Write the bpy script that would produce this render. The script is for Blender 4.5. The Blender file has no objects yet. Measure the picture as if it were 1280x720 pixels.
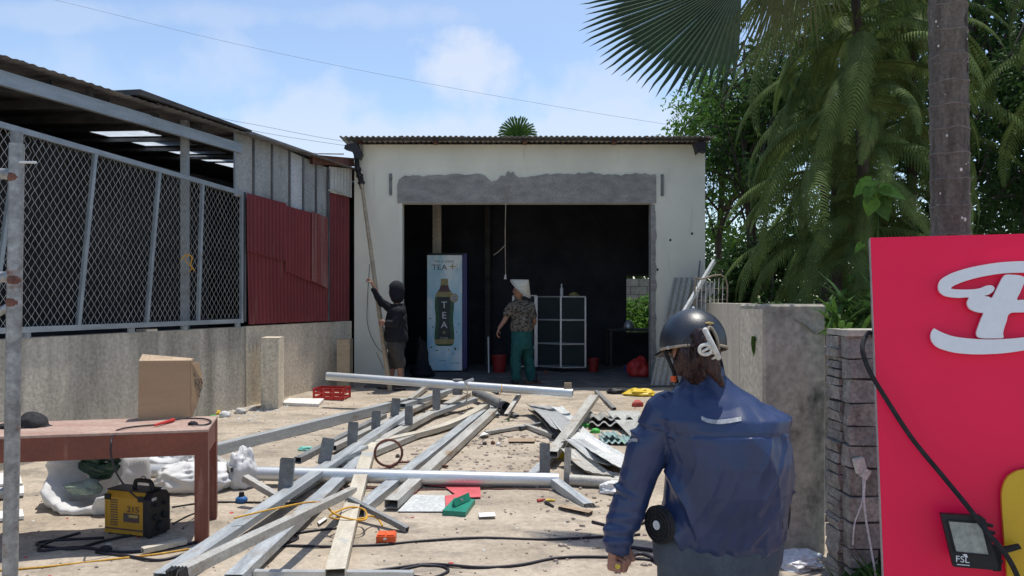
import bpy, math, random
from math import sin, cos, pi, radians, sqrt
from mathutils import Vector as V, Matrix, noise as NZ
from mathutils.geometry import tessellate_polygon
random.seed(7)
SC = bpy.context.scene
COL = SC.collection

# ------------------------------------------------------------------ camera
F, CX, HY, EYE = 950.0, 640.0, 375.0, 1.5        # focal length in px of the 1280 px wide photo, horizon row, eye height
cam = bpy.data.objects.new('camera', bpy.data.cameras.new('camera'))
COL.objects.link(cam)
cam.location = (0, 0, EYE)
cam.rotation_euler = (pi/2, 0, 0)
cam.data.sensor_width = 36
cam.data.lens = 36*F/1280
cam.data.shift_y = (HY-360)/1280
cam.data.clip_end = 2000
cam.data.clip_start = .05
SC.camera = cam
SC.render.resolution_x, SC.render.resolution_y = 1024, 576

# ------------------------------------------------------------------ light
SUN = V((.13, .20, 1)).normalized()
elev = math.asin(SUN.z)
azim = math.atan2(SUN.x, SUN.y)
sun = bpy.data.objects.new('sun', bpy.data.lights.new('sun', 'SUN'))
COL.objects.link(sun)
sun.data.energy = 4.1
sun.data.angle = radians(.53)
sun.data.color = (1, .95, .87)
sun.rotation_euler = SUN.to_track_quat('Z', 'Y').to_euler()
SC.view_settings.view_transform = 'Standard'
SC.view_settings.look = 'None'
SC.view_settings.exposure = .12
SC.view_settings.gamma = 1

W = bpy.data.worlds.new('World')
SC.world = W
W.use_nodes = True
nt = W.node_tree
nt.nodes.clear()
def wn(t, **k):
    n = nt.nodes.new(t)
    for a, b in k.items(): setattr(n, a, b)
    return n
def wmath(op, a, b=None, c=None, clamp=False):
    n = wn('ShaderNodeMath', operation=op, use_clamp=clamp)
    for i, x in enumerate((a, b, c)):
        if x is None: continue
        if isinstance(x, (int, float)): n.inputs[i].default_value = x
        else: nt.links.new(x, n.inputs[i])
    return n.outputs[0]
sky = wn('ShaderNodeTexSky', sky_type='NISHITA')
sky.sun_disc = False
sky.sun_elevation = elev
sky.sun_rotation = azim
sky.air_density, sky.dust_density, sky.ozone_density = 1.0, .7, 1.6
STR = .15
tc = wn('ShaderNodeTexCoord')
sp = wn('ShaderNodeSeparateXYZ'); nt.links.new(tc.outputs['Generated'], sp.inputs[0])
yy = wmath('MAXIMUM', wmath('ABSOLUTE', sp.outputs[1]), .05)
u = wmath('DIVIDE', sp.outputs[0], yy)
v = wmath('DIVIDE', sp.outputs[2], yy)
n1 = wn('ShaderNodeTexNoise'); n1.inputs['Scale'].default_value = 6.5; n1.inputs['Detail'].default_value = 7; n1.inputs['Roughness'].default_value = .56
nt.links.new(tc.outputs['Generated'], n1.inputs['Vector'])
n2 = wn('ShaderNodeTexNoise'); n2.inputs['Scale'].default_value = 1.7; n2.inputs['Detail'].default_value = 3
nt.links.new(tc.outputs['Generated'], n2.inputs['Vector'])
tot = None
# cumulus heaps standing in the sky (direction slopes), and broken cloud everywhere else
for (px, py, rx, ry, s) in [(250, 85, 120, 62, .45), (425, 122, 78, 48, .72), (585, 100, 110, 58, 1.0), (700, 125, 120, 50, .6), (540, 165, 420, 50, .75), (60, 150, 220, 90, .35),(180,20,420,22,.35)]:
    uu = wmath('DIVIDE', wmath('SUBTRACT', u, (px-CX)/F), rx/F)
    vv = wmath('DIVIDE', wmath('SUBTRACT', v, (HY-py)/F), ry/F)
    d2 = wmath('ADD', wmath('MULTIPLY', uu, uu), wmath('MULTIPLY', vv, vv))
    e = wmath('SUBTRACT', 1.25, d2)
    e = wmath('ADD', e, wmath('MULTIPLY', wmath('SUBTRACT', n1.outputs[0], .5), 6.5))
    e = wmath('MULTIPLY', wmath('MULTIPLY', e, 1.0, clamp=True), s)
    tot = e if tot is None else wmath('MAXIMUM', tot, e)
gen = wmath('MULTIPLY', wmath('SUBTRACT', n2.outputs[0], .46), 2.2, clamp=True)
tot = wmath('MAXIMUM', tot, wmath('MULTIPLY', gen, .35))
tot = wmath('MULTIPLY', tot, wmath('MULTIPLY', wmath('ADD', sp.outputs[2], .02), 12, clamp=True))
mix = wn('ShaderNodeMixRGB')
nt.links.new(wmath('MULTIPLY', tot, .72), mix.inputs[0])
hsv = wn('ShaderNodeHueSaturation'); hsv.inputs['Saturation'].default_value = 1.0; hsv.inputs['Value'].default_value = 1.14
nt.links.new(sky.outputs[0], hsv.inputs['Color'])
nt.links.new(hsv.outputs[0], mix.inputs[1])
mix.inputs[2].default_value = (.74/STR, .79/STR, .90/STR, 1)
bg = wn('ShaderNodeBackground'); bg.inputs[1].default_value = STR
nt.links.new(mix.outputs[0], bg.inputs[0])
out = wn('ShaderNodeOutputWorld'); nt.links.new(bg.outputs[0], out.inputs[0])

# ------------------------------------------------------------------ materials
def M(name, col, col2=None, rough=.8, metal=0., scale=(6, 6, 6), fine=60, bump=.25, bdist=.004, contrast=(.35, .65), spec=.4, finevar=.25,
      col3=None, c3scale=(2, 2, 2), c3=(.6, .7), trans=0., subs=0., det=6, rvar=0.):
    m = bpy.data.materials.new(name); m.use_nodes = True
    t = m.node_tree; N = t.nodes; L = t.links
    b = N['Principled BSDF']
    if col2 is None: col2 = tuple(c*.72 for c in col)
    tcn = N.new('ShaderNodeTexCoord'); oi = N.new('ShaderNodeObjectInfo')
    vm = N.new('ShaderNodeVectorMath'); vm.operation = 'SCALE'; vm.inputs[0].default_value = (37, 53, 71)
    L.new(oi.outputs['Random'], vm.inputs['Scale'])
    def nz(sc, d, extra=0.):
        mp = N.new('ShaderNodeMapping'); mp.inputs['Scale'].default_value = sc
        L.new(tcn.outputs['Object'], mp.inputs[0]); 
        ad = N.new('ShaderNodeVectorMath'); ad.operation = 'ADD'
        L.new(mp.outputs[0], ad.inputs[0]); L.new(vm.outputs[0], ad.inputs[1])
        n = N.new('ShaderNodeTexNoise'); n.inputs['Scale'].default_value = 1; n.inputs['Detail'].default_value = d
        n.inputs['Roughness'].default_value = .6
        L.new(ad.outputs[0], n.inputs['Vector']); return n.outputs[0]
    def mr(x, a, c, o0=0, o1=1):
        r = N.new('ShaderNodeMapRange'); r.inputs[1].default_value = a; r.inputs[2].default_value = c
        r.inputs[3].default_value = o0; r.inputs[4].default_value = o1; L.new(x, r.inputs[0]); return r.outputs[0]
    a = nz(scale, det)
    mx = N.new('ShaderNodeMixRGB'); L.new(mr(a, *contrast), mx.inputs[0])
    mx.inputs[1].default_value = (*col2, 1); mx.inputs[2].default_value = (*col, 1)
    cur = mx.outputs[0]
    if col3:
        x = N.new('ShaderNodeMixRGB'); L.new(mr(nz(c3scale, 5), *c3), x.inputs[0]); L.new(cur, x.inputs[1]); x.inputs[2].default_value = (*col3, 1)
        cur = x.outputs[0]
    f = nz((fine,)*3, 4)
    h = N.new('ShaderNodeMixRGB'); h.blend_type = 'MULTIPLY'; h.inputs[0].default_value = 1
    g = N.new('ShaderNodeCombineXYZ'); fr = mr(f, .3, .7, 1-finevar, 1+finevar)
    for i in range(3): L.new(fr, g.inputs[i])
    L.new(cur, h.inputs[1]); L.new(g.outputs[0], h.inputs[2])
    L.new(h.outputs[0], b.inputs['Base Color'])
    b.inputs['Roughness'].default_value = rough; b.inputs['Metallic'].default_value = metal
    if rvar: L.new(mr(a, .3, .7, rough-rvar, rough+rvar), b.inputs['Roughness'])
    b.inputs['Specular IOR Level'].default_value = spec
    if bump:
        bp = N.new('ShaderNodeBump'); bp.inputs['Strength'].default_value = bump; bp.inputs['Distance'].default_value = bdist
        s = N.new('ShaderNodeMath'); s.operation = 'ADD'; L.new(a, s.inputs[0]); L.new(f, s.inputs[1]); L.new(s.outputs[0], bp.inputs['Height'])
        L.new(bp.outputs[0], b.inputs['Normal'])
    if trans:                                   # thin leaves let light through
        tr = N.new('ShaderNodeBsdfTranslucent'); L.new(h.outputs[0], tr.inputs[0])
        ms = N.new('ShaderNodeMixShader'); ms.inputs[0].default_value = trans
        L.new(b.outputs[0], ms.inputs[1]); L.new(tr.outputs[0], ms.inputs[2]); L.new(ms.outputs[0], N['Material Output'].inputs[0])
    return m
MT = dict(
    sand=M('sand', (.47, .40, .315), (.34, .287, .22), rough=.95, scale=(1.7, 2.6, 1.3), fine=26, bump=.75, bdist=.03, finevar=.16, det=12, col3=(.25, .215, .175), c3scale=(2.6, 4.5, 3.2), c3=(.52, .70), contrast=(.38, .6)),
    slab=M('slab', (.14, .135, .13), (.085, .083, .08), rough=.85, scale=(2, 2, 2), col3=(.24, .22, .2), c3scale=(4, 4, 4), c3=(.55, .75)),
    limewash=M('limewash', (.80, .785, .665), (.69, .68, .575), rough=.9, scale=(1.2, 1.2, .7), fine=90, finevar=.05, col3=(.40, .39, .33), c3scale=(5, 5, .8), c3=(.60, .92), bump=.4, bdist=.006),
    cement=M('cement', (.36, .35, .325), (.22, .215, .20), rough=.9, scale=(5, 5, 9), fine=50, bump=.6, bdist=.01, contrast=(.3, .7)),
    wallgrey=M('wallgrey', (.56, .51, .42), (.27, .25, .205), rough=.95, scale=(4.5, 4.5, .55), fine=30, bump=.6, bdist=.008, contrast=(.3, .62), col3=(.46, .43, .37), c3scale=(2, 2, 1), c3=(.55, .75), finevar=.22),
    walltan=M('walltan', (.70, .62, .48), (.50, .45, .36), rough=.95, scale=(3, 3, .9), fine=30, bump=.5, bdist=.006, contrast=(.25, .6), col3=(.2, .19, .17), c3scale=(3, 3, 1), c3=(.6, .8)),
    pillar=M('pillar', (.50, .46, .38), (.25, .235, .195), rough=.95, scale=(4, 4, 1.8), fine=26, bump=.7, bdist=.01, contrast=(.3, .62), col3=(.07, .07, .06), c3scale=(3, 3, 2.2), c3=(.55, .7), finevar=.25),
    block=M('block', (.36, .34, .305), (.16, .15, .135), rough=.95, scale=(9, 9, 6), fine=50, bump=1, bdist=.012, contrast=(.3, .65), finevar=.35),
    mortar=M('mortar', (.12, .115, .105), rough=.95, scale=(8, 8, 8), bump=.8, bdist=.01),
    galv=M('galv', (.50, .53, .54), (.34, .37, .39), rough=.45, metal=.3, scale=(2.5, 18, 18), fine=70, bump=.16, finevar=.2, contrast=(.3, .7), col3=(.31, .27, .22), c3scale=(3.5, 9, 9), c3=(.57, .72), rvar=.1),
    galvpale=M('galvpale', (.68, .70, .70), (.53, .55, .55), rough=.35, metal=.5, scale=(1.2, 12, 12), fine=60, bump=.1, finevar=.08, col3=(.45, .42, .37), c3scale=(2, 8, 8), c3=(.64, .8)),
    galvdirty=M('galvdirty', (.48, .475, .44), (.31, .30, .275), rough=.6, metal=.2, scale=(2.5, 14, 14), fine=60, bump=.25, finevar=.22, contrast=(.3, .65), col3=(.30, .22, .15), c3scale=(4, 9, 9), c3=(.56, .7)),
    galvdark=M('galvdark', (.25, .26, .265), (.16, .168, .172), rough=.6, metal=.3, scale=(8, 8, 8), fine=70, bump=.2, col3=(.22, .2, .17), c3scale=(7, 7, 7), c3=(.6, .75)),
    creamsteel=M('creamsteel', (.60, .56, .46), (.44, .39, .31), rough=.7, metal=.1, scale=(2.5, 9, 9), fine=55, finevar=.12, col3=(.34, .37, .38), c3scale=(3, 6, 6), c3=(.55, .66)),
    scaff=M('scaff', (.36, .37, .37), (.22, .22, .22), rough=.5, metal=.5, scale=(3, 20, 20), fine=60, col3=(.22, .11, .08), c3scale=(5, 9, 9), c3=(.6, .68), bump=.3),
    frame=M('frame', (.40, .45, .48), (.29, .33, .355), rough=.5, metal=.35, scale=(3, 14, 14), fine=60, finevar=.1, col3=(.3, .27, .23), c3scale=(3, 8, 8), c3=(.66, .78)),
    wire=M('wire', (.66, .65, .61), (.42, .42, .40), rough=.5, metal=.4, bump=0),
    roofdark=M('roofdark', (.22, .215, .21), (.10, .10, .10), rough=.8, scale=(3, 3, 3), col3=(.26, .2, .16), c3scale=(3, 3, 3), c3=(.6, .75)),
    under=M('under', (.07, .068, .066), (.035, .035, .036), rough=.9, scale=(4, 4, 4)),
    dark=M('dark', (.028, .028, .03), (.015, .015, .017), rough=.95, scale=(2, 2, 2)),  # near black: the shed's inner shade put into the colour
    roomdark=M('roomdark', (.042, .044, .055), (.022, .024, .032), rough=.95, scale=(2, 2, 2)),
    purlin=M('purlin', (.16, .165, .17), (.09, .09, .095), rough=.7, metal=.2, scale=(3, 9, 9)),
    skylight=M('skylight', (.85, .88, .9), (.75, .78, .8), rough=.6, bump=0, trans=.75, finevar=.05),
    asb=M('asb', (.42, .43, .41), (.27, .28, .26), rough=.9, scale=(2.4, 2.4, .8), fine=40, bump=.3, contrast=(.3, .65), col3=(.2, .2, .18), c3scale=(5, 5, 1.4), c3=(.6, .75)),
    asbpale=M('asbpale', (.56, .58, .58), (.45, .47, .46), rough=.8, scale=(2.4, 2.4, .8), fine=40, bump=.2),
    redtin=M('redtin', (.21, .030, .034), (.14, .021, .026), rough=.55, scale=(2, 2, 1), fine=60, bump=.15, finevar=.12, col3=(.20, .07, .06), c3scale=(6, 6, 1.2), c3=(.6, .75), contrast=(.3, .7)),
    redfade=M('redfade', (.25, .13, .12), (.20, .05, .045), rough=.7, scale=(9, 9, .5), fine=60, bump=.15, contrast=(.42, .6)),
    whitetin=M('whitetin', (.62, .62, .57), (.42, .42, .38), rough=.6, scale=(3, 3, 1)),
    rooftin=M('rooftin', (.46, .43, .40), (.28, .26, .24), rough=.75, scale=(8, 8, 8), bump=.4),
    rust=M('rust', (.20, .085, .06), (.11, .05, .04), rough=.85, scale=(8, 8, 8), bump=.5),
    redsteel=M('redsteel', (.23, .062, .038), (.15, .044, .028), rough=.5, scale=(3, 3, 3), fine=50, finevar=.12, col3=(.24, .10, .07), c3scale=(14, 14, 1.5), c3=(.62, .72), bump=.1),
    tabletop=M('tabletop', (.46, .34, .28), (.34, .21, .165), rough=.6, scale=(2.5, 9, 3), fine=40, finevar=.2, bump=.15, contrast=(.3, .7), col3=(.50, .42, .35), c3scale=(4, 6, 4), c3=(.55, .75)),
    card=M('card', (.42, .29, .175), (.35, .235, .14), rough=.9, scale=(1.5, 1.5, 9), fine=80, finevar=.05, bump=.2, bdist=.002, contrast=(.3, .7)),
    cardin=M('cardin', (.50, .37, .25), rough=.9),
    black=M('black', (.018, .018, .02), (.010, .010, .012), rough=.55, bump=.15),
    blackmat=M('blackmat', (.03, .03, .032), (.016, .016, .018), rough=.9, bump=.3, scale=(30, 30, 30)),
    rubber=M('rubber', (.022, .020, .030), (.012, .011, .017), rough=.5, bump=.1),
    yellow=M('yellow', (.50, .27, .03), (.42, .22, .022), rough=.45, fine=60, finevar=.06, bump=.05, scale=(5, 5, 5), col3=(.3, .2, .06), c3scale=(20, 20, 20), c3=(.66, .75)),
    ycord=M('ycord', (.65, .36, .04), (.5, .26, .03), rough=.6, bump=0),
    darkred=M('darkred', (.26, .02, .02), (.2, .016, .016), rough=.5, bump=.05),
    sack=M('sack', (.78, .78, .77), (.66, .66, .66), rough=.6, fine=140, finevar=.06, bump=.3, bdist=.004, scale=(9, 9, 9), trans=.15),
    greenglass=M('greenglass', (.035, .075, .045), (.02, .045, .03), rough=.2, bump=.1, scale=(9, 9, 9)),
    palegreen=M('palegreen', (.28, .34, .29), (.18, .24, .2), rough=.3, scale=(15, 15, 15)),
    red=M('red', (.52, .035, .03), (.42, .028, .025), rough=.5, bump=.05, finevar=.08),
    redpale=M('redpale', (.62, .12, .13), (.5, .08, .09), rough=.6, bump=.1, finevar=.1),
    orange=M('orange', (.75, .12, .03), (.62, .09, .02), rough=.5, bump=.05),
    white=M('white', (.80, .80, .79), (.70, .70, .68), rough=.5, bump=.05, finevar=.05),
    foam=M('foam', (.75, .73, .69), (.62, .6, .56), rough=.9, bump=.3),
    plast=M('plast', (.72, .73, .74), (.6, .61, .62), rough=.35, bump=.3, scale=(12, 12, 12)),
    tealgreen=M('tealgreen', (.02, .25, .17), (.015, .19, .13), rough=.4, bump=.05, finevar=.08),
    green=M('green', (.10, .55, .10), (.06, .4, .08), rough=.5),
    mint=M('mint', (.25, .62, .52), (.18, .5, .42), rough=.5, bump=.2),
    yel2=M('yel2', (.75, .55, .05), (.6, .42, .03), rough=.45, bump=.3, scale=(20, 20, 20)),
    blue=M('blue', (.02, .12, .35), rough=.5), bluecab=M('bluecab', (.012, .016, .14), (.009, .012, .10), rough=.4, bump=0),
    wood=M('wood', (.42, .32, .22), (.30, .22, .15), rough=.85, scale=(2, 22, 22), fine=60, bump=.3),
    bamboo=M('bamboo', (.46, .38, .26), (.34, .27, .18), rough=.6, scale=(2, 14, 14), bump=.15),
    bluegreen=M('bluegreen', (.33, .45, .44), (.22, .32, .32), rough=.55, scale=(3, 3, 3)),
    asbroken=M('asbroken', (.33, .34, .32), (.2, .2, .19), rough=.9, scale=(5, 5, 5), bump=.4),
    palmbark=M('palmbark', (.16, .142, .12), (.08, .068, .056), rough=.9, scale=(30, 30, 5), fine=70, bump=.7, bdist=.006, finevar=.3, col3=(.30, .30, .28), c3scale=(20, 20, 14), c3=(.70, .74)),
    ring=M('ring', (.20, .185, .165), (.13, .12, .105), rough=.9, scale=(20, 20, 20), bump=.5),
    bark=M('bark', (.085, .07, .06), (.045, .038, .032), rough=.95, scale=(9, 9, 3), bump=.8, bdist=.01),
    leafdark=M('leafdark', (.050, .11, .028), (.024, .054, .017), rough=.6, spec=.15, scale=(5, 5, 5), bump=0, trans=.3, finevar=.3),
    leafmid=M('leafmid', (.08, .165, .03), (.04, .09, .018), rough=.6, spec=.15, scale=(3, 3, 3), bump=0, trans=.35, finevar=.3),
    leafbright=M('leafbright', (.13, .27, .04), (.07, .16, .025), rough=.55, spec=.2, scale=(5, 5, 5), bump=0, trans=.4),
    fern=M('fern', (.15, .215, .065), (.07, .105, .033), rough=.7, spec=.1, scale=(2, 2, 2), bump=0, trans=.3, col3=(.15, .16, .06), c3scale=(3, 3, 3), c3=(.58, .75)),
    fan=M('fan', (.030, .060, .026), (.018, .038, .018), rough=.5, spec=.2, scale=(3, 3, 3), bump=0, trans=.2),
    fandry=M('fandry', (.10, .11, .045), (.045, .065, .025), rough=.7, spec=.15, scale=(3, 3, 3), bump=0, trans=.25),
    skin=M('skin', (.44, .22, .15), (.36, .17, .115), rough=.5, scale=(14, 14, 14), fine=120, finevar=.08, bump=.15, bdist=.002),
    skinfar=M('skinfar', (.30, .17, .12), (.25, .13, .095), rough=.55, scale=(14, 14, 14), finevar=.08, bump=.1),
    hair=M('hair', (.045, .016, .014), (.014, .007, .007), rough=.42, scale=(90, 90, 6), fine=90, bump=.5, bdist=.003, contrast=(.35, .65)),
    jacket=M('jacket', (.028, .048, .125), (.022, .038, .10), rough=.36, scale=(5, 5, 5), fine=160, finevar=.06, bump=.12, bdist=.003, spec=.5),
    jeans=M('jeans', (.085, .105, .135), (.055, .07, .095), rough=.9, scale=(8, 8, 8), fine=180, finevar=.18, bump=.4, bdist=.002),
    helmet=M('helmet', (.022, .027, .038), (.015, .019, .028), rough=.38, scale=(5, 5, 5), fine=220, finevar=.25, bump=.35, bdist=.002, spec=.6),
    tan=M('tan', (.40, .33, .25), (.28, .23, .17), rough=.7), clip=M('clip', (.72, .70, .64), rough=.35, bump=0),
    reflect=M('reflect', (.42, .43, .45), (.3, .31, .33), rough=.4, scale=(40, 40, 40), bump=.1),
    hoodie=M('hoodie', (.009, .010, .017), (.006, .007, .012), rough=.9), shorts=M('shorts', (.06, .058, .055), (.035, .034, .033), rough=.9, scale=(30, 30, 30)),
    teal=M('teal', (.008, .085, .085), (.006, .06, .06), rough=.85, scale=(9, 9, 9)),
    camo=M('camo', (.13, .115, .095), (.028, .028, .024), rough=.9, scale=(22, 22, 34), bump=.2, contrast=(.46, .52), col3=(.22, .20, .175), c3scale=(26, 26, 40), c3=(.58, .62), det=2),
    straw=M('straw', (.66, .60, .47), (.54, .48, .36), rough=.75, scale=(5, 5, 60), bump=.3),
    signred=M('signred', (.95, .012, .085), (.90, .011, .075), rough=.3, scale=(.9, .9, .35), fine=3, finevar=.03, bump=.12, bdist=.02, spec=.25),
    signyel=M('signyel', (.68, .42, .02), (.64, .39, .02), rough=.3, bump=0, finevar=.03), letter=M('letter', (.80, .82, .85), (.77, .79, .82), rough=.3, bump=0, finevar=.03),
    edge=M('edge', (.5, .44, .42), rough=.5), lens=M('lens', (.36, .38, .34), (.24, .26, .24), rough=.25, scale=(14, 14, 14), bump=.1, contrast=(.3, .7)),
    fridgepale=M('fridgepale', (.62, .80, .86), (.34, .62, .76), rough=.4, scale=(3, 3, 2), bump=0, contrast=(.35, .65), col3=(.85, .90, .90), c3scale=(2.4, 2.4, 1.6), c3=(.45, .6), finevar=.04),
    ink=M('ink', (.03, .045, .05), rough=.5, bump=0), gold=M('gold', (.38, .32, .13), (.28, .22, .09), rough=.4, bump=0), maroon=M('maroon', (.13, .06, .07), rough=.5, bump=0),
    bottlegreen=M('bottlegreen', (.02, .12, .05), (.012, .07, .035), rough=.4, bump=0, scale=(20, 20, 20)), alu=M('alu', (.60, .61, .62), (.5, .5, .52), rough=.4, metal=.5, bump=0),
    brass=M('brass', (.5, .36, .12), rough=.35, bump=0),
    litterw=M('litterw', (.62, .60, .56), rough=.8), litterd=M('litterd', (.12, .10, .085), (.06, .05, .045), rough=.9), litterr=M('litterr', (.50, .08, .07), rough=.7), stone=M('stone', (.36, .31, .26), (.24, .2, .17), rough=.95, scale=(20, 20, 20)),
)
def glassmat():
    m = bpy.data.materials.new('glass'); m.use_nodes = True
    t = m.node_tree; b = t.nodes['Principled BSDF']
    b.inputs['Base Color'].default_value = (.35, .42, .42, 1); b.inputs['Roughness'].default_value = .08
    tr = t.nodes.new('ShaderNodeBsdfTransparent'); tr.inputs[0].default_value = (.85, .9, .9, 1)
    ms = t.nodes.new('ShaderNodeMixShader'); ms.inputs[0].default_value = .05
    t.links.new(tr.outputs[0], ms.inputs[1]); t.links.new(b.outputs[0], ms.inputs[2]); t.links.new(ms.outputs[0], t.nodes['Material Output'].inputs[0])
    return m
MT['glass'] = glassmat()

# ------------------------------------------------------------------ placing helpers
def ground_z(x, y):
    t = min(1, max(0, (y-5)/6)); z = .2*t
    if -9 < x < 6 and 1 < y < 14:
        z += .012*NZ.noise(V((x*1.3, y*1.3, 3))) + .006*NZ.noise(V((x*4.5, y*4.5, 9)))
    return z
def ray(px, py): return V(((px-CX)/F, 1, (HY-py)/F))
def at(px, py, h=0.):                              # the place whose image is px, py and that stands h above the ground
    d = ray(px, py); t = 6.
    for _ in range(30):
        z = ground_z(d.x*t, t)+h
        tn = (EYE-z)/(-d.z) if d.z < -1e-4 else 12
        t = .5*t+.5*min(max(tn, 1), 60)
    return V((d.x*t, t, EYE+d.z*t))
def dep(px, py, Y): d = ray(px, py); return V((d.x*Y, Y, EYE+d.z*Y))
WM = .3285; WX0, WY0 = -4.35, 6.46                 # line of the left boundary wall on the ground
def onwall(px, py, off=0.):
    d = ray(px, py); x0 = WX0-off*1.05
    t = (x0-WM*WY0)/(d.x-WM); return V((d.x*t, t, EYE+d.z*t))
def walln(Y, z, off=0.): return V((WX0-off*1.05+WM*(Y-WY0), Y, z))
UW = V((WM, 1, 0)).normalized(); NW = V((UW.y, -UW.x, 0))   # along the wall; out of the wall towards the yard

# ------------------------------------------------------------------ mesh builder
class MB:
    def __init__(s): s.v = []; s.f = []
    def add(s, vs, fs):
        o = len(s.v); s.v += [V(p) for p in vs]; s.f += [tuple(i+o for i in f) for f in fs]; return s
    def box(s, c, size, R=None):
        c = V(c); hx, hy, hz = [q/2 for q in size]
        P = [V((x, y, z)) for z in (-hz, hz) for y in (-hy, hy) for x in (-hx, hx)]
        if R is not None: P = [R @ p for p in P]
        return s.add([c+p for p in P], [(0, 2, 3, 1), (4, 5, 7, 6), (0, 1, 5, 4), (2, 6, 7, 3), (0, 4, 6, 2), (1, 3, 7, 5)])
    def b2(s, a, b):                                # box between two corners
        a, b = V(a), V(b); return s.box((a+b)/2, [abs(b[i]-a[i]) for i in range(3)])
    def hexa(s, P): return s.add(P, [(0, 3, 2, 1), (4, 5, 6, 7), (0, 1, 5, 4), (1, 2, 6, 5), (2, 3, 7, 6), (3, 0, 4, 7)])
    def tube(s, pts, r, n=8, cap=True, open_in=0.):
        pts = [V(p) for p in pts]; k = len(pts); rs = r if isinstance(r, (list, tuple)) else [r]*k
        t = (pts[1]-pts[0]).normalized(); a = t.orthogonal().normalized(); vs = []
        for i, p in enumerate(pts):
            tt = (pts[min(i+1, k-1)]-pts[max(i-1, 0)])
            tt = tt.normalized() if tt.length > 1e-9 else t
            a = (a-tt*a.dot(tt)); a = a.normalized() if a.length > 1e-6 else tt.orthogonal().normalized(); b = tt.cross(a)
            for j in range(n):
                q = 2*pi*j/n; vs.append(p+(a*cos(q)+b*sin(q))*rs[i])
        fs = [(i*n+j, i*n+(j+1) % n, (i+1)*n+(j+1) % n, (i+1)*n+j) for i in range(k-1) for j in range(n)]
        if cap: fs += [tuple(range(n-1, -1, -1)), tuple((k-1)*n+j for j in range(n))]
        return s.add(vs, fs)
    def ell(s, rings, n=20, R=None, O=None):        # closed loft of ellipses: (centre, half x, half y)
        vs = []
        for (c, a, b) in rings:
            for j in range(n):
                q = 2*pi*j/n; p = V((cos(q)*a, sin(q)*b, 0)); 
                vs.append(V(c)+p)
        k = len(rings)
        fs = [(i*n+j, i*n+(j+1) % n, (i+1)*n+(j+1) % n, (i+1)*n+j) for i in range(k-1) for j in range(n)]
        fs += [tuple(range(n-1, -1, -1)), tuple((k-1)*n+j for j in range(n))]
        if R is not None: vs = [R @ (p-O)+O for p in vs]
        return s.add(vs, fs)
    def ball(s, c, r, n=14, m=9, R=None):
        c = V(c); r = r if isinstance(r, (tuple, list)) else (r, r, r); vs = []
        for i in range(1, m):
            t = pi*i/m
            for j in range(n):
                q = 2*pi*j/n; vs.append(V((r[0]*sin(t)*cos(q), r[1]*sin(t)*sin(q), r[2]*cos(t))))
        vs += [V((0, 0, r[2])), V((0, 0, -r[2]))]
        if R is not None: vs = [R @ p for p in vs]
        fs = [((i+1)*n+j, (i+1)*n+(j+1) % n, i*n+(j+1) % n, i*n+j) for i in range(m-2) for j in range(n)]
        T = (m-1)*n
        fs += [(j, (j+1) % n, T) for j in range(n)] + [((m-2)*n+(j+1) % n, (m-2)*n+j, T+1) for j in range(n)]
        return s.add([c+p for p in vs], fs)
    def prism(s, poly, d):                          # planar outline pushed along d
        poly = [V(p) for p in poly]; n = len(poly); d = V(d)
        T = tessellate_polygon([poly])
        fs = [tuple(t) for t in T]+[tuple(i+n for i in reversed(t)) for t in T]
        fs += [(i, (i+1) % n, (i+1) % n+n, i+n) for i in range(n)]
        return s.add(poly+[p+d for p in poly], fs)
    def quad(s, a, b, c, d): return s.add([a, b, c, d], [(0, 1, 2, 3)])
    def wave(s, O, U, L, N, w, l, pitch, amp, th=.0, bend=None, nl=2, trap=False):   # corrugated sheet
        O, U, L, N = V(O), V(U), V(L), V(N); nu = max(8, int(w/pitch*8)); vs = []
        for k in range(2 if th else 1):
            for j in range(nl+1):
                for i in range(nu+1):
                    x = w*i/nu; y = l*j/nl; ph = sin(2*pi*x/pitch)
                    if trap: ph = max(-.55, min(.55, ph*1.3))/.55
                    p = O+U*x+L*y+N*(amp*ph-k*th)
                    if bend: p = bend(p, x/w, y/l)
                    vs.append(p)
        A = (nu+1)*(nl+1); fs = []
        for k in range(2 if th else 1):
            for j in range(nl):
                for i in range(nu):
                    a = k*A+j*(nu+1)+i; q = (a, a+1, a+nu+2, a+nu+1); fs.append(q if k == 0 else q[::-1])
        if th:
            for i in range(nu):
                fs.append((i, i+A, i+1+A, i+1)); b = nl*(nu+1)+i; fs.append((b, b+1, b+1+A, b+A))
            for j in range(nl):
                a = j*(nu+1); b = a+nu+1; fs.append((a, b, b+A, a+A)); a += nu; b += nu; fs.append((a, a+A, b+A, b))
        return s.add(vs, fs)
WMAT = {}
def mesh_of(name, mb, mats, smooth=False, M0=None):
    me = bpy.data.meshes.new(name)
    vs = mb.v if M0 is None else [M0 @ p for p in mb.v]
    me.from_pydata([tuple(p) for p in vs], [], mb.f)
    for m in (mats if isinstance(mats, (list, tuple)) else [mats]): me.materials.append(MT[m] if isinstance(m, str) else m)
    if smooth:
        me.polygons.foreach_set('use_smooth', [True]*len(me.polygons))
        if smooth != 'all':
            try: me.set_sharp_from_angle(angle=radians(smooth if smooth is not True else 40))
            except Exception: pass
    me.update(); return me
def props(o, label=None, cat=None, group=None, kind=None):
    if label: o['label'] = label
    if cat: o['category'] = cat
    if group: o['group'] = group
    if kind: o['kind'] = kind
    return o
def place(o, Mw, parent=None):
    WMAT[o] = Mw.copy()
    if parent is not None:
        o.parent = parent; Mw = WMAT[parent].inverted() @ Mw
    o.matrix_basis = Mw; COL.objects.link(o); return o
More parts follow.
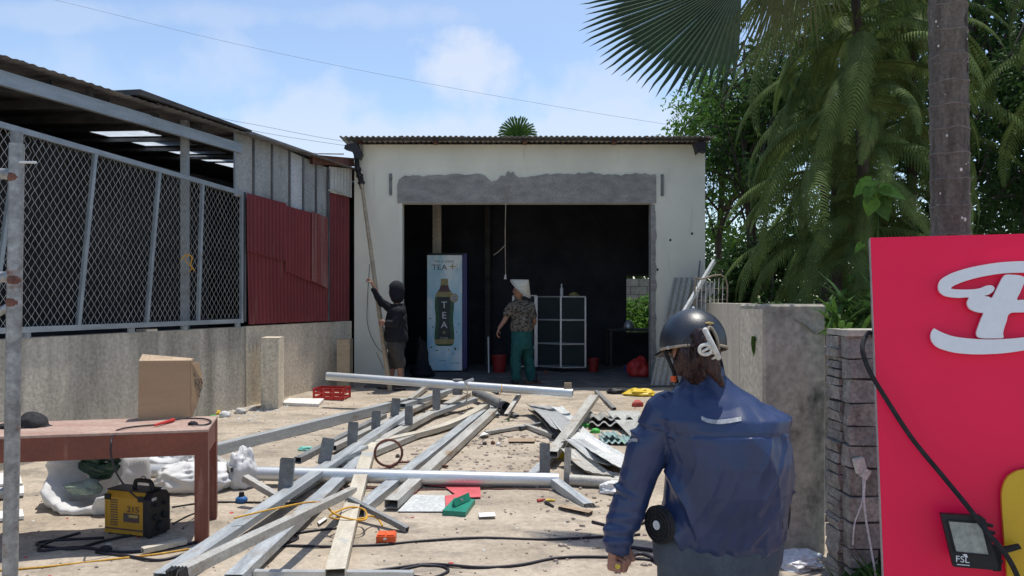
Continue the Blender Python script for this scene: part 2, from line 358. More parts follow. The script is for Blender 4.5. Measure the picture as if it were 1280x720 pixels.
def mk(name, mb, mat, parent=None, label=None, cat=None, group=None, kind=None, smooth=False, Mw=None):
    """mb holds world coordinates; Mw is the object's own frame (default: the foot of its bounding box)"""
    if Mw is None:
        if parent is not None: Mw = Matrix.Translation(WMAT[parent].translation)
        else:
            xs = [p.x for p in mb.v]; ys = [p.y for p in mb.v]; zs = [p.z for p in mb.v]
            Mw = Matrix.Translation(((min(xs)+max(xs))/2, (min(ys)+max(ys))/2, min(zs)))
    me = mesh_of(name, mb, mat, smooth, Mw.inverted())
    o = bpy.data.objects.new(name, me); place(o, Mw, parent)
    return props(o, label, cat, group, kind)
def thing(name, loc, label, cat, group=None, kind=None):
    o = bpy.data.objects.new(name, None); o.empty_display_size = .1
    place(o, Matrix.Translation(V(loc))); return props(o, label, cat, group, kind)
def copy_tree(src, Mw, label=None, group=None):
    c = src.copy(); c.parent = None; c.matrix_basis = Mw; WMAT[c] = Mw.copy(); COL.objects.link(c)
    if label: c['label'] = label
    if group: c['group'] = group
    for ch in [o for o in WMAT if o.parent == src]:
        d = ch.copy(); d.parent = c; COL.objects.link(d); WMAT[d] = Mw @ ch.matrix_basis
        for g in [o for o in WMAT if o.parent == ch]:
            e = g.copy(); e.parent = d; COL.objects.link(e); WMAT[e] = WMAT[d] @ g.matrix_basis
    return c
def frame_x(p0, p1, up=V((0, 0, 1))):
    x = (V(p1)-V(p0)).normalized(); y = up.cross(x); y = y.normalized() if y.length > 1e-5 else V((0, 1, 0)); z = x.cross(y)
    m = Matrix((x, y, z)).transposed().to_4x4(); m.translation = V(p0); return m
def rtube_mb(L, w, h, t=.0035, bend=0., dent=0.):   # hollow rectangular steel section along local X, ends open
    mb = MB(); n = 10 if (bend or dent) else 1; vs = []
    for i in range(n+1):
        x = L*i/n; off = bend*sin(pi*i/n)
        for (a, b) in ((w/2, h/2), (w/2-t, h/2-t)):
            for (sy, sz) in ((-1, -1), (1, -1), (1, 1), (-1, 1)):
                e = dent*(random.random()-.5) if dent else 0
                vs.append(V((x, sy*a+off+e, sz*b+off*.3+e)))
    fs = []
    for i in range(n):
        for j in range(4):
            k = (j+1) % 4; a = i*8; b = a+8
            fs.append((a+j, b+j, b+k, a+k)[::-1]); fs.append((a+4+j, a+4+k, b+4+k, b+4+j)[::-1])
    for j in range(4):
        k = (j+1) % 4; fs.append((j, k, 4+k, 4+j)[::-1]); e = n*8; fs.append((e+j, e+4+j, e+4+k, e+k)[::-1])
    return mb.add(vs, fs)
def steel(name, p0, p1, w, h, mat='galv', label=None, cat='steel beam', group=None, parent=None, bend=0., dent=0., roll=0.):
    p0, p1 = V(p0), V(p1); Mw = frame_x(p0, p1) @ Matrix.Rotation(roll, 4, 'X')
    me = mesh_of(name, rtube_mb((p1-p0).length, w, h, bend=bend, dent=dent), mat)
    o = bpy.data.objects.new(name, me); place(o, Mw, parent)
    return props(o, label, cat if parent is None else None, group)
def pipe_mb(L, r, n=20, t=.003):
    mb = MB(); mb.tube([(0, 0, 0), (L*.25, 0, 0), (L*.5, 0, 0), (L*.75, 0, 0), (L, 0, 0)], r, n, cap=False); k = len(mb.v)
    mb.tube([(0, 0, 0), (L, 0, 0)], r-t, n, cap=False)
    mb.f = [f for f in mb.f]
    for j in range(n):
        a, b = j, (j+1) % n; mb.f.append((a, b, k+b, k+a)); mb.f.append((4*n+b, 4*n+a, k+n+a, k+n+b))
    return mb
def pipe(name, p0, p1, r, mat, label=None, cat=None, parent=None, group=None):
    Mw = frame_x(p0, p1); me = mesh_of(name, pipe_mb((V(p1)-V(p0)).length, r), mat, smooth=30)
    o = bpy.data.objects.new(name, me); place(o, Mw, parent); return props(o, label, cat, group)
def spline(pts, k=8):
    pts = [V(p) for p in pts]; P = [pts[0]*2-pts[1]]+pts+[pts[-1]*2-pts[-2]]; o = []
    for i in range(1, len(P)-2):
        for j in range(k):
            t = j/k; a, b, c, d = P[i-1:i+3]
            o.append(.5*((2*b)+(c-a)*t+(2*a-5*b+4*c-d)*t*t+(3*b-a-3*c+d)*t**3))
    return o+[pts[-1]]
def text_mb(s, size, O, U, Vv, N, depth=.002, align='CENTER', sx=1.):
    cu = bpy.data.curves.new('lettering', 'FONT'); cu.body = s; cu.size = size; cu.align_x = align; cu.align_y = 'CENTER'; cu.extrude = depth/2; cu.resolution_u = 3
    o = bpy.data.objects.new('lettering', cu); COL.objects.link(o)
    bpy.context.view_layer.update()
    me = bpy.data.meshes.new_from_object(o.evaluated_get(bpy.context.evaluated_depsgraph_get()))
    mb = MB(); U, Vv, N, O = V(U), V(Vv), V(N), V(O)
    mb.add([O+U*(v.co.x*sx)+Vv*v.co.y+N*(v.co.z+depth/2) for v in me.vertices], [tuple(p.vertices) for p in me.polygons])
    bpy.data.objects.remove(o); bpy.data.meshes.remove(me); bpy.data.curves.remove(cu); return mb
def remesh(mb, voxel, smooth=2):
    me = bpy.data.meshes.new('tmp'); me.from_pydata([tuple(p) for p in mb.v], [], mb.f)
    o = bpy.data.objects.new('tmp', me); COL.objects.link(o)
    r = o.modifiers.new('r', 'REMESH'); r.mode = 'VOXEL'; r.voxel_size = voxel
    if smooth: q = o.modifiers.new('s', 'SMOOTH'); q.iterations = smooth; q.factor = .5
    bpy.context.view_layer.update()
    e = bpy.data.meshes.new_from_object(o.evaluated_get(bpy.context.evaluated_depsgraph_get()))
    out = MB(); out.v = [v.co.copy() for v in e.vertices]; out.f = [tuple(p.vertices) for p in e.polygons]
    nr = [v.normal.copy() for v in e.vertices]
    bpy.data.objects.remove(o); bpy.data.meshes.remove(me); bpy.data.meshes.remove(e)
    return out, nr
# ================================================================== the ground
def build_ground():
    xs = [-300, -150, -80, -40, -24, -16, -12, -9, -7.5]+[-6.4+.055*i for i in range(201)]+[5.2, 6.5, 9, 13, 20, 40, 80, 150, 300]
    ys = [-60, -25, -8, -2, 0, 1, 2]+[2.6+.055*i for i in range(175)]+[12.6, 13.5, 15, 17, 19, 22, 27, 35, 50, 80, 150, 400, 900]
    mb = MB(); nx = len(xs)
    for y in ys:
        for x in xs:
            z = ground_z(x, y)
            if -6.5 < x < 5 and 2.5 < y < 11.9: z += .004*NZ.noise(V((x*14, y*14, 1)))+.003*max(0, NZ.noise(V((x*31, y*31, 5))))
            if y > 11.9 and -2.6 < x < 3.1: z = min(z, .19)
            mb.v.append(V((x, y, z)))
    for j in range(len(ys)-1):
        for i in range(nx-1):
            a = j*nx+i; mb.f.append((a, a+1, a+nx+1, a+nx))
    return mk('ground', mb, 'sand', kind='structure', smooth='all', Mw=Matrix())
build_ground()
mb = MB(); mb.box((.28, 13.55, .136), (5.52, 3.1, .2)); 
# worn front edge of the slab
mk('concrete_floor', mb, 'slab', kind='structure')
mb = MB(); random.seed(3)
n = 40; top = []; 
for i in range(n+1):
    x = -2.2+4.9*i/n; top.append(V((x, 11.28+.05*NZ.noise(V((x*3, 1, 1)))+.02*NZ.noise(V((x*11, 1, 1))), .226)))
mb.prism([V((2.7, 11.9, .226)), V((-2.2, 11.9, .226))]+top, (0, 0, -.1))
mk('concrete_apron', mb, 'slab', kind='structure')

# ================================================================== the building with the open front
YB = 12.0
BX0, BX1 = -2.49, 3.05
OX0, OX1, OZ = -1.743, 2.205, 3.03
B = thing('workshop_building', (.28, 12, .2), 'pale lime washed single storey workshop with a wide open doorway and corrugated roof', 'building')
TOPZ = 3.955
mb = MB()
mb.b2((BX0, YB, .1), (OX0, YB+.2, TOPZ)); mb.b2((OX1, YB, .1), (BX1, YB+.2, TOPZ)); mb.b2((OX0, YB, OZ), (OX1, YB+.2, TOPZ))
mk('front_wall', mb, 'limewash', B)
mb = MB(); mb.b2((BX0, YB+.2, .1), (BX0+.18, 15.1, 3.80)); mk('side_wall', mb, 'limewash', B)
mb = MB(); mb.b2((BX1-.18, YB+.2, .1), (BX1, 15.1, 3.80)); mk('side_wall', mb, 'limewash', B)
# inner lining of the room: the deep indoor shade put into its colour
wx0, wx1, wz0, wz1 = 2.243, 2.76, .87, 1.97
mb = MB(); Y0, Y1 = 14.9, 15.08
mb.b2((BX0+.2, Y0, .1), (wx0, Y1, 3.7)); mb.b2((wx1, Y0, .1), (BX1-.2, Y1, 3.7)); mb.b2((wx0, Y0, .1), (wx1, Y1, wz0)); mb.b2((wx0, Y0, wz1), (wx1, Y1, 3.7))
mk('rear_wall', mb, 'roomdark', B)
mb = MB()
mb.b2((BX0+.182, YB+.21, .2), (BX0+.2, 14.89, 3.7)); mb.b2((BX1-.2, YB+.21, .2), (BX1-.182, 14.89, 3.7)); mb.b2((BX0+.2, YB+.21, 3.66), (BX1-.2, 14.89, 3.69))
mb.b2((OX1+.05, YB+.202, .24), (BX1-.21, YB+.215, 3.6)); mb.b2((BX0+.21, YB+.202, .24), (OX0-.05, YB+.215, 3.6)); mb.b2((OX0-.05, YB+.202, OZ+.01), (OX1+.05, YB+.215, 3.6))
mk('shade_lining', mb, 'roomdark', B)
mb = MB(); mb.b2((-1.42, 13.6, .23), (-1.27, 13.75, 3.6)); mk('inner_column', mb, 'wallgrey', B)
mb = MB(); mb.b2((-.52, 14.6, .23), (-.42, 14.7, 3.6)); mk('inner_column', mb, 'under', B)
# jambs
mb = MB(); mb.b2((OX0-.045, YB-.006, .22), (OX0+.012, YB+.19, OZ)); mk('door_jamb', mb, 'limewash', B)
mb = MB(); mb.b2((OX1-.012, YB-.006, .22), (OX1+.05, YB+.19, OZ-.02)); mk('door_jamb', mb, 'cement', B)
# rough cement patch over the doorway
pts = [(497, 232), (499, 225), (503, 221), (520, 219), (545, 219.5), (575, 218), (600, 217.5), (608, 221), (614, 227), (620, 226), (626, 221), (631, 220), (635, 214), (638, 216), (641, 214.5), (644, 219), (650, 222), (660, 221), (680, 219), (700, 218), (722, 217.5), (738, 215.5), (752, 219), (768, 218), (790, 217), (806, 216), (814, 218), (819, 219)]
P = [dep(a+random.uniform(-1, 1), b+random.uniform(-.8, .8), YB-.004) for a, b in pts for _ in (0,)]
PP = []
for i in range(len(P)-1):
    for k in range(5):
        t = k/5; p = P[i].lerp(P[i+1], t); p.z += .030*NZ.noise(V((p.x*9, 2, 2)))+.022*NZ.noise(V((p.x*31, 2, 2))); PP.append(p)
PP.append(P[-1]); R_ = dep(820, 253, YB-.004); L_ = dep(497, 253, YB-.004)
for z in range(1, 14): PP.append(V((R_.x+.012*NZ.noise(V((1, z, 1))), YB-.004, PP[-1].z-.03)))
PP = [p for p in PP if p.z > OZ+.005]
poly = PP+[V((R_.x, YB-.004, OZ-.002)), V((L_.x, YB-.004, OZ-.002))]
mb = MB(); mb.prism([p-V((0, .012, 0)) for p in poly], (0, .014, 0)); mk('cement_patch', mb, 'cement', B)
mb = MB(); st = [V((OX1+.05+.035*(1 if k % 2 else .3)*random.uniform(.4, 1), YB-.011, .3+.13*k)) for k in range(21)]
mb.prism([V((OX1-.014, YB-.011, .3))]+st+[V((OX1-.014, YB-.011, OZ-.05))], (0, .012, 0)); mk('cement_edge', mb, 'cement', B)
for (a, b, c, d) in [(486.5, 217, 490, 244), (826, 218, 829.5, 245)]:
    mb = MB(); p, q = dep(a, b, YB-.012), dep(c, d, YB-.012); mb.b2((p.x, YB-.022, q.z), (q.x, YB+.01, p.z)); 
    for k in range(3): mb.box(((p.x+q.x)/2, YB-.03, p.z-(p.z-q.z)*(.2+.3*k)), (.03, .03, .05))
    mk('shutter_bracket', mb, 'galvdark', B)
for (a, b) in [(822, 337), (865, 292), (838, 300)]:
    mb = MB(); mb.ball(dep(a, b, YB-.004), (.018, .012, .02), 8, 6); mk('wall_hook', mb, 'black', B)
# rafters under the sheets, then the sheets
for x in [BX0+.1, -1.2, .2, 1.6, BX1-.1]:
    mb = MB(); mb.hexa([V((x-.03, 11.78, TOPZ)), V((x+.03, 11.78, TOPZ)), V((x+.03, 15.3, 3.85)), V((x-.03, 15.3, 3.85)), V((x-.03, 11.78, TOPZ+.035)), V((x+.03, 11.78, TOPZ+.035)), V((x+.03, 15.3, 3.885)), V((x-.03, 15.3, 3.885))])
    mk('rafter', mb, 'rust', B)
mb = MB(); mb.b2((BX0-.04, 11.72, TOPZ+.012), (BX1+.02, 11.775, TOPZ+.036)); mk('eave_batten', mb, 'under', B)
x = BX0-.16; k = 0
while x < BX1+.02:
    w = min(1.0, BX1+.06-x); mb = MB()
    mb.wave((x, 11.66, TOPZ+.056+.004*(k % 2)), (1, 0, 0), V((0, 3.75, -.10)).normalized(), V((0, .03, 1)).normalized(), w, 3.75, .083, .0115, .004)
    mk('roof_sheet', mb, 'rooftin', B, smooth=50); x += .94; k += 1
# torn bits of sheet at the left corner
mb = MB(); 
mb.prism([dep(431, 181, 11.7), dep(445, 178, 11.7), dep(452, 192, 11.7), dep(449, 199, 11.7), dep(443, 196, 11.7), dep(440, 189, 11.7), dep(430, 186, 11.7)], (0, .18, .01))
mk('torn_flashing', mb, 'black', B)
mb = MB(); mb.prism([dep(868, 178, 11.72), dep(883, 177, 11.72), dep(882, 190, 11.72), dep(876, 188, 11.72), dep(872, 192, 11.72), dep(870, 184, 11.72)], (0, .16, 0)); mk('torn_flashing', mb, 'black', B)
for (a, b) in [(449, 187)]:
    mb = MB(); mb.ball(dep(a, b, 11.95), (.07, .05, .1), 9, 7); mk('cement_patch', mb, 'cement', B)
# rear window frame
mb = MB()
for (a, b) in [((wx0, 14.88, wz1), (wx1, 15.1, wz1+.04)), ((wx0, 14.88, wz0-.04), (wx1, 15.1, wz0))]: mb.b2(a, b)
mk('window_frame', mb, 'under', B, kind='stuff')
# what shows through the rear window
T = thing('rear_block_wall', (2.9, 19.6, .2), 'grey block wall standing behind the workshop, seen through its rear window', 'wall')
for r in range(9):
    for c in range(5):
        mb = MB(); x = 1.6+.42*c+(.21 if r % 2 else 0); mb.b2((x, 19.6, .25+.2*r), (x+.405, 19.75, .25+.2*r+.19)); mk('block', mb, 'cement', T)
mb = MB(); mb.b2((1.5, 19.63, .1), (4.1, 19.72, 2.05)); mk('mortar', mb, 'mortar', T)

# ================================================================== left boundary wall
T = thing('boundary_wall', walln(9, .1), 'low stained concrete boundary wall along the left side of the yard under the mesh fence', 'wall')
def wseg(Ya, Yb, z0a, z1a, z1b, th, name, mat, off=0.):
    mb = MB(); a0, b0 = walln(Ya, 0, off), walln(Yb, 0, off); n = NW*th
    P = [a0, b0, b0-n, a0-n]
    lo = [V((p.x, p.y, z0a)) for p in P]; hi = [V((p.x, p.y, z)) for p, z in zip(P, (z1a, z1b, z1b, z1a))]
    mb.hexa(lo+hi); return mk(name, mb, mat, T)
wseg(2.5, 9.52, -.1, 1.165, 1.165, .14, 'wall_section', 'wallgrey')
wseg(9.535, 11.98, -.05, 1.17, 1.17, .13, 'wall_section', 'walltan', -.008)
wseg(8.0, 8.14, 1.166, 1.19, 1.19, .14, 'coping_piece', 'walltan')
# pillars standing in front of it
mb = MB(); a = at(326, 511, 0); b = at(348, 511, 0); zt = EYE+(HY-422)*a.y/F
mb.hexa([V((a.x, a.y, 0)), V((b.x, b.y, 0)), V((b.x-.02, b.y+.3, 0)), V((a.x-.02, a.y+.3, 0)), V((a.x, a.y, zt)), V((b.x, b.y, zt)), V((b.x-.02, b.y+.3, zt)), V((a.x-.02, a.y+.3, zt))])
mk('concrete_post', mb, 'walltan', label='square concrete post standing against the left boundary wall behind the red crate', cat='post')
mb = MB(); a = dep(421, 424, 11.2); mb.b2((a.x, 11.2, .1), (a.x+.19, 11.42, a.z)); 
mk('concrete_post', mb, 'bamboo', label='short pale concrete post at the end of the left boundary wall beside the workshop corner', cat='post')

# ================================================================== mesh fence on that wall
T = thing('mesh_fence', onwall(0, 416), 'grey steel framed chain link fence panel standing on the left boundary wall', 'fence')
def bar(a, b, w, h, mat='frame', name='upright', parent=None, up=NW, roll=0.):
    mb = rtube_mb((b-a).length, w, h); 
    x = (b-a).normalized(); z = up; y = z.cross(x).normalized(); z = x.cross(y)
    m = Matrix((x, y, z)).transposed().to_4x4(); m.translation = a
    me = mesh_of(name, mb, mat); o = bpy.data.objects.new(name, me); return place(o, m, parent or T)
tr0, tr1 = onwall(0, 155), onwall(303, 242); tl = onwall(-330, 62)
br0, br1 = onwall(0, 413.5), onwall(303, 401); bl = onwall(-330, 427)
bar(tl, tr1, .05, .04, name='top_rail'); bar(bl, br1, .05, .04, name='bottom_rail')
for (xa, ya, xb, yb) in [(-150, 115, -200, 420), (-12, 153, -38, 414), (24, 163, -12, 413), (119, 191, 97.5, 409), (199, 214, 183, 405), (253, 229, 247.5, 403), (302, 242, 301.5, 401)]:
    if (xa, ya) == (-12, 153): continue
    bar(onwall(xa, ya, -.0), onwall(xb, yb, -.0), .035, .036)
for px in (-60, 34, 165, 232, 298): 
    p = onwall(px, 413-.04*px); mb = MB(); mb.b2((p.x-.035, p.y-.03, 1.16), (p.x+.015, p.y+.03, p.z-.02)); mk('foot_stud', mb, 'frame', T)
# chain link: interlocked zigzag wires, bulging in and out
def chain():
    mb = MB(); cw, chh = .037, .104
    Yl = 5.0; L = (br1-walln(Yl, 0)).to_2d().length; n = int(L/cw)
    for i in range(n):
        s = L*i/n; p = walln(Yl, 0)+UW*s; p.z = 0
        k = (p.x/p.y); 
        def zon(l0, l1): t = (p.y-l0.y)/(l1.y-l0.y); return l0.z+(l1.z-l0.z)*t
        z0, z1 = zon(bl, br1)+.01, zon(tl, tr1)-.01
        m = int((z1-z0)/(chh/2)); pts = []
        for j in range(m+1):
            sgn = 1 if (i+j) % 2 else -1
            q = p+UW*(sgn*cw*.52)-NW*(.012+.003*sgn)
            q = q+NW*(.012*NZ.noise(V((s*1.5, j*.1, 4))))+UW*(.010*NZ.noise(V((s*1.1, j*.13, 8))))
            q.z = z0+(z1-z0)*j/m; pts.append(q)
        mb.tube(pts, .0026, 3, cap=False)
    return mk('chain_link', mb, 'wire', T, kind='stuff')
chain()
# cloth tie on the fence
mb = MB(); c = onwall(236, 322, -.06)
mb.tube(spline([onwall(226, 325, -.05), onwall(233, 318, -.06), onwall(240, 322, -.07), onwall(238, 332, -.06), onwall(243, 338, -.05)]), .007, 6)
mb.tube(spline([onwall(236, 318, -.07), onwall(232, 326, -.06), onwall(240, 334, -.07), onwall(236, 340, -.05)]), .005, 6)
mk('rag_tie', mb, 'ycord', label='small yellow rag knotted on the chain link fence', cat='rag')

# ================================================================== open shed behind the fence
S = thing('open_shed', (-6.5, 9, 0), 'dark open sided shed with corrugated roof and skylights behind the mesh fence', 'shed')
PW = -NW                                            # away from the yard
def shed(Y, d, z): p = walln(Y, z, 0); return V((p.x, p.y, z))+PW*d
SL = .055                                           # roof rises away from the yard
def rz(d): return 3.545+SL*d
ends = [(2.0, 8.1), (7.98, 13.2)]
for k, (ya, yb) in enumerate(ends):
    y = ya
    while y < yb-.05:
        w = 1.02; mb = MB(); O = shed(y, -.16, rz(-.16)+.012*k+.003*(int(y*3) % 2))
        Ld = (PW+V((0, 0, SL))).normalized(); ww = min(w, yb-y+.05)
        for (l0, l1) in ([(0, 1.36), (2.22, 8.2)] if 8.3 < y < 11.9 else [(0, 8.2)]):
            mb = MB(); mb.wave(O+Ld*l0, UW, Ld, V((0, 0, 1)), ww, l1-l0, .10, .0045, .003)
            mk('roof_sheet', mb, 'roofdark', S, smooth=50)
        y += .95*UW.y
mb = MB(); a, b, c, d = shed(7.72, -.20, 3.57), shed(9.4, -.20, 3.565), shed(9.4, .9, 3.63), shed(7.72, .9, 3.63); mb.hexa([a, b, c, d]+[a+V((0, 0, .055)), b+V((0, 0, .02)), c+V((0, 0, .02)), d+V((0, 0, .05))]); mk('ridge_roll', mb, 'under', S)
a, b = shed(2.0, -.03, 3.375), shed(8.0, -.03, 3.38); steel('eave_beam', a, b, .05, .125, 'frame', parent=S)
steel('eave_beam', b+UW*.01-NW*.012, shed(9.42, -.02, 3.375), .045, .12, 'frame', parent=S)
for k in range(14):
    y = 2.6+.62*k; m = 'purlin'
    steel('purlin', shed(y, .03, rz(0)-(.075 if y < 8.2 else .045)), shed(y, 7.9, rz(7.9)-(.075 if y < 8.2 else .045)), .04, .09 if y < 8.2 else .045, m, parent=S)
for k, d in enumerate([2.7, 4.2, 5.8]): steel('cross_beam', shed(2.2, d, rz(d)-.19), shed(13, d, rz(d)-.19), .06, .12, 'purlin', parent=S)
for y in [3.1, 4.5, 6.0, 7.3]:
    mb = MB(); p = shed(y, -.02, 3.5); mb.box(p, (.05, .05, .11)); mk('hanger_block', mb, 'under', S)
y = 8.98
for k in range(5):      # translucent sheets let into the roof, with plain closing strips between them
    a = shed(y, 1.19, rz(1.19)+.004); w1 = .47
    for (o, w_, m, nm) in ((0, w1, 'skylight', 'skylight'), (w1+.002, .15, 'roofdark', 'closing_strip')):
        p = a+UW*o; q = p+UW*w_; e = PW*.88+V((0, 0, SL*.88))
        mb = MB(); mb.hexa([p, q, q+e, p+e]+[r_+V((0, 0, .012)) for r_ in (p, q, q+e, p+e)]); mk(nm, mb, m, S)
    y += .624*UW.y
def post(p, w, z0, z1, mat='galv', nm='post'):
    mb = MB(); mb.b2((p.x-w/2, p.y-w/2, z0), (p.x+w/2, p.y+w/2, z1)); return mk(nm, mb, mat, S)
post(shed(8.68, .14, 0), .075, 0, 3.56); post(shed(4.2, .3, 0), .08, 0, 3.5); post(shed(6.8, 3.3, 0), .1, 0, 3.6, 'purlin'); post(shed(10.2, 3.3, 0), .1, 0, 3.6, 'purlin')
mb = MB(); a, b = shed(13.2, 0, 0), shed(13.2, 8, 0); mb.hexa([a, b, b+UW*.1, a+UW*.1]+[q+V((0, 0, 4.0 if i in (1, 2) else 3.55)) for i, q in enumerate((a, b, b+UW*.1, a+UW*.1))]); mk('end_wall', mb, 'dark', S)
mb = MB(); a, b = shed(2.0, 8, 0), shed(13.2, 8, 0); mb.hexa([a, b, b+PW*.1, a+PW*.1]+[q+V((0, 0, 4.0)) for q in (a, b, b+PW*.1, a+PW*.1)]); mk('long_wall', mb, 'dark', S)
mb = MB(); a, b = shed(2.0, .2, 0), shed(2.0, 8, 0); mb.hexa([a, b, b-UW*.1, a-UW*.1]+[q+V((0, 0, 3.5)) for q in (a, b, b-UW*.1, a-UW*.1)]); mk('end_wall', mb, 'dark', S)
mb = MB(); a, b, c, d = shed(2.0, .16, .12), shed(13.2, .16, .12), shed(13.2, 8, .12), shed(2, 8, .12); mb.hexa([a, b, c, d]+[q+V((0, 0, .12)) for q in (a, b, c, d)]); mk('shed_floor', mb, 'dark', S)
# added dark sheet behind the chain link, standing for the shed's inner shade
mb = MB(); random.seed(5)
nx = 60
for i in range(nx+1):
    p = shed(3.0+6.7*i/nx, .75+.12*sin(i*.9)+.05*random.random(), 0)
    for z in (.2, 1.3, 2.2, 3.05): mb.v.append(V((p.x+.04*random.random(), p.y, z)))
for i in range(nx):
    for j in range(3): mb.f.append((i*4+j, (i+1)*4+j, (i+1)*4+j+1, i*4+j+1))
mk('shade_backing', mb, 'dark', S)
# grey cement boards with battens
tops = [(293.5, 164), (317, 171.5), (340, 180), (362, 189), (379, 196.5), (395, 203.5), (410.5, 210)]
bots = [(293.5, 245), (317, 248), (340, 254), (362, 262), (379, 268), (395, 273), (410.5, 277)]
for i in range(6):
    a, b, c, d = onwall(*bots[i]), onwall(*bots[i+1]), onwall(*tops[i+1]), onwall(*tops[i]); 
    g = (b-a).normalized()*.004; n = -NW*.02
    mb = MB(); P = [a+g, b-g, c-g, d+g]; mb.prism(P, n); mk('cement_board', mb, 'asbpale' if i == 3 else 'asb', S)
for i, t in enumerate(tops):
    a, b = onwall(*bots[i], -.012), onwall(t[0], t[1]-1, -.012); bar(a, b, .028, .02, 'purlin' if i else 'frame', 'batten', S)
# roof strip over the boards and rusty beam to the workshop
a, b = onwall(317, 168, -.12), onwall(398, 196, -.12); c = b-NW*1.8+V((0,0,.2)); d = a-NW*1.8+V((0,0,.2))
mb = MB(); mb.hexa([a, b, c, d]+[q+V((0, 0, .03)) for q in (a, b, c, d)]); mk('lower_roof_sheet', mb, 'roofdark', S)
a, b = onwall(398, 193, -.1), onwall(430, 193.5, -.1); c = b-NW*1.8+V((0,0,.2)); d = a-NW*1.8+V((0,0,.2))
mb = MB(); mb.hexa([a, b, c, d]+[q+V((0, 0, .02)) for q in (a, b, c, d)]); mk('lower_roof_sheet', mb, 'galvpale', S)
steel('rusty_beam', onwall(389, 199, -.05), onwall(441, 203, -.05), .05, .13, 'rust', parent=S)
# red corrugated sheets
def rsheet(pts, mat, off, nm='red_sheet', pitch=.078):
    a, b, c, d = [onwall(x, y, off) for x, y in pts]      # bottom left, bottom right, top right, top left
    mb = MB(); L = ((b-a).to_2d()).length; n = max(12, int(L/pitch*7)); vs = []
    for k in range(2):
        for j in (0, 1):
            for i in range(n+1):
                t = i/n; p = (a.lerp(b, t) if j == 0 else d.lerp(c, t)); ph = max(-.6, min(.6, sin(2*pi*t*L/pitch)))/.6
                vs.append(p+NW*(.011*ph-.002*k))
    A = 2*(n+1)
    for k in range(2):
        for i in range(n): q = (k*A+i, k*A+i+1, k*A+n+2+i, k*A+n+1+i); mb.f.append(q if k == 0 else q[::-1])
    for i in range(n): mb.f.append((i, i+A, i+1+A, i+1)); e = n+1+i; mb.f.append((e, e+1, e+1+A, e+A))
    mb.v = vs; return mk(nm, mb, mat, S)
rsheet([(311, 405.5), (409, 401), (409, 320), (309, 300)], 'redtin', -.02)
rsheet([(309, 314), (357, 326.5), (357, 254), (308.5, 241)], 'redtin', -.05)
rsheet([(357.5, 339), (390, 353), (390, 266), (357.5, 257)], 'redtin', -.055)
rsheet([(390, 351), (409, 360), (409, 272), (390, 264)], 'redfade', -.07)
rsheet([(411, 401.5), (437.5, 400.5), (437.5, 240), (411, 237)], 'redtin', -.0, pitch=.09)
rsheet([(411.5, 240), (439, 247), (439, 211), (411.5, 208)], 'whitetin', -.03, pitch=.09)
mb = MB(); mb.tube([onwall(411, 238, -.05), onwall(418, 236, -.06), onwall(428, 242, -.06), onwall(439, 246, -.05)], .012, 6); mk('bent_strip', mb, 'whitetin', S)
bar(onwall(410.5, 401, -.03), onwall(410.5, 212, -.03), .03, .03, 'purlin', 'batten', S)
bar(onwall(305.5, 402, .0), onwall(305.5, 240, .0), .03, .03, 'purlin', 'batten', S)

# ================================================================== right side walls
R = thing('side_wall', (2.3, 8.5, .1), 'low rendered wall running from the square pillar back to the workshop corner', 'wall')
a, b = V((1.50, 5.02, 0)), V((3.07, 11.98, .1)); n = V((.13, -.03, 0))
mb = MB(); mb.hexa([V((a.x, a.y, -.1)), V((b.x, b.y, -.1)), V((b.x+n.x, b.y+n.y, -.1)), V((a.x+n.x, a.y+n.y, -.1)), V((a.x, a.y, 1.475)), V((b.x, b.y, 1.455)), V((b.x+n.x, b.y+n.y, 1.455)), V((a.x+n.x, a.y+n.y, 1.475))])
mk('wall_section', mb, 'walltan', R)
a = dep(881, 378, 11.2); mb = MB(); mb.b2((a.x, 11.0, 0), (a.x+.8, 11.12, 1.46)); mk('wall_return', mb, 'wallgrey', R)
mb = MB(); a = dep(926, 380, 6.6); mb.b2((1.99, 6.6, 0), (2.75, 6.72, 1.47)); mk('wall_return', mb, 'pillar', R)
mb = MB()
x0, x1, y0, y1, zt = 1.492, 1.857, 4.5, 4.97, 1.474
N = 7
# pillar with worn arrises
pr = [(x0+.012, y0), (x1-.01, y0), (x1, y0+.012), (x1, y1), (x0, y1), (x0, y0+.014)]
mb.add([V((x, y, -.05)) for x, y in pr]+[V((x, y, zt-.012)) for x, y in pr]+[V((x+(.012 if x < 1.6 else -.012), y+(.012 if y < 4.7 else -.012), zt)) for x, y in pr],
       [tuple(range(5, -1, -1))]+[(i, (i+1) % 6, (i+1) % 6+6, i+6) for i in range(6)]+[(i+6, (i+1) % 6+6, (i+1) % 6+12, i+12) for i in range(6)]+[tuple(range(12, 18))])
T = thing('concrete_pillar', ((x0+x1)/2, y0, 0), 'square weathered concrete pillar between the woman and the block pier', 'pillar')
mk('shaft', mb, 'pillar', T)
mb = MB(); mb.b2((x0-.004, y0+.018, .02), (x0+.004, y1-.004, zt-.03)); mk('lit_side_skin', mb, 'walltan', T)  # thin paler skin: the brighter lit left side put into the colour
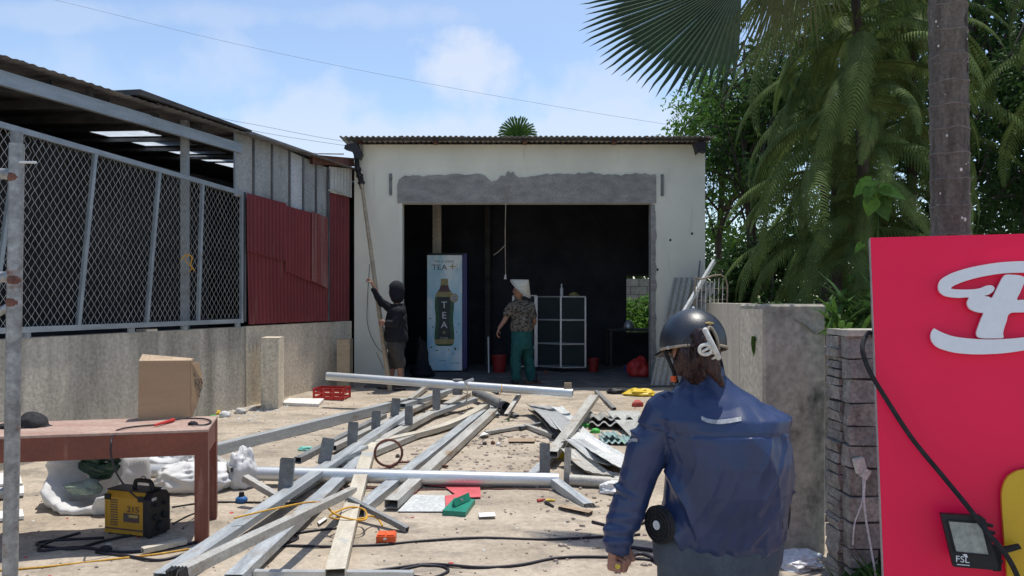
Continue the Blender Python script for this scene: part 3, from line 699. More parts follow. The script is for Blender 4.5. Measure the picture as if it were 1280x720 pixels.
# block pier: rough stone blocks, each its own piece
T = thing('block_pier', (1.78, 4.2, 0), 'rough grey stone block pier with a socket, left of the pink sign', 'pier')
random.seed(11)
px0, px1, py0, py1 = 1.735, 2.3, 3.92, 4.17
mb = MB(); mb.b2((px0+.025, py0+.025, 0), (px1-.02, py1-.02, 1.30)); mk('mortar', mb, 'mortar', T)
z = .0; r = 0
def rough(mb, e):
    mb.v = [p+V((random.uniform(-e, e), random.uniform(-e, e), random.uniform(-e, e)*.6)) for p in mb.v]
while z < 1.25:
    h = random.choice([.10, .12, .14, .11]); h = min(h, 1.315-z)
    x = px0+(0 if r % 2 else -.0)
    cuts = [px0, px0+random.uniform(.16, .26), px0+random.uniform(.36, .46), px1]
    for i in range(3):
        mb = MB(); mb.b2((cuts[i]+.004, py0-random.uniform(0, .012), z+.004), (cuts[i+1]-.005, py0+.08, z+h-.005)); rough(mb, .011); mk('stone_block', mb, 'block', T)
    y = py0+.085
    zz = z
    while zz < z+h-.02:                                # thin stones stacked on the left face
        hh = random.uniform(.04, .075); hh = min(hh, z+h-zz); y = py0+.085
        while y < py1:
            l = random.uniform(.12, .3); mb = MB(); mb.b2((px0-random.uniform(.0, .02), y+.004, zz+.003), (px0+.07, min(y+l, py1), zz+hh-.002)); rough(mb, .009); mk('thin_stone', mb, 'block', T); y += l
        zz += hh
    z += h; r += 1
mb = MB(); mb.b2((px0-.01, py0-.012, z), (px1, py1, z+.03)); rough(mb, .004); mk('cap_slab', mb, 'wallgrey', T)
# red paint stain on the pillar side next to the pier
mb = MB(); mb.prism([V((1.8585, 4.6, 1.30)), V((1.8585, 4.9, 1.33)), V((1.8585, 4.9, .95)), V((1.8585, 4.62, .92)), V((1.8585, 4.56, 1.05))], (.002, 0, 0))
SO = mk('wall_socket', (lambda m: (m.box((1.778, 3.885, .655), (.05, .03, .075), Matrix.Rotation(-.25, 3, 'Y')), m.box((1.80, 3.875, .615), (.03, .035, .05), Matrix.Rotation(.5, 3, 'Y')), m)[-1])(MB()), 'clip', label='small white plug socket hanging on the face of the block pier', cat='socket')
mb = MB(); mb.tube(spline([V((1.80, 3.875, .60)), V((1.79, 3.865, .5)), V((1.80, 3.87, .4)), V((1.82, 3.87, .28)), V((1.84, 3.86, .14)), V((1.85, 3.85, .02))]), .005, 6)
mb.tube(spline([V((1.79, 3.875, .60)), V((1.785, 3.87, .48)), V((1.75, 3.88, .36)), V((1.74, 3.88, .25))]), .0035, 6)
mk('socket_cable', mb, 'plast', label='thin grey cable dangling from the socket down the block pier', cat='cable')
# ================================================================== steel sections lying in the yard
random.seed(21)
PILE = 'galvanised steel sections dumped in a pile across the yard'
def beam(a, b, w, h, mat, label, cat='steel beam', bend=0., dent=.0015, group=PILE, roll=0.):
    return steel('steel_beam', at(*a), at(*b), w, h, mat, label, cat, group, bend=bend, dent=dent, roll=roll)
A = beam((203, 722, .08), (511, 515, .10), .10, .045, 'galv', 'long galvanised steel beam carrying a row of upright plate stubs, from the front left corner to the pile centre')
AI = WMAT[A]
def stub(px0, py0, px1, py1, parent, h=None, mat='galvdark', tilt=.0, Y=None):
    # upright plate box, foot at the lower edge of its outline
    c = at((px0+px1)/2, py1, .10) if Y is None else dep((px0+px1)/2, py1, Y)
    sc = F/c.y; w = (px1-px0)/sc; hh = (py1-py0)/sc
    mb = MB(); R = Matrix.Rotation(random.uniform(-.15, .35), 3, 'Z') @ Matrix.Rotation(tilt, 3, 'Y')
    vs = rtube_mb(hh, w, .045, .003); RR = R @ Matrix(((0, 1, 0), (0, 0, 1), (1, 0, 0)))
    mb.add([c+RR @ p for p in vs.v], vs.f)
    o = mk('stub_plate', mb, mat, parent); return o
for (a, b, c, d, t) in [(348, 573, 365, 614, .08), (397, 548, 412, 580, .2), (434, 528, 446, 556, .06), (464, 514, 475, 536, .05), (488, 498, 498, 521, .1)]:
    stub(a, b, c, d, A, tilt=t)
J = beam((437, 573, .04), (584, 493, .09), .10, .055, 'galvdirty', 'dusty steel beam with two upright stubs in the middle of the pile')
for (a, b, c, d, t) in [(506, 508, 516, 530, 0), (541, 487, 550, 511, 0)]: stub(a, b, c, d, J, tilt=t)
beam((292, 724, .05), (474, 553, .05), .10, .05, 'galv', 'pale blue steel beam lying on the ground directly beneath the beam with stubs')
C_ = steel('steel_beam', at(441, 613, .12), dep(226, 716, 3.0), .062, .045, 'galvdirty', 'battered steel beam propped towards the camera with a torn blackened front end', 'steel beam', PILE, dent=.004)
# torn open black end
e = dep(224, 716, 2.98); mb = MB(); ax = (dep(441, 613, 5)-e).normalized()
Fm = frame_x(e, e+(at(441, 613, .12)-e))
for k in range(5):
    P = [V((-.03-.03*random.random(), -.032+.014*k, -.025+.01*random.random())), V((.02, -.032+.014*k, -.02)), V((.02, -.02+.014*k, .02)), V((-.02-.04*random.random(), -.025+.014*k, .02*random.random()))]
    mb.prism([Fm @ p for p in P], Fm.to_3x3() @ V((0, .004, .003)))
mk('torn_end', mb, 'black', C_)
D = beam((419, 717, .07), (464, 556, .07), .105, .05, 'creamsteel', 'cream painted rusty steel plank crossing under the pipe to the orange box', bend=.01)
beam((447, 640, .03), (603, 515, .05), .10, .06, 'galv', 'left one of the two parallel beams leading under the front pipe', dent=.001)
beam((489, 630, .05), (619, 512, .05), .10, .06, 'galvdirty', 'right one of the two parallel beams, its open black end facing the camera', dent=.001)
beam((437, 624, .13), (509, 662, .02), .035, .035, 'galvdark', 'thin square tube sloping down towards the orange box', 'steel tube')
beam((266, 563, .05), (507, 503, .06), .10, .10, 'galv', 'long blue grey box beam lying behind the table leg, left of the pile', dent=.0)
beam((512, 500, .04), (533, 484, .05), .06, .05, 'galvdirty', 'short steel offcut at the far end of the pile near the long pole')
beam((503, 507, .12), (568, 487, .13), .09, .05, 'galv', 'topmost beam at the back of the pile reaching under the far pipe')
beam((416, 560, .06), (556, 493, .07), .08, .05, 'galvdirty', 'grimy steel beam in the pile just right of the beam with stubs')
beam((467, 554, .06), (608, 506, .1), .10, .05, 'creamsteel', 'longest cream steel beam curving along the front of the pile', bend=-.12)
beam((494, 534, .05), (594, 499, .10), .08, .05, 'galv', 'steel beam ending beside the dark pipe in the pile')
beam((421, 584, .04), (521, 543, .04), .10, .05, 'galvdirty', 'short steel beam with a rough end behind the brown hose ring')
beam((363, 620, .03), (420, 585, .03), .08, .04, 'galv', 'short pale steel beam under the front pipe left of the cream plank')
beam((372, 575, .03), (480, 520, .04), .07, .05, 'galvdark', 'dark steel angle lying behind the row of plate stubs')
beam((395, 590, .08), (455, 560, .10), .09, .05, 'galv', 'stubby steel beam wedged between the plate stubs and the front pipe')
beam((306, 597, .2), (345, 620, .10), .05, .04, 'galvdirty', 'short square tube hanging from the front pipe beside the first plate stub', 'steel tube')
beam((268, 572, .12), (292, 587, .16), .05, .04, 'galvdirty', 'short square tube poking out behind the table leg above the pipe', 'steel tube')
beam((318, 717, .03), (517, 718, .03), .04, .035, 'galvpale', 'pale square tube lying across the bottom edge of the yard', 'steel tube')
beam((178, 688, .03), (232, 676, .03), .05, .03, 'creamsteel', 'short pale plank end sticking out from the shade of the table', 'steel plank')
beam((607, 541, .03), (660, 532, .03), .05, .03, 'galvdirty', 'thin bent channel with a white cap lying right of the parallel beams', 'steel channel')
beam((657, 532, .03), (692, 545, .03), .05, .04, 'galvdirty', 'short channel leading to the curved roof sheets', 'steel channel')
beam((650, 535, .03), (678, 529, .03), .04, .03, 'galvdark', 'little dark channel offcut behind the short channel', 'steel channel')
beam((633, 519, .05), (649, 494, .22), .05, .04, 'galvdirty', 'upright leaning offcut beside the dark pipe', 'steel tube')
beam((604, 497, .08), (622, 519, .03), .05, .03, 'creamsteel', 'pale strip bent under the dark pipe', 'steel strip')
beam((628, 512, .03), (646, 520, .03), .06, .03, 'galvdark', 'dark crumpled bracket at the mouth of the dark pipe', 'steel bracket')
beam((607, 484, .16), (622, 492, .13), .04, .03, 'galvdark', 'short bracket under the far pipe above the tangle', 'steel bracket')
beam((745, 489, .03), (768, 511, .03), .05, .03, 'galvdark', 'dark thin square tube lying left of the grey sheet', 'steel tube')
beam((690, 568, .12), (743, 496, .20), .10, .055, 'galvdirty', 'dusty steel beam crossing over the curved roof sheets')
u1 = steel('upright_plate', at(681, 596, .0), at(681, 596, .0)+V((.0, .02, .27)), .085, .05, 'galvdark', 'dark upright steel plate standing near the right end of the front pipe', 'steel plate', PILE)
u2 = steel('upright_plate', at(708.5, 604, .0), at(708.5, 604, .0)+V((.01, .0, .28)), .05, .05, 'galvdirty', 'narrow upright steel post at the right end of the front pipe', 'steel post', PILE)
beam((660, 600, .02), (690, 570, .04), .08, .04, 'galv', 'pale steel strip lying behind the dark upright plate', 'steel strip')
# pipes
p0, p1 = at(131, 589.5, .30), at(702, 602, .27); p1 = dep(702, 602, p0.y*1.0)
pipe('front_pipe', dep(131, 587.5, 6.02), dep(698, 600.5, 5.95), .056, 'galvpale', 'long shiny round pipe spanning the foreground of the pile', 'pipe')
steel('bent_square_tube', dep(694, 603, 5.88), dep(735, 634, 5.45), .075, .06, 'galv', 'broken square leg slanting down from the right end of the front pipe', 'steel leg')
pipe('far_pipe', dep(409, 470, 9.6), dep(716, 491.5, 8.9), .052, 'galvpale', 'long pale pipe lying across the yard in front of the doorway', 'pipe')
pipe('dark_pipe', at(595, 491, .12), at(633, 509, .09), .062, 'galvdark', 'short dark grey pipe with an open end in the tangle right of the pile', 'pipe')
pipe('grey_pipe', at(712, 600, .045), at(778, 604, .045), .045, 'galvdirty', 'grey round pipe lying behind the woman under the curved sheets', 'pipe')
mb = MB(); c = dep(710, 483, 8.93)
mb.box(c, (.085, .05, .085)); mk('end_block', mb, 'wood', label='small pale wooden block sitting on the right end of the far pipe', cat='block')
mb = MB(); c = dep(573, 485, 9.25)
mb.tube([dep(572, 474, 9.25), dep(572, 493, 9.25)], .064, 14); mk('pipe_collar', mb, 'galvdark', label='dark collar clamped round the middle of the far pipe', cat='collar')
mb = MB(); mb.box(dep(586, 476, 9.1), (.12, .02, .03), Matrix.Rotation(-.35, 3, 'Y')); mb.box(dep(583, 479, 9.1), (.03, .03, .05)); mk('pipe_tag', mb, 'plast', label='pale scrap of strapping on top of the far pipe', cat='strap')
mb = MB(); mb.tube(spline([dep(583, 478, 9.1), dep(584, 492, 9.05), at(583, 503, .1), at(585, 510, .05)]), .006, 5); mb.tube(spline([dep(577, 490, 9.05), at(590, 495, .14), at(605, 503, .1)]), .006, 5)
mk('yellow_string', mb, 'bamboo', label='pale yellow string tied round the far pipe near its collar', cat='string')
mb = MB(); mb.tube(spline([dep(627, 481, 9.0), dep(627, 489, 8.94), at(624, 494, .1)]), .005, 5); mk('yellow_string', mb, 'ycord', label='short yellow string loop hanging from the far pipe right of the tangle', cat='string')

o = [q for q in WMAT if q.name.startswith('bent_square_tube')][0]
mb = MB(); e0 = WMAT[o] @ V(((dep(735, 634, 5.45)-dep(694, 603, 5.88)).length, 0, 0)); dx = (dep(735, 634, 5.45)-dep(694, 603, 5.88)).normalized()
for k in range(5): mb.add([e0+V((-.036+.016*k, -.01, .03)), e0+V((-.02+.016*k, -.01, .03)), e0+V((-.016+.016*k, -.02, -.02))+dx*(.03+.03*random.random()), e0+V((-.03+.016*k, -.02, -.02))+dx*(.02+.03*random.random())], [(0, 1, 2, 3)])
mk('torn_end', mb, 'black', o)
# ------------------------------------------------------------------ bent roof sheets on the right of the pile
def strip(name, pts, wdt, mat, label, rib=True, turn=.12, cat='roof sheet'):
    P = spline([at(*p) for p in pts], 10); mb = MB(); k = 9; n = len(P)
    for i, p in enumerate(P):
        t = (P[min(i+1, n-1)]-P[max(i-1, 0)]).normalized(); s = V((0, 0, 1)).cross(t).normalized(); up = t.cross(s)
        for j in range(k):
            q = j/(k-1)-.5; z = (.022 if j in (0, k-1) else 0)+(.004*(j % 2) if rib else 0)
            z += (.0035*sin(i*1.9) if (rib and i > n*.6) else 0)*(abs(q)*2)
            mb.v.append(p-s*(wdt*q)+up*z+V((0, 0, turn*wdt*q)))
    for i in range(n-1):
        for j in range(k-1): a = i*k+j; mb.f.append((a, a+1, a+k+1, a+k))
    m = len(mb.v); mb.v += [p-V((0, 0, .004)) for p in mb.v]; mb.f += [tuple(x+m for x in f[::-1]) for f in list(mb.f)]
    return mk(name, mb, mat, label=label, cat=cat, group='bent roof sheets lying right of the pile')
strip('bent_sheet', [(671, 507, .10), (690, 521, .07), (708, 538, .10)], .30, 'galvpale', 'pale bent roof sheet under the crossing beam, its end pointing to the doorway')
strip('bent_sheet', [(688, 508, .05), (703, 524, .04), (722, 545, .10), (752, 564, .08), (790, 586, .10)], .30, 'asbpale', 'grey bent roof sheet behind the brighter one')
strip('bent_sheet', [(718, 549, .16), (737, 562, .10), (758, 577, .05), (778, 583, .08)], .34, 'galvpale', 'brightest bent roof sheet with a crimped end beside the woman')
strip('bent_sheet', [(711, 561, .14), (727, 577, .07), (748, 592, .05), (778, 597, .07)], .22, 'galvdirty', 'lowest curved roof sheet with a notched edge beside the woman')
strip('bent_sheet', [(664, 513, .06), (680, 526, .05), (696, 546, .04)], .08, 'galvdark', 'narrow dark strip left of the pale bent sheet', rib=False)
strip('bent_sheet', [(716, 566, .03), (736, 588, .02), (758, 600, .02)], .12, 'galvdark', 'dark strip lying in the shade under the curved sheets', rib=False)
def wavysheet(a, b, w, l, z0, z1, mat, label, rot, pitch=.13, amp=.022):
    p = at(a, b, z0); mb = MB(); U = V((cos(rot), sin(rot), 0)); L = V((-sin(rot), cos(rot), z1)).normalized()
    mb.wave(p, U, L, U.cross(L), w, l, pitch, amp, .006)
    return mk('corrugated_piece', mb, mat, label=label, cat='corrugated sheet', group='broken corrugated sheets near the woman', smooth=60)
wavysheet(736, 530, .62, .5, .06, -.03, 'asbroken', 'broken black edged corrugated cement sheet, lower one of the two by the grey sheet', -.12)
wavysheet(738, 523, .58, .6, .10, -.05, 'asbroken', 'broken corrugated cement sheet lying on top of the other', -.05)
wavysheet(752, 553, .42, .34, .03, .03, 'bluegreen', 'blue green ribbed plastic sheet piece beside the woman', -.03, .06, .012)
wavysheet(756, 545, .16, .2, .08, .03, 'bluegreen', 'small blue green ribbed scrap on top of the ribbed plastic sheet', .1, .06, .012)
mb = MB(); P = [at(757, 513, .12), at(800, 514, .12), at(800, 560, .05), at(788, 545, .05)]; mb.prism(P, (0, 0, -.008)); mk('grey_sheet', mb, 'asb', label='flat grey sheet with a slanting edge, partly hidden behind the woman', cat='sheet')

# ------------------------------------------------------------------ loose things on the ground
def flat(name, pts, mat, label, cat, th=.006, h=.012):
    P = [at(x, y, h) for x, y in pts]; mb = MB(); mb.prism(P, (0, 0, -th)); return mk(name, mb, mat, label=label, cat=cat)
flat('white_board', [(497, 639), (517, 618), (556, 619), (557, 639)], 'asbpale', 'flat pale board lying beside the green plastering float', 'board')
flat('red_sheet', [(517, 619), (527, 605), (556, 608), (575, 622), (601, 621), (600, 607), (560, 600), (530, 602)], 'redpale', 'torn red plastic sheet lying flat behind the green float', 'plastic sheet', .004, .018)
flat('red_sheet', [(556, 620), (572, 617), (576, 634), (558, 638)], 'redpale', 'small red plastic scrap tucked between the pale board and the float', 'plastic sheet', .004, .022)
flat('paper_scrap', [(460, 618), (472, 611), (478, 620), (466, 625)], 'white', 'white paper scrap between the cream plank and the left parallel beam', 'paper', .003, .02)
flat('paper_scrap', [(598, 641), (618, 640), (620, 645), (599, 646)], 'white', 'small white paper strip lying on bare sand right of the green float', 'paper', .003, .02)
# green float
T = thing('plastering_float', at(574, 636, 0), 'green plastic plastering float lying upside down with its handle up', 'float')
a, b, c, d = at(553, 638, .035), at(582, 640, .035), at(594, 624, .035), at(568, 622, .035)
mb = MB(); mb.prism([a, b, c, d], (0, 0, -.035)); mk('blade', mb, 'tealgreen', T)
h0, h1 = at(567, 633, .04), at(586, 624, .04); up = V((0, 0, .05))
mb = MB(); q = (h1-h0); s = V((-q.y, q.x, 0)).normalized()*.018
mb.prism([h0-s, h0+s, h0+up*1.0], q); mk('handle', mb, 'tealgreen', T)
mb = MB(); mb.box((h0+h1)/2+V((-.01, -.022, .026)), (.05, .002, .018), Matrix.Rotation(.25, 3, 'Z')); mk('label_sticker', mb, 'litterw', T)
# orange box
T = thing('orange_box', at(482, 677, 0), 'small bright orange plastic battery case on the sand at the end of the yellow cord', 'case')
mb = MB(); c = at(482, 674, .03); R = Matrix.Rotation(.05, 3, 'Z')
mb.box(c+V((0, .03, 0)), (.115, .10, .045), R); mk('case', mb, 'orange', T)
mb = MB(); mb.box(c+V((-.028, .03, .025)), (.045, .085, .012), R); mk('lid_ridge', mb, 'orange', T)
mb = MB(); mb.box(c+V((.028, .03, .025)), (.045, .085, .012), R); mk('lid_ridge', mb, 'orange', T)
mb = MB(); mb.box(c+V((.0, -.024, .008)), (.018, .006, .012), R); mk('latch', mb, 'litterw', T)
# red crate
def crate(o, w, d, h, rot):
    T = thing('red_crate', o, 'red slatted plastic crate on the sand beside the foam board', 'crate'); R = Matrix.Rotation(rot, 3, 'Z')
    def bx(c, s, nm='slat'): mb = MB(); mb.box(V(o)+R @ V(c), s, R); mk(nm, mb, 'red', T)
    bx((0, 0, .006), (w, d, .012), 'base')
    for sy in (-1, 1):
        for z in (.028, .085, .142, h-.012): bx((0, sy*d/2, z), (w, .008, .024))
    for sx in (-1, 1):
        for z in (.028, .085, .142, h-.012): bx((sx*w/2, 0, z), (.008, d, .024))
    for sx in (-1, -.33, .33, 1):
        for sy in (-1, 1): bx((sx*(w/2), sy*d/2*1.004, h/2), (.028, .014, h), 'corner_post')
crate(at(410, 500, 0)+V((.02, .14, 0)), .40, .28, .15, -.1)
mb = MB(); P = [at(350, 503, .04), at(362, 497.5, .04), at(405, 498, .04), at(398, 505, .04)]; mb.prism(P, (0, 0, -.035)); mk('foam_board', mb, 'foam', label='white foam slab lying by the left wall post', cat='foam slab')
# brown hose ring standing up
mb = MB(); c = at(485, 584, .02); r = .115; pts = []
for i in range(33):
    a = 2*pi*i/30; pts.append(c+V((r*sin(a)*1.0, .05*(i/30)+.03*sin(a), r*(1-cos(a)))))
mb.tube(pts, .011, 8); mb.tube(spline([c, at(500, 578, .02), at(530, 579, .02), at(560, 583, .02)]), .010, 6)
mb.tube(spline([c, at(460, 596, .02), at(430, 602, .02), at(424, 608, .02), at(440, 612, .02), at(500, 606, .02)]), .009, 6)
mk('hose', mb, 'rust', label='brown rubber hose with one loop standing upright behind the front pipe', cat='hose')
# crumpled bags: lumpy shells
def crumple(name, c, r, mat, label, cat, amp=.35, seed=1, n=34, m=20, flatb=True):
    mb = MB(); mb.ball((0, 0, 0), (1, 1, 1), n, m); c = V(c)
    for i, p in enumerate(mb.v):
        k = 1+amp*(NZ.noise(p*1.6+V((seed, 0, 0)))+.6*(.5-abs(NZ.noise(p*2.6+V((0, seed, 0))))*2)+.3*(.5-abs(NZ.noise(V((p.x*6.5, p.y*6.5, p.z*2.2))+V((0, 0, seed))))*2)+.12*(.5-abs(NZ.noise(V((p.x*12, p.y*12, p.z*5))+V((0, 3, seed))))*2))
        q = V((p.x*r[0]*k, p.y*r[1]*k, p.z*r[2]*k))
        if flatb and q.z < -r[2]*.5: q.z = -r[2]*.5
        mb.v[i] = c+q+V((0, 0, r[2]*.5 if flatb else 0))
    return mk(name, mb, mat, label=label, cat=cat, smooth=(16 if mat in ('plast', 'yel2', 'mint') else 'all'))
crumple('yellow_bag', at(697, 573, 0), (.085, .05, .06), 'yel2', 'yellow crumpled wrapper between the dark upright plate and the crossing beam', 'wrapper', seed=3, n=18, m=10)
crumple('yellow_bag', at(800, 494, 0), (.20, .14, .06), 'yel2', 'large yellow plastic bag near the doorway right of the black heap', 'bag', seed=5, n=22, m=12)
crumple('black_heap', at(772, 492, 0), (.15, .08, .05), 'black', 'black crumpled plastic lying left of the yellow bag by the doorway', 'bag', seed=9, n=20, m=12)
crumple('green_scrap', at(731, 534, 0), (.06, .03, .03), 'green', 'bright green plastic scrap beside the crossing beam', 'scrap', seed=2, n=12, m=8)
crumple('green_scrap', at(744, 541, 0), (.05, .03, .03), 'green', 'smaller bright green scrap nearer the ribbed plastic sheet', 'scrap', seed=8, n=12, m=8)
crumple('green_scrap', at(775, 554, 0), (.10, .03, .02), 'green', 'flat green scrap in front of the ribbed plastic sheet', 'scrap', seed=6, n=12, m=8)
crumple('red_scrap', at(797, 508, 0), (.07, .05, .05), 'litterr', 'red plastic lump beside the woman near the yellow bag', 'scrap', seed=4, n=12, m=8)
crumple('mint_bag', at(382, 563, 0), (.075, .04, .025), 'mint', 'mint green plastic bag left of the plate stubs', 'bag', seed=12, n=20, m=12)
crumple('plastic_bag', at(768, 616, .0), (.11, .08, .06), 'plast', 'white plastic bag lying against the woman below the grey pipe', 'bag', seed=14, n=24, m=14)
crumple('brown_stone', at(717, 607, 0), (.045, .035, .028), 'stone', 'pale rounded stone left of the rusty cap', 'stone', .12, 3, 14, 8)
crumple('rusty_coupling', at(730, 606, 0), (.04, .035, .045), 'rust', 'rusty pipe cap beside the pale stone', 'cap', .1, 5, 14, 8)
crumple('clear_bag', at(999, 706, 0), (.13, .12, .05), 'plast', 'clear plastic bag at the foot of the square pillar', 'bag', seed=18, n=26, m=16)
mb = MB(); c = at(302, 628, 0); mb.ball(c+V((0, 0, .02)), (.045, .04, .03), 12, 8); mk('blue_cup', mb, 'blue', label='blue plastic cap lying on the sand behind the first beam', cat='cap')
mb = MB(); mb.tube([c+V((0, 0, .03)), c+V((.0, 0, .075))], [.025, .018], 8); mk('black_plug', mb, 'black', label='black plug sitting on the blue cap behind the first beam', cat='plug')
mb = MB(); mb.tube([at(605, 545, .02), at(604, 541, .05)], [.055, .02], 12); mk('white_cup', mb, 'white', label='white plastic cup end capping the thin bent channel', cat='cup')
for i, (x, y, m, lb) in enumerate([(606, 556, 'litterd', 'dark round lump left of the white lid among pebbles'), (616, 555, 'rust', 'brown round lump in the middle of the pebbles'), (623, 557, 'white', 'whitish lump right of the brown lump'), (497, 572, 'litterd', 'dark nut just right of the hose ring')]):
    crumple('small_lump', at(x, y, 0), (.022, .02, .022), m, lb, 'lump', .15, i, 10, 7)
strip_pl = mk('wooden_batten', (lambda m: m.hexa([at(698, 633, 0), at(736, 641, 0), at(741, 638, 0), at(703, 630, 0), at(698, 633, .025), at(736, 641, .03), at(741, 638, .03), at(703, 630, .025)]))(MB()), 'wood', label='short dirty wooden batten below the broken pipe leg', cat='batten')
mk('wooden_batten', (lambda m: m.hexa([at(636, 552, 0), at(668, 552, 0), at(670, 548, 0), at(636, 547, 0), at(636, 552, .02), at(668, 552, .02), at(670, 548, .02), at(636, 547, .02)]))(MB()), 'wood', label='pinkish wooden batten lying in front of the bent channel', cat='batten')
mk('wooden_batten', (lambda m: m.hexa([at(397, 652, 0), at(399, 655, 0), at(409, 648, 0), at(407, 646, 0), at(397, 652, .02), at(399, 655, .02), at(409, 648, .02), at(407, 646, .02)]))(MB()), 'foam', label='tiny pale offcut beside the cream plank', cat='offcut')
# small screwdriver and debris near pipe leg
for (a, b, m, lb) in [((672, 626), (681, 624), 'litterr', 'pink handled tool bit on the sand left of the broken pipe leg'), ((682, 628), (692, 633), 'black', 'small black pliers lying by the pink handled bit'), ((683, 625), (694, 625), 'yel2', 'tiny yellow strip beside the black pliers')]:
    mb = MB(); mb.tube([at(*a, .012), at(*b, .012)], [.014, .007], 6); mk('small_tool', mb, m, label=lb, cat='tool')

# ------------------------------------------------------------------ litter and gravel nobody could count
def scatter(name, n, boxes, mat, smin, smax, seed, flatness=.4, label=None, cat=None):
    random.seed(seed); mb = MB()
    for _ in range(n):
        x0, y0, x1, y1 = random.choice(boxes); x = random.uniform(x0, x1); y = random.uniform(y0, y1); s = random.uniform(smin, smax)**1.0
        p = V((x, y, ground_z(x, y))); R = Matrix.Rotation(random.uniform(0, 6.28), 3, 'Z') @ Matrix.Rotation(random.uniform(-.35, .35), 3, 'X')
        o = len(mb.v); k = random.randint(4, 6); top = []
        for j in range(k): a = 2*pi*j/k; rr = s*random.uniform(.6, 1.15); top.append(V((rr*cos(a), rr*sin(a)*.75, 0)))
        vs = [p+R @ (q*1.1)-V((0, 0, .003)) for q in top]+[p+R @ (q*.75+V((0, 0, s*flatness))) for q in top]
        mb.add(vs, [tuple(range(k, 2*k))]+[(j, (j+1) % k, (j+1) % k+k, j+k) for j in range(k)])
    return mk(name, mb, mat, kind='stuff', label=label, cat=cat)
yard = [(-3.6, 4, 1.2, 8), (-3, 7, 1.6, 11), (-3.6, 3.2, .6, 6), (-1, 6, 1.3, 8.5)]
scatter('pebbles', 800, yard, 'stone', .004, .014, 1, .6, 'small pale stones and clods of dirt scattered over the sandy yard', 'pebbles')
scatter('pebbles', 170, [(-.5, 5.6, 1.2, 8.0), (.2, 4.2, .9, 6)], 'stone', .01, .028, 11, .5, 'larger broken clods lying between the beams and the curved sheets', 'pebbles')
scatter('dark_litter', 300, yard, 'litterd', .004, .014, 2, .25, 'dark chips and crumbs of litter scattered over the sand', 'litter')
scatter('paper_litter', 150, yard+[(-3.5, 8.5, -2.6, 9.6)], 'litterw', .006, .026, 3, .12, 'scraps of white paper and plastic strewn over the sand', 'litter')
scatter('red_litter', 55, yard, 'litterr', .006, .022, 4, .2, 'small red scraps strewn among the steel', 'litter')
def atbox(x0, y0, x1, y1):
    a, b = at(x0, y1, 0), at(x1, y0, 0); return (min(a.x, b.x), a.y, max(a.x, b.x), b.y)
scatter('twigs', 160, [atbox(636, 590, 700, 545), atbox(520, 610, 640, 560), atbox(560, 560, 640, 545)], 'stone', .012, .035, 6, .35, 'brown clods and twigs in the heap right of the parallel beams', 'litter')
for i, (x, y, m, s, lb) in enumerate([(272, 518, 'yel2', .05, 'yellow wrapper on the little litter heap at the wall foot'), (281, 521, 'sack', .07, 'white plastic bag on the litter heap at the wall foot'), (266, 523, 'green', .04, 'green scrap at the left of the litter heap at the wall foot'), (300, 517, 'litterw', .07, 'pale rubbish further along the wall foot')]):
    crumple('wall_litter', at(x, y, 0), (s, s*.7, s*.6), m, lb, 'litter', seed=20+i, n=14, m=9)
scatter('wall_rubbish', 160, [atbox(262, 528, 312, 512), atbox(300, 516, 350, 506)], 'litterw', .008, .03, 9, .3, 'mixed pale rubbish along the foot of the left wall', 'litter')

# ------------------------------------------------------------------ cables on the ground
def cable(pts, r, mat, label, name='cable', cat='cable', n=6):
    mb = MB(); mb.tube(spline([at(p[0], p[1], p[2] if len(p) > 2 else r) for p in pts], 8), r, n); return mk(name, mb, mat, label=label, cat=cat, smooth='all')
cable([(330, 686), (360, 682), (410, 683), (470, 681), (540, 675), (600, 672), (680, 674), (750, 671), (800, 668)], .0085, 'rubber', 'purple black power cable running across the sand behind the orange box')
cable([(450, 716), (500, 709), (540, 705), (600, 709), (650, 706), (700, 697), (760, 696), (820, 700)], .009, 'rubber', 'black cable running along the bottom of the yard to the woman')
cable([(520, 706), (552, 708), (560, 714), (540, 722), (512, 719), (500, 713), (530, 706)], .008, 'rubber', 'loop of black cable lying in front of the bottom cable')
cable([(343, 672), (365, 667), (372, 673), (352, 680), (335, 678), (350, 671), (385, 664), (425, 660)], .008, 'rubber', 'small coil of dark cable beside the shadow of the propped beam')
cable([(760, 680), (790, 684), (830, 690), (880, 700)], .012, 'rubber', 'upper black cable passing under the woman at hip height'); cable([(770, 712, .02), (800, 692, .02), (840, 712, .02)], .012, 'rubber', 'black cable bent in a curve beside the woman leg')
cable([(740, 652), (780, 660), (820, 650), (850, 660)], .010, 'rubber', 'black cable running behind the woman above the others')
cable([(480, 614), (540, 612), (600, 611), (688, 612)], .006, 'rust', 'thin brown wire lying in the shadow of the front pipe')
cable([(215, 634), (262, 628), (330, 628), (400, 630)], .007, 'blackmat', 'dark hose lying on the sand behind the table leg')
cable([(0, 713), (60, 708), (140, 699), (200, 692), (236, 686)], .006, 'ycord', 'yellow cord lying in front of the table shadow'); cable([(216, 655, .02), (235, 645, .04), (249, 640, .02)], .006, 'rubber', 'short black lead coming out of the welder towards the table leg')
cable([(130, 672), (60, 676), (48, 681), (90, 686), (130, 676), (170, 668)], .009, 'rubber', 'thick black welding cable looped on the shaded sand left of the welder')
cable([(100, 666), (60, 678), (50, 688), (100, 684), (150, 690), (200, 686), (246, 678)], .009, 'rubber', 'thick black welding cable running in front of the welder to the table leg')
cable([(120, 690), (160, 695), (200, 700), (240, 690), (262, 688)], .009, 'rubber', 'lowest black cable in the shade in front of the welder')
crumple('cable_joint', at(132, 688, 0), (.04, .025, .02), 'blackmat', 'black cable connector lying among the loops in front of the welder', 'connector', .1, 2, 12, 8)
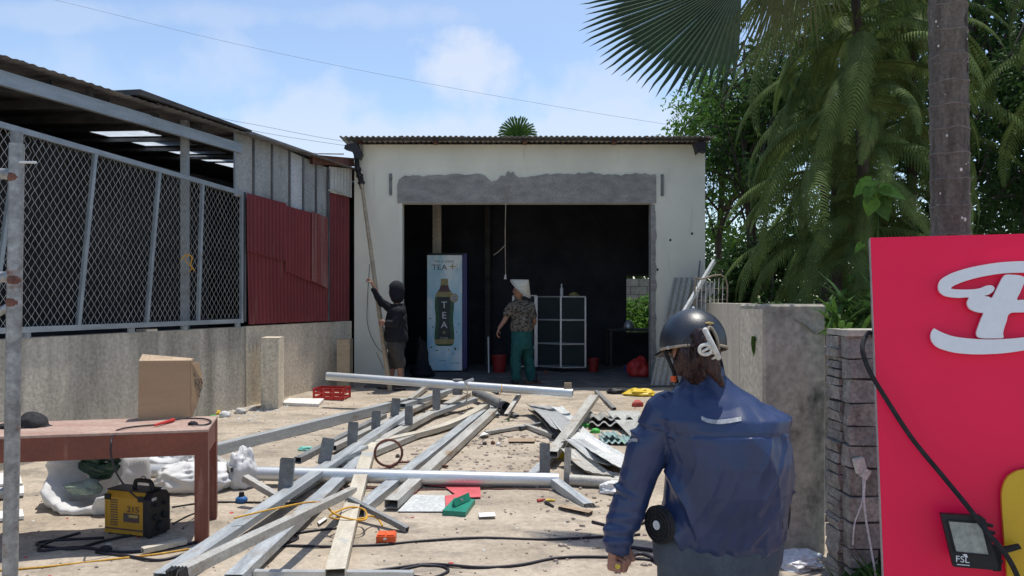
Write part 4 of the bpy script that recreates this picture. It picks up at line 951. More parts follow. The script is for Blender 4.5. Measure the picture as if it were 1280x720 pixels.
# yellow cord over the beams
mb = MB(); P = [at(292, 648, .17), at(320, 641, .19), at(352, 634, .19), at(385, 628, .17), at(402, 629, .16), (at(420, 643, .14)), at(445, 650, .11), at(458, 648, .10), at(455, 637, .11), at(438, 634, .13), at(420, 640, .14), at(412, 646, .12), at(425, 649, .10), at(452, 648, .10), at(462, 645, .08), at(472, 648, .05), at(478, 657, .05)]
mb.tube(spline(P, 8), .0065, 6); mk('extension_lead', mb, 'ycord', label='yellow cord draped over the beams and looped on the cream plank beside the orange box', cat='cord', smooth='all')

# ================================================================== table and what is on and under it
def tp(px, py, z): d = ray(px, py); t = (z-EYE)/d.z; return V((d.x*t, t, z))
TU = V((.966, .215, 0)).normalized(); TV = V((-.27, .963, 0)).normalized()
c0 = tp(260, 537, .70)                                # right front corner of the top
T = thing('steel_table', (c0.x-.8, c0.y+.2, 0), 'long red brown painted steel work table on the left with a cardboard box on it', 'table')
TD, TL = .58, 1.75
def tbox(u0, u1, v0, v1, z0, z1, nm, mat, par=None):
    P = [c0+TU*u+TV*v for u, v in ((u0, v0), (u1, v0), (u1, v1), (u0, v1))]
    mb = MB(); mb.hexa([V((p.x, p.y, z0)) for p in P]+[V((p.x, p.y, z1)) for p in P])
    R = Matrix((TU, TV, V((0, 0, 1)))).transposed().to_4x4(); return mk(nm, mb, mat, par or T)
tbox(-TL, .0, 0, TD, .686, .70, 'table_top', 'tabletop')
tbox(-TL+.01, -.005, .004, .035, .545, .685, 'apron', 'redsteel'); tbox(-.035, -.004, .037, TD-.002, .545, .685, 'apron', 'redsteel'); tbox(-TL+.01, -.04, TD-.034, TD-.003, .545, .685, 'apron', 'redsteel')
for (u0, v0) in ((-.079, .002), (-.079, TD-.08), (-TL, .002), (-TL, TD-.08)):
    u = u0; P = c0+TU*(u+.04)+TV*(v0+.04); tbox(u, u+.079, v0, v0+.076, ground_z(P.x, P.y)-.01, .685, 'leg', 'redsteel')
def ontable(px, py, h=0): return tp(px, py, .70+h)
# cardboard box
T2 = thing('cardboard_box', ontable(210, 524), 'upright open cardboard box with handwriting on its right flap standing on the table', 'box')
a, b = ontable(172.5, 525.5), ontable(238, 521.5); zt1, zt2 = (HY-451.5)*a.y/F+EYE, (HY-451)*b.y/F+EYE
a2, b2 = V((dep(178, 400, a.y+.13).x, a.y+.13, a.z)), V((dep(242, 400, b.y+.13).x, b.y+.13, b.z))
u_ = V((0, 0, 1))
def panel(P, nm, mat='card', th=.004, par=T2):
    n = (P[1]-P[0]).cross(P[2]-P[0]).normalized()*th; mb = MB(); mb.prism(P, n); return mk(nm, mb, mat, par)
h1, h2 = u_*(zt1-a.z), u_*(zt2-b.z)
o_ = V((.006, 0, 0))
panel([a, b, b+h2, a+h1+o_], 'front_panel'); panel([a2, b2, b2+h2*1.0, a2+h1*1.08], 'back_panel'); panel([a, a2, a2+h1*1.08, a+h1+o_], 'side_panel')
panel([a+u_*.004, b+u_*.004, b2+u_*.004, a2+u_*.004], 'bottom_panel')
e1 = dep(240, 454, b.y+.02); e2 = dep(249, 452, b.y+.10); e3 = dep(254, 478, b.y+.12); e4 = dep(247, 505, b.y+.08); e5 = dep(240, 521, b.y+.01)
panel([b+V((.002, 0, 0)), b+h2*1.0+V((.002, 0, 0)), e1, e2, e3, e4, e5], 'flap'); panel([b, b2, b2+h2*1.0, b+h2], 'side_panel')
panel([a+h1+o_, b+h2, b2+h2*1.01, a2+h1*1.09], 'top_flap', 'cardin', .003)
def flapp(px, py): 
    n = (e2-e1).cross(e3-e1).normalized(); d = ray(px, py); t = (e1-V((0, 0, EYE))).dot(n)/d.dot(n); return V((d.x*t, t, EYE+d.z*t))-n*(.006 if n.y > 0 else -.006)
mb = MB()
for st in [[(246, 474), (249, 478), (247, 482)], [(250, 473), (252, 480)], [(244, 478), (248, 484), (251, 481)], [(246, 485), (250, 488)], [(252, 484), (248, 491)], [(247, 493), (249, 496)], [(243, 474), (243, 484)], [(242, 466), (243.5, 471)]]:
    mb.tube([flapp(*q) for q in st], .0024, 4)
mk('handwriting', mb, 'ink', T2, kind='stuff')
mb = MB(); c = ontable(212, 531, .012); mb.tube([ontable(193, 531.5, .014), ontable(217, 525, .014)], [.007, .013], 10); mk('electrode_holder', mb, 'red', label='red handled electrode holder lying on the table in front of the box', cat='tool')
mb = MB(); mb.tube(spline([ontable(217, 525, .01), ontable(232, 523, .01), ontable(255, 523.5, .01), ontable(264, 527, .008), ontable(256, 531, .008), ontable(240, 531, .01)]), .0055, 6)
mb.tube(spline([ontable(193, 531, .008), ontable(170, 533, .008), ontable(150, 536.5, .008), tp(143, 541, .69), dep(139, 552, 4.50), dep(139, 570, 4.49), dep(146, 592, 4.50), dep(160, 612, 4.54), dep(176, 625, 4.60), dep(192, 629, 4.66)]), .0055, 6)
mk('welding_lead', mb, 'rubber', label='thin black welding lead crossing the table top and hanging down to the welder', cat='cable', smooth='all')
crumple('ground_clamp', ontable(241, 531.5, .0), (.03, .018, .018), 'blackmat', 'black plug lying at the right corner of the table top', 'plug', .2, 5, 14, 9)
# cap
def capthing():
    T = thing('baseball_hat', ontable(37, 533), 'crumpled black cloth cap lying on the left of the table', 'cap'); mb = MB()
    c = ontable(40, 533, .0); mb.ball((0, 0, 0), (1, 1, 1), 30, 18)
    for i, p in enumerate(mb.v):
        k = 1+.18*NZ.noise(p*2+V((3, 3, 3)))+.1*abs(NZ.noise(p*5)); mb.v[i] = c+V((p.x*.105*k, p.y*.09*k, max(p.z, 0)*.085*k*(1.1-.3*abs(p.x))))
    mk('crown', mb, 'blackmat', T, smooth='all')
    mb = MB(); P = []; q = c+V((-.07, -.03, .01))
    for i in range(13): a = pi*.45+pi*1.1*i/12; P.append(q+V((.12*cos(a), .085*sin(a), .004)))
    mb.prism(P, (0, 0, .006)); mk('peak', mb, 'black', T)
    mb = MB(); mb.ball(c+V((-.05, -.09, .055)), (.018, .006, .012), 8, 6); mk('badge', mb, 'litterw', T)
capthing()
# welder
def welder():
    c = at(163, 668, 0); T = thing('welding_machine', at(172, 668, 0)+V((0, .1, 0)), 'yellow and black inverter welding machine with a top handle on the sand under the table', 'welding machine')
    Yf = c.y; sc = F/Yf; L = 60/sc*1.12; H = 52/sc; Wd = .17
    R = Matrix.Rotation(-.30, 3, 'Z'); O = at(131, 665, .012); ux, uy, uz = R @ V((1, 0, 0)), R @ V((0, 1, 0)), V((0, 0, 1))
    def bx(x0, x1, y0, y1, z0, z1, nm, mat): 
        mb = MB(); P = [O+ux*x+uy*y for x, y in ((x0, y0), (x1, y0), (x1, y1), (x0, y1))]; mb.hexa([p+uz*z0 for p in P]+[p+uz*z1 for p in P]); return mk(nm, mb, mat, T)
    L = 61/sc; 
    def prof(x, nm, mat, x1, inset=0.):
        mb = MB(); pr = [(inset, .0), (Wd-inset, 0), (Wd-inset, H*.86), (Wd*.82, H-inset*.5), (Wd*.18, H-inset*.5), (inset, H*.86)]
        P = [O+ux*x+uy*q[0]+uz*q[1] for q in pr]; mb.prism(P, ux*(x1-x)); return mk(nm, mb, mat, T)
    prof(.012, 'body', 'yellow', L-.012, .003); prof(L-.012, 'front_bezel', 'black', L+.045); prof(0, 'rear_bezel', 'yellow', .012)
    for (a, b) in ((0.0, .045), (L-.05, L)): 
        mb = MB(); P = [O+ux*x+uy*-.004+uz*z for x, z in ((a, H*.8), (b, H*.8), (b, H*.93), (a, H*.93))]; mb.prism(P, uy*.008); mk('corner_guard', mb, 'black', T)
    mb = MB(); P = [O+ux*x+uy*y+uz*(H+.001) for x, y in ((0, .02), (L, .02), (L, Wd-.02), (0, Wd-.02))]; mb.prism(P, uz*.008); mk('top_cover', mb, 'black', T)
    for x0, x1, z in ((.0, L, H*.10),): bx(x0+.002, x1-.002, -.003, .003, z, z+.008, 'trim_line', 'maroon')
    for i in range(11): bx(.045, .10, -.002, .004, H*.20+i*.0155, H*.20+i*.0155+.005, 'vent_slot', 'litterd')
    bx(L*.48, L*.86, -.003, .003, H*.30, H*.50, 'rating_label', 'litterd'); bx(L*.62, L*.85, -.0045, .003, H*.415, H*.48, 'rating_field', 'brass'); bx(L*.62, L*.85, -.0045, .003, H*.33, H*.37, 'rating_field', 'maroon')
    t = text_mb('215', .052, O+ux*(L*.72)-uy*.0035+uz*(H*.60), ux, uz, -uy, .001, sx=1.25); mk('lettering', t, 'maroon', T, kind='stuff')
    mb = MB(); P = [O+ux*x+uy*Wd*.5+uz*z for x, z in ((L*.50, H*1.0), (L*.52, H*1.16), (L*.58, H*1.22), (L*.86, H*1.22), (L*.93, H*1.15), (L*.97, H*1.0))]; mb.tube(spline(P, 4), .014, 8); mk('handle', mb, 'black', T)
    mb = MB(); q = O+ux*(L*.72)+uy*Wd*.5+uz*H*1.22; mb.tube(spline([q+ux*(.022*cos(a))+uz*(.02*abs(sin(a))+.008) for a in [pi*k/6 for k in range(7)]], 3), .003, 5); mk('hook', mb, 'black', T)
    for (y, z, r) in ((.05, .42, .022), (.12, .42, .022), (.05, .70, .012), (.12, .70, .012), (.085, .2, .03)):
        mb = MB(); p = O+ux*(L+.044)+uy*y+uz*H*z; mb.tube([p, p+ux*.018], r, 12); mk('front_socket', mb, 'blackmat', T)
    mb = MB(); P = [O+ux*(L+.046)+uy*y+uz*(H*z) for y, z in ((.012, .83), (.05, .83), (.05, .9), (.012, .9))]; mb.prism(P, ux*.002); mk('sticker', mb, 'litterw', T)
    for x in (.03, L+.02):
        for y in (.02, Wd-.02): mb = MB(); p = O+ux*x+uy*y; mb.tube([p-uz*.012, p+uz*.002], .014, 8); mk('foot', mb, 'rubber', T)
welder()
# white sacks
def sack():
    T = thing('bottle_sack', at(85, 650, 0)+V((0, .3, 0)), 'big white woven sack gaping open with green plastic bottles inside', 'sack')
    c = at(84, 652, 0)+V((-.01, .38, .24)); mb = MB(); n, m = 64, 26; ax = V((-.34, -.86, .36)).normalized(); s1 = ax.cross(V((0, 0, 1))).normalized(); s2 = s1.cross(ax)
    for j in range(m+1):
        t = j/m                                       # 0 at the back, 1 at the mouth
        r = .385*(sin(pi*min(1, (.04+t*.70)))**.55) if t < .78 else .385*(sin(pi*(.04+.78*.70))**.55)*(1-.9*(t-.78))
        d = -.26+.46*t
        for i in range(n):
            a = 2*pi*i/n; k = 1+.08*NZ.noise(V((cos(a)*2.2, sin(a)*2.2, t*3)))+.16*(.4-abs(NZ.noise(V((cos(a)*3.2, sin(a)*3.2, t*2+7)))))+.10*(.4-abs(NZ.noise(V((cos(a)*7, sin(a)*7, t*3+7)))))
            rr = r*k*(1+.15*cos(a)*t)
            q = c+ax*(d+.07*t*NZ.noise(V((cos(a)*2, sin(a)*2, 9)))-.10*t*max(0, cos(a)))+(-s1)*(rr*cos(a)*1.02)+s2*(rr*sin(a)*.90)
            g = ground_z(q.x, q.y)+.004
            if q.z < g: q.z = g
            mb.v.append(q)
    # folded lip going back inside
    for j in range(6):
        for i in range(n):
            p = mb.v[m*n+i]; cc = c+ax*.17; mb.v.append(p.lerp(cc-ax*(.05*j), .07+.05*j)-ax*(.035*j))
    for j in range(m+6):
        for i in range(n): mb.f.append((j*n+i, j*n+(i+1) % n, (j+1)*n+(i+1) % n, (j+1)*n+i))
    mb.f.append(tuple(range(n-1, -1, -1)))
    mk('sack_cloth', mb, 'sack', T, smooth='all')
    random.seed(4)
    bc = c+ax*.02
    for i, (a, b, rot) in enumerate([(-.09, .11, .25), (.05, .13, .1), (-.03, .04, .35), (.09, .05, 2.9), (-.12, .03, .6), (.02, .0, 2.8)]):
        p = bc+s1*-a+s2*b-ax*.03*i*.4; d = (s1*cos(rot)+s2*sin(rot)*.5+ax*.2).normalized()
        mb = MB(); mb.tube([p-d*.11, p-d*.10, p-d*.03, p-d*.01, p+d*.01, p+d*.06, p+d*.09, p+d*.11], [.036, .042, .042, .039, .042, .041, .017, .014], 14)
        mk('plastic_bottle', mb, 'greenglass', label=['dark green plastic bottle at the top left of the open sack', 'dark green plastic bottle lying across the top of the sack mouth', 'green plastic bottle in the centre of the sack mouth', 'green plastic bottle at the right of the sack mouth', 'green plastic bottle at the left edge inside the sack', 'tilted green plastic bottle behind the others in the sack'][i], cat='bottle', group='green plastic bottles in the white sack', smooth='all')
    crumple('clear_wrap', bc+ax*.03-s2*.13-V((0, 0, .02)), (.12, .07, .06), 'palegreen', 'pale green clear bag at the bottom of the sack mouth', 'bag', seed=31, n=26, m=16)
    mb = MB(); p = c-s1*-.25; mb2 = at(33, 630, .09); q = dep(35, 632, mb2.y+.12)
sack()
crumple('white_sack', at(245, 610, 0), (.30, .20, .14), 'sack', 'white crumpled sack lying behind the table legs and the front pipe', 'sack', .20, 41, 80, 44)
crumple('white_sack', at(303, 608, 0), (.12, .10, .19), 'sack', 'tall peak of white sacking beside the right table leg', 'sack', .24, 47, 60, 36)
crumple('white_sack', at(165, 605, 0)+V((0, .5, 0)), (.30, .2, .17), 'sack', 'white crumpled sack behind the welding machine', 'sack', .20, 53, 70, 40)
flat('foam_board', [(-20, 606), (-20, 592), (24, 590), (28, 604)], 'foam', 'upper white board lying at the left edge behind the scaffold post', 'board', .02, .05)
flat('foam_board', [(-20, 622), (-20, 611), (30, 607), (30, 616)], 'white', 'middle white board at the left edge beside the bottle sack', 'board', .02, .04)
flat('foam_board', [(-20, 650), (-20, 641), (28, 636), (30, 645)], 'white', 'nearest white board at the left edge in front of the other boards', 'board', .02, .03)

# ================================================================== scaffold frame at the left edge
T = thing('scaffold_frame', dep(14, 720, 2.35), 'galvanised scaffold frame with rusty welds at the left edge of the yard', 'scaffold')
Ys = 2.35
def sp_(px, py, Y=Ys): return dep(px, py, Y)
mb = MB(); a, b = sp_(21, 180), sp_(12, 760); b2 = a+(b-a)*((a.z-.02)/(a.z-b.z)); mb.tube([a, b2], .0215, 20); mk('upright', mb, 'scaff', T, smooth=30)
mb = MB(); mb.tube([sp_(21, 165), sp_(20.6, 196)], .0175, 16); mk('spigot', mb, 'galvdark', T, smooth=30)
mb = MB(); mb.tube([sp_(-70, 214), sp_(18, 218)], .017, 16); mk('rail', mb, 'scaff', T, smooth=30)
mb = MB(); mb.tube([sp_(-70, 348), sp_(16, 346)], .017, 16); mk('rail', mb, 'scaff', T, smooth=30)
mb = MB(); mb.tube([sp_(-70, 650), sp_(11, 612)], .014, 16); mk('brace', mb, 'scaff', T, smooth=30)
mb = MB(); mb.tube([sp_(-30, 408), sp_(16, 380)], .012, 12); mk('brace', mb, 'scaff', T, smooth=30)
for (x, y) in ((19, 222), (18, 350), (17, 378)): mb = MB(); mb.ball(sp_(x, y, Ys-.003), (.021, .021, .03), 12, 8); mk('rusty_weld', mb, 'rust', T, smooth='all')
mb = MB(); mb.tube([sp_(24, 203, 2.34), sp_(45, 203, 2.32)], .004, 8); mk('pin', mb, 'galvpale', T)
# ================================================================== inside the workshop
FL = .237
T = thing('drinks_fridge', (dep(555, 465, 13.3).x, 13.3, FL), 'tall drinks fridge with a printed green tea bottle door and dark blue side', 'fridge')
Yf = 13.3; a, b = dep(534, 463, Yf), dep(577.5, 319, Yf)
mb = MB(); mb.b2((a.x+.01, Yf+.03, FL+.06), (b.x+.085, Yf+.62, b.z+.03)); mk('cabinet', mb, 'bluecab', T)
mb = MB(); mb.b2((a.x, Yf, a.z), (b.x, Yf+.028, b.z)); mk('door', mb, 'fridgepale', T); dd = [o for o in WMAT if o.parent == T][-1]
mb = MB(); mb.b2((a.x+.02, Yf+.03, FL+.005), (b.x+.06, Yf+.5, FL+.06)); mk('plinth', mb, 'black', T)
for x in (a.x+.05, b.x-.03): mb = MB(); mb.tube([V((x-.01, Yf+.05, FL+.022)), V((x+.02, Yf+.05, FL+.022))], .022, 10); mk('castor', mb, 'black', T)
mb = MB(); mb.b2((a.x, Yf+.001, b.z+.003), (b.x+.02, Yf+.06, b.z+.035)); mk('top_cap', mb, 'black', T)
def fp(px, py, k=1): d = dep(px, py, Yf-.001*k); return d
def fpoly(pts, nm, mat, k=1, par=None, sm=1):
    P = [fp(x, y, k) for x, y in (spline([(x, 0, y) for x, y in pts], sm) if 0 else pts)]; mb = MB(); mb.prism(P, (0, .0009, 0)); return mk(nm, mb, mat, par or dd)
def mir(pts, cx): return pts+[(2*cx-x, y) for x, y in reversed(pts)]
cx = 555.5
fpoly(mir([(551.2, 349), (550.8, 356), (549.5, 361), (547.0, 364.5), (544.8, 368), (543.6, 374), (543.4, 384), (544.6, 396), (544.4, 404), (543.2, 416), (543.2, 424), (544.6, 431), (548, 432.6)], cx), 'bottle_print', 'bottlegreen', 2)
fpoly(mir([(551.2, 348.5), (550.8, 356.5)], cx), 'cap_print', 'gold', 3)
fpoly(mir([(550.8, 357), (549.5, 361), (547.0, 364.5)], cx), 'neck_print', 'maroon', 3)
fpoly(mir([(546.8, 364.6), (544.6, 368.4), (544.2, 371)], cx), 'shoulder_print', 'gold', 3)
fpoly(mir([(547, 371.5), (548.2, 384), (549.2, 398), (548.4, 412), (546.6, 423)], cx), 'bottle_label_print', 'ink', 3)
fpoly(mir([(543.3, 424), (543.8, 430)], cx), 'base_print', 'gold', 3)
c = (567.5, 372.5); fpoly([(c[0]+5.2*cos(t*pi/8), c[1]+5.6*sin(t*pi/8)) for t in range(16)], 'badge_print', 'gold', 4); fpoly([(c[0]+3.6*cos(t*pi/8), c[1]+4*sin(t*pi/8)) for t in range(16)], 'badge_centre_print', 'litterw', 5)
for dx in (-1.6, .6):
    for dy in (-2, .8): fpoly([(c[0]+dx, c[1]+dy), (c[0]+dx+1.4, c[1]+dy), (c[0]+dx+1.2, c[1]+dy+1.6), (c[0]+dx, c[1]+dy+1.5)], 'badge_mark', 'maroon', 6)
X, Zz, Ny = V((1, 0, 0)), V((0, 0, 1)), V((0, -1, 0))
def ft(s, px, py, size, mat, k=4, sx=1.): 
    mk('lettering', text_mb(s, size, fp(px, py, k), X, Zz, Ny, .0008, sx=sx), mat, dd, kind='stuff')
ft('TEA', 549.3, 334.5, .135, 'ink', 2, 1.12); ft('+', 565.8, 334, .22, 'gold', 2); ft('TRÀ Ô LONG', 555, 327, .052, 'ink', 2, 1.1)
for i, ch in enumerate('PLUS'): ft(ch, 571.7, 331+2.4*i, .035, 'ink', 2)
for ch, y in (('T', 381.5), ('E', 394.5), ('A', 406.5)): ft(ch, 555.2, y, .165, 'white', 4, 1.05)
ft('+', 555.3, 416, .15, 'gold', 4); ft('Ô LONG', 555, 422.5, .035, 'white', 4); ft('ÍT ĐƯỜNG', 553, 451, .028, 'ink', 2); ft('TEA+ PLUS', 569, 454, .032, 'ink', 2)
random.seed(8)
for (x, y) in [(538, 398), (541, 409), (571, 415), (569, 436), (539, 434), (546, 438), (566, 442), (561, 437), (574, 405)]:
    r = random.uniform(1.2, 2.6); q = random.uniform(0, 6.28); fpoly([(x+r*cos(q), y+r*sin(q)), (x+.5*r*cos(q+1.6), y+.5*r*sin(q+1.6)), (x-r*cos(q), y-r*sin(q)), (x+.5*r*cos(q-1.6), y+.5*r*sin(q-1.6))], 'leaf_print', 'bottlegreen', 2)
for (x, y) in [(548, 436), (553, 439), (558, 435), (562, 439), (551, 443), (544, 441), (567, 447)]: fpoly([(x-1.3, y), (x, y-1), (x+1.5, y+.2), (x+.2, y+1.2)], 'splash_print', 'white', 2)

# aluminium display cabinets
def cabinet(cr, hz, lw, rw, aL, aR, zb, lab, shelves=(.33, .67), rows=True):
    T = thing('glass_cabinet', (cr.x, cr.y, FL), lab, 'display cabinet', 'aluminium glass cabinets in the workshop')
    uL, uR = V((-cos(aL), sin(aL), 0)), V((cos(aR), sin(aR), 0)); z0, z1 = zb, zb+hz; O = V((cr.x, cr.y, 0))
    def rod(p, q, r=.014, nm='frame_bar'): mb = MB(); mb.tube([p, q], r*1.2, 4); mk(nm, mb, 'alu', T)
    c = [O, O+uR*rw, O+uR*rw+uL*lw, O+uL*lw]
    for p in c: rod(p+V((0, 0, z0)), p+V((0, 0, z1)), .016)
    for z in [z0, z1]+[z0+hz*s for s in shelves]:
        for i in range(4): rod(c[i]+V((0, 0, z)), c[(i+1) % 4]+V((0, 0, z)), .012)
        if z != z1: 
            mb = MB(); mb.prism([p+V((0, 0, z)) for p in c], (0, 0, .006)); mk('shelf', mb, 'glass' if z > z0 else 'alu', T)
    mb = MB(); mb.prism([p+V((0, 0, z1)) for p in c], (0, 0, .01)); mk('top_board', mb, 'roomdark', T)
    for i in (0, 3): 
        mb = MB(); p, q = c[i], c[(i+1) % 4]; n = V(((q-p).y, -(q-p).x, 0)).normalized()*.003
        mb.prism([p+V((0, 0, z0+.01)), q+V((0, 0, z0+.01)), q+V((0, 0, z1-.01)), p+V((0, 0, z1-.01))], n); mk('glass_pane', mb, 'glass', T)
    for p in c: mb = MB(); mb.tube([p+V((0, 0, FL)), p+V((0, 0, z0))], .02, 8); mk('castor', mb, 'black', T)
    return T
cr = dep(701, 462, 13.3); cabinet(V((cr.x, cr.y, 0)), 1.24, .55, .44, radians(42), radians(8), FL+.08, 'square glass cabinet in aluminium frames standing in the doorway with a bottle on top')
cr = dep(669, 455, 13.55); cabinet(V((cr.x, cr.y, 0)), 1.27, .42, .03, radians(20), radians(20), FL+.07, 'narrow glass cabinet partly hidden behind the worker in the conical hat', (.27, .62))
zt = FL+.08+1.24+.012
mb = MB(); p = dep(702, 371, 13.45); mb.tube([V((p.x, p.y, zt)), V((p.x, p.y, zt+.13)), V((p.x, p.y, zt+.16)), V((p.x, p.y, zt+.18)), V((p.x, p.y, zt+.22))], [.028, .028, .012, .012, .012], 10); mk('spray_bottle', mb, 'plast', label='small clear bottle standing on top of the square glass cabinet', cat='bottle')
crumple('yellow_cloth', V((p.x+.22, 13.5, zt)), (.10, .07, .045), 'gold', 'mustard cloth bundle on top of the square glass cabinet', 'cloth', .3, 3, 20, 12)
def bucket(c, r, h, mat, lab):
    mb = MB(); c = V(c); mb.tube([c, c+V((0, 0, h*.9)), c+V((0, 0, h*.9)), c+V((0, 0, h))], [r*.8, r, r*1.08, r*1.08], 18, cap=False)
    mb.tube([c+V((0, 0, h*.98)), c+V((0, 0, .01))], [r*1.04, r*.76], 18, cap=False); k = len(mb.v); mb.f.append(tuple(range(k-18, k))); return mk('bucket', mb, mat, label=lab, cat='bucket', smooth=40)
p = dep(742, 463, 13.4); bucket((p.x, 13.4, FL), .10, .24, 'darkred', 'red plastic bucket standing right of the square glass cabinet')
p = dep(624, 461, 13.3); bucket((p.x, 13.3, FL), .13, .30, 'darkred', 'dark red bucket behind the worker in the conical hat, left of the cabinets')
mb = MB(); mb.tube([V((p.x-.18, 13.2, FL)), V((p.x-.19, 13.25, FL+.62))], .012, 6); mk('stick', mb, 'plast', label='thin pale stick standing beside the dark red bucket', cat='stick')
p = dep(800, 472, 12.6); crumple('red_bag', V((p.x, p.y, FL)), (.19, .15, .20), 'red', 'crumpled red plastic bag inside the doorway near the right jamb', 'bag', .3, 7, 30, 18)
# dark table with odds and ends, right of the room
T = thing('low_table', (2.2, 14.3, FL), 'dark low table with clutter at the right side of the workshop', 'table')
def bxm(a, b, nm, mat, par): mb = MB(); mb.b2(a, b); return mk(nm, mb, mat, par)
bxm((1.75, 13.9, .93), (2.8, 14.6, .96), 'table_top', 'shorts', T)
for x in (1.79, 2.74):
    for y in (13.93, 14.55): bxm((x, y, FL), (x+.05, y+.05, .93), 'leg', 'shorts', T)
mb = MB(); c = V((2.18, 14.2, .962)); mb.tube([c, c+V((0, 0, .03)), c+V((0, 0, .09)), c+V((0, 0, .15)), c+V((0, 0, .17))], [.08, .1, .09, .045, .02], 14); mk('kettle', mb, 'alu', label='small metal kettle on the dark low table in the workshop', cat='kettle', smooth=40)
crumple('dark_bundle', V((-1.56, 13.1, FL)), (.12, .16, .40), 'blackmat', 'tall heap of black sacking left of the drinks fridge', 'sacks', .3, 9, 26, 16)
crumple('dark_bundle', V((-1.48, 12.5, FL)), (.17, .16, .15), 'hoodie', 'low black bag on the floor beneath the tall black heap', 'bag', .3, 13, 22, 14)
bxm((2.0, 13.3, FL), (2.3, 13.6, FL+.09), 'blue_box', 'blue', None); [o for o in WMAT if o.name.startswith('blue_box')][0]['label'] = 'flat dark blue box on the floor beside the red bag'; [o for o in WMAT if o.name.startswith('blue_box')][0]['category'] = 'box'
mb = MB(); mb.box((dep(690, 468, 12.9).x-.1, 12.9, FL+.035), (.06, .06, .07)); mk('wooden_block', mb, 'rust', label='small brown block on the floor in front of the square glass cabinet', cat='block')
mb = MB(); mb.box((.32, 11.6, .245), (.25, .12, .02), Matrix.Rotation(.3, 3, 'Z')); mk('plank_scrap', mb, 'rust', label='reddish plank scrap on the apron beside the boots of the worker', cat='plank')
mb = MB(); mb.box((.62, 11.85, .235), (.5, .03, .015), Matrix.Rotation(.5, 3, 'Z')); mk('metal_rod', mb, 'galvdark', label='dark thin rod on the apron in front of the glass cabinet', cat='rod')
# hanging flex in the doorway
T = thing('hanging_flex', (0, 11.95, 2.0), 'thin pale flex with a bare lamp holder hanging down in the doorway', 'flex')
Yh = 11.93
mb = MB(); mb.tube(spline([dep(633, 234, Yh), dep(632, 260, Yh), dep(631.5, 300, Yh), dep(632, 345, Yh)]), .0065, 6); mk('cord', mb, 'tan', T)
mb = MB(); mb.tube(spline([dep(631.5, 306, Yh), dep(625, 313, Yh), dep(617, 319, Yh)]), .006, 6); mk('cord_end', mb, 'tan', T)
mb = MB(); mb.tube([dep(632, 343, Yh), dep(631.5, 349, Yh)], [.012, .022], 8); mk('lamp_holder', mb, 'litterw', T)
# thin wire down the front wall by the pole
mb = MB(); mb.tube(spline([dep(462, 330, 11.95), dep(459, 380, 11.95), dep(460, 408, 11.9), dep(470, 432, 11.9), dep(483, 445, 11.9)]), .005, 5); mk('wall_wire', mb, 'blackmat', label='thin black wire hanging down the workshop wall beside the bamboo pole', cat='wire')
mb = MB(); mb.tube(spline([at(480, 462, .2), at(474, 448, .4), at(470, 440, .5)]), .006, 5); mk('yellow_thread', mb, 'bamboo', label='pale loose string dangling beside the bamboo pole', cat='string')

# ================================================================== bamboo pole held by the left worker
T = thing('bamboo_pole', dep(487, 490, 10.85), 'long bamboo pole with black taped top leaning at the left workshop corner', 'pole')
P0, P1 = at(487.5, 488, .01), dep(451, 222, 11.86); P2 = dep(444.5, 184, 11.93)
n = 13; mb = MB(); pts = []; rs = []
for i in range(n):
    t = i/(n-1); p = P0.lerp(P1, t); r = .036-.010*t; pts += [p-(P1-P0)*.004, p, p+(P1-P0)*.004]; rs += [r, r*1.12, r]
mb.tube(pts, rs, 12); mk('pole', mb, 'bamboo', T, smooth=50)
mb = MB(); mb.tube([dep(452.5, 236, 11.84), dep(451, 224, 11.85), dep(447, 212, 11.86), dep(444.5, 185, 11.9)], [.03, .045, .035, .045], 12); mk('taped_top', mb, 'blackmat', T, smooth=50)
for (x, y) in ((451.5, 228), (449.5, 219), (447, 211)): mb = MB(); mb.tube([dep(x+.3, y+2, 11.84), dep(x, y-1, 11.84)], .055, 10); mk('tape_band', mb, 'black', T)

# ------------------------------------------------------------------ things leaning beside the right corner
T = thing('leaning_sheets', (2.35, 11.6, .2), 'stack of grey corrugated sheets leaning on the right front wall of the workshop', 'roofing sheets')
for i, (xb, xt, yb, off) in enumerate([(812, 842, 487, 0), (818, 848, 486, .06), (832, 866, 485, .12)]):
    Y = 11.35+off; b0, t0 = dep(xb, yb, Y), dep(xt, 347+3*i, Y+.35); U = V((1, 0, 0)); L = (t0-b0)
    mb = MB(); N = U.cross(L).normalized(); mb.wave(b0, U, L.normalized(), N, .30+.06*i, L.length, .085, .014, .003); mk('corrugated_sheet', mb, 'asb' if i != 1 else 'galvdirty', T, smooth=50)
T = thing('wire_cage', (dep(888, 380, 10.8).x, 10.9, .2), 'rusty pale wire grille standing behind the helmet against the side wall', 'grille')
Yc = 10.7
mb = MB(); mb.tube(spline([dep(869, 420, Yc), dep(869, 352, Yc), dep(876, 349, Yc), dep(907, 347, Yc+.1), dep(907.5, 400, Yc+.1)], 4), .012, 6); mk('frame', mb, 'tan', T)
for i in range(7):
    x = 872+5.3*i; mb = MB(); mb.tube([dep(x, 350-i*.3, Yc+.02), dep(x-2, 430, Yc-.1)], .006, 5); mk('bar', mb, 'foam', T)
for i in range(4):
    y = 362+14*i; mb = MB(); mb.tube([dep(869, y, Yc), dep(907, y-2, Yc+.1)], .004, 5); mk('cross_bar', mb, 'tan', T)
mb = MB(); p, q = dep(880, 348, 10.9), dep(893, 326, 11.1); mb.tube([p-(q-p)*2, p, q], .035, 5); mk('white_stick', mb, 'asbpale', label='pale board end sticking up behind the wire grille', cat='board')
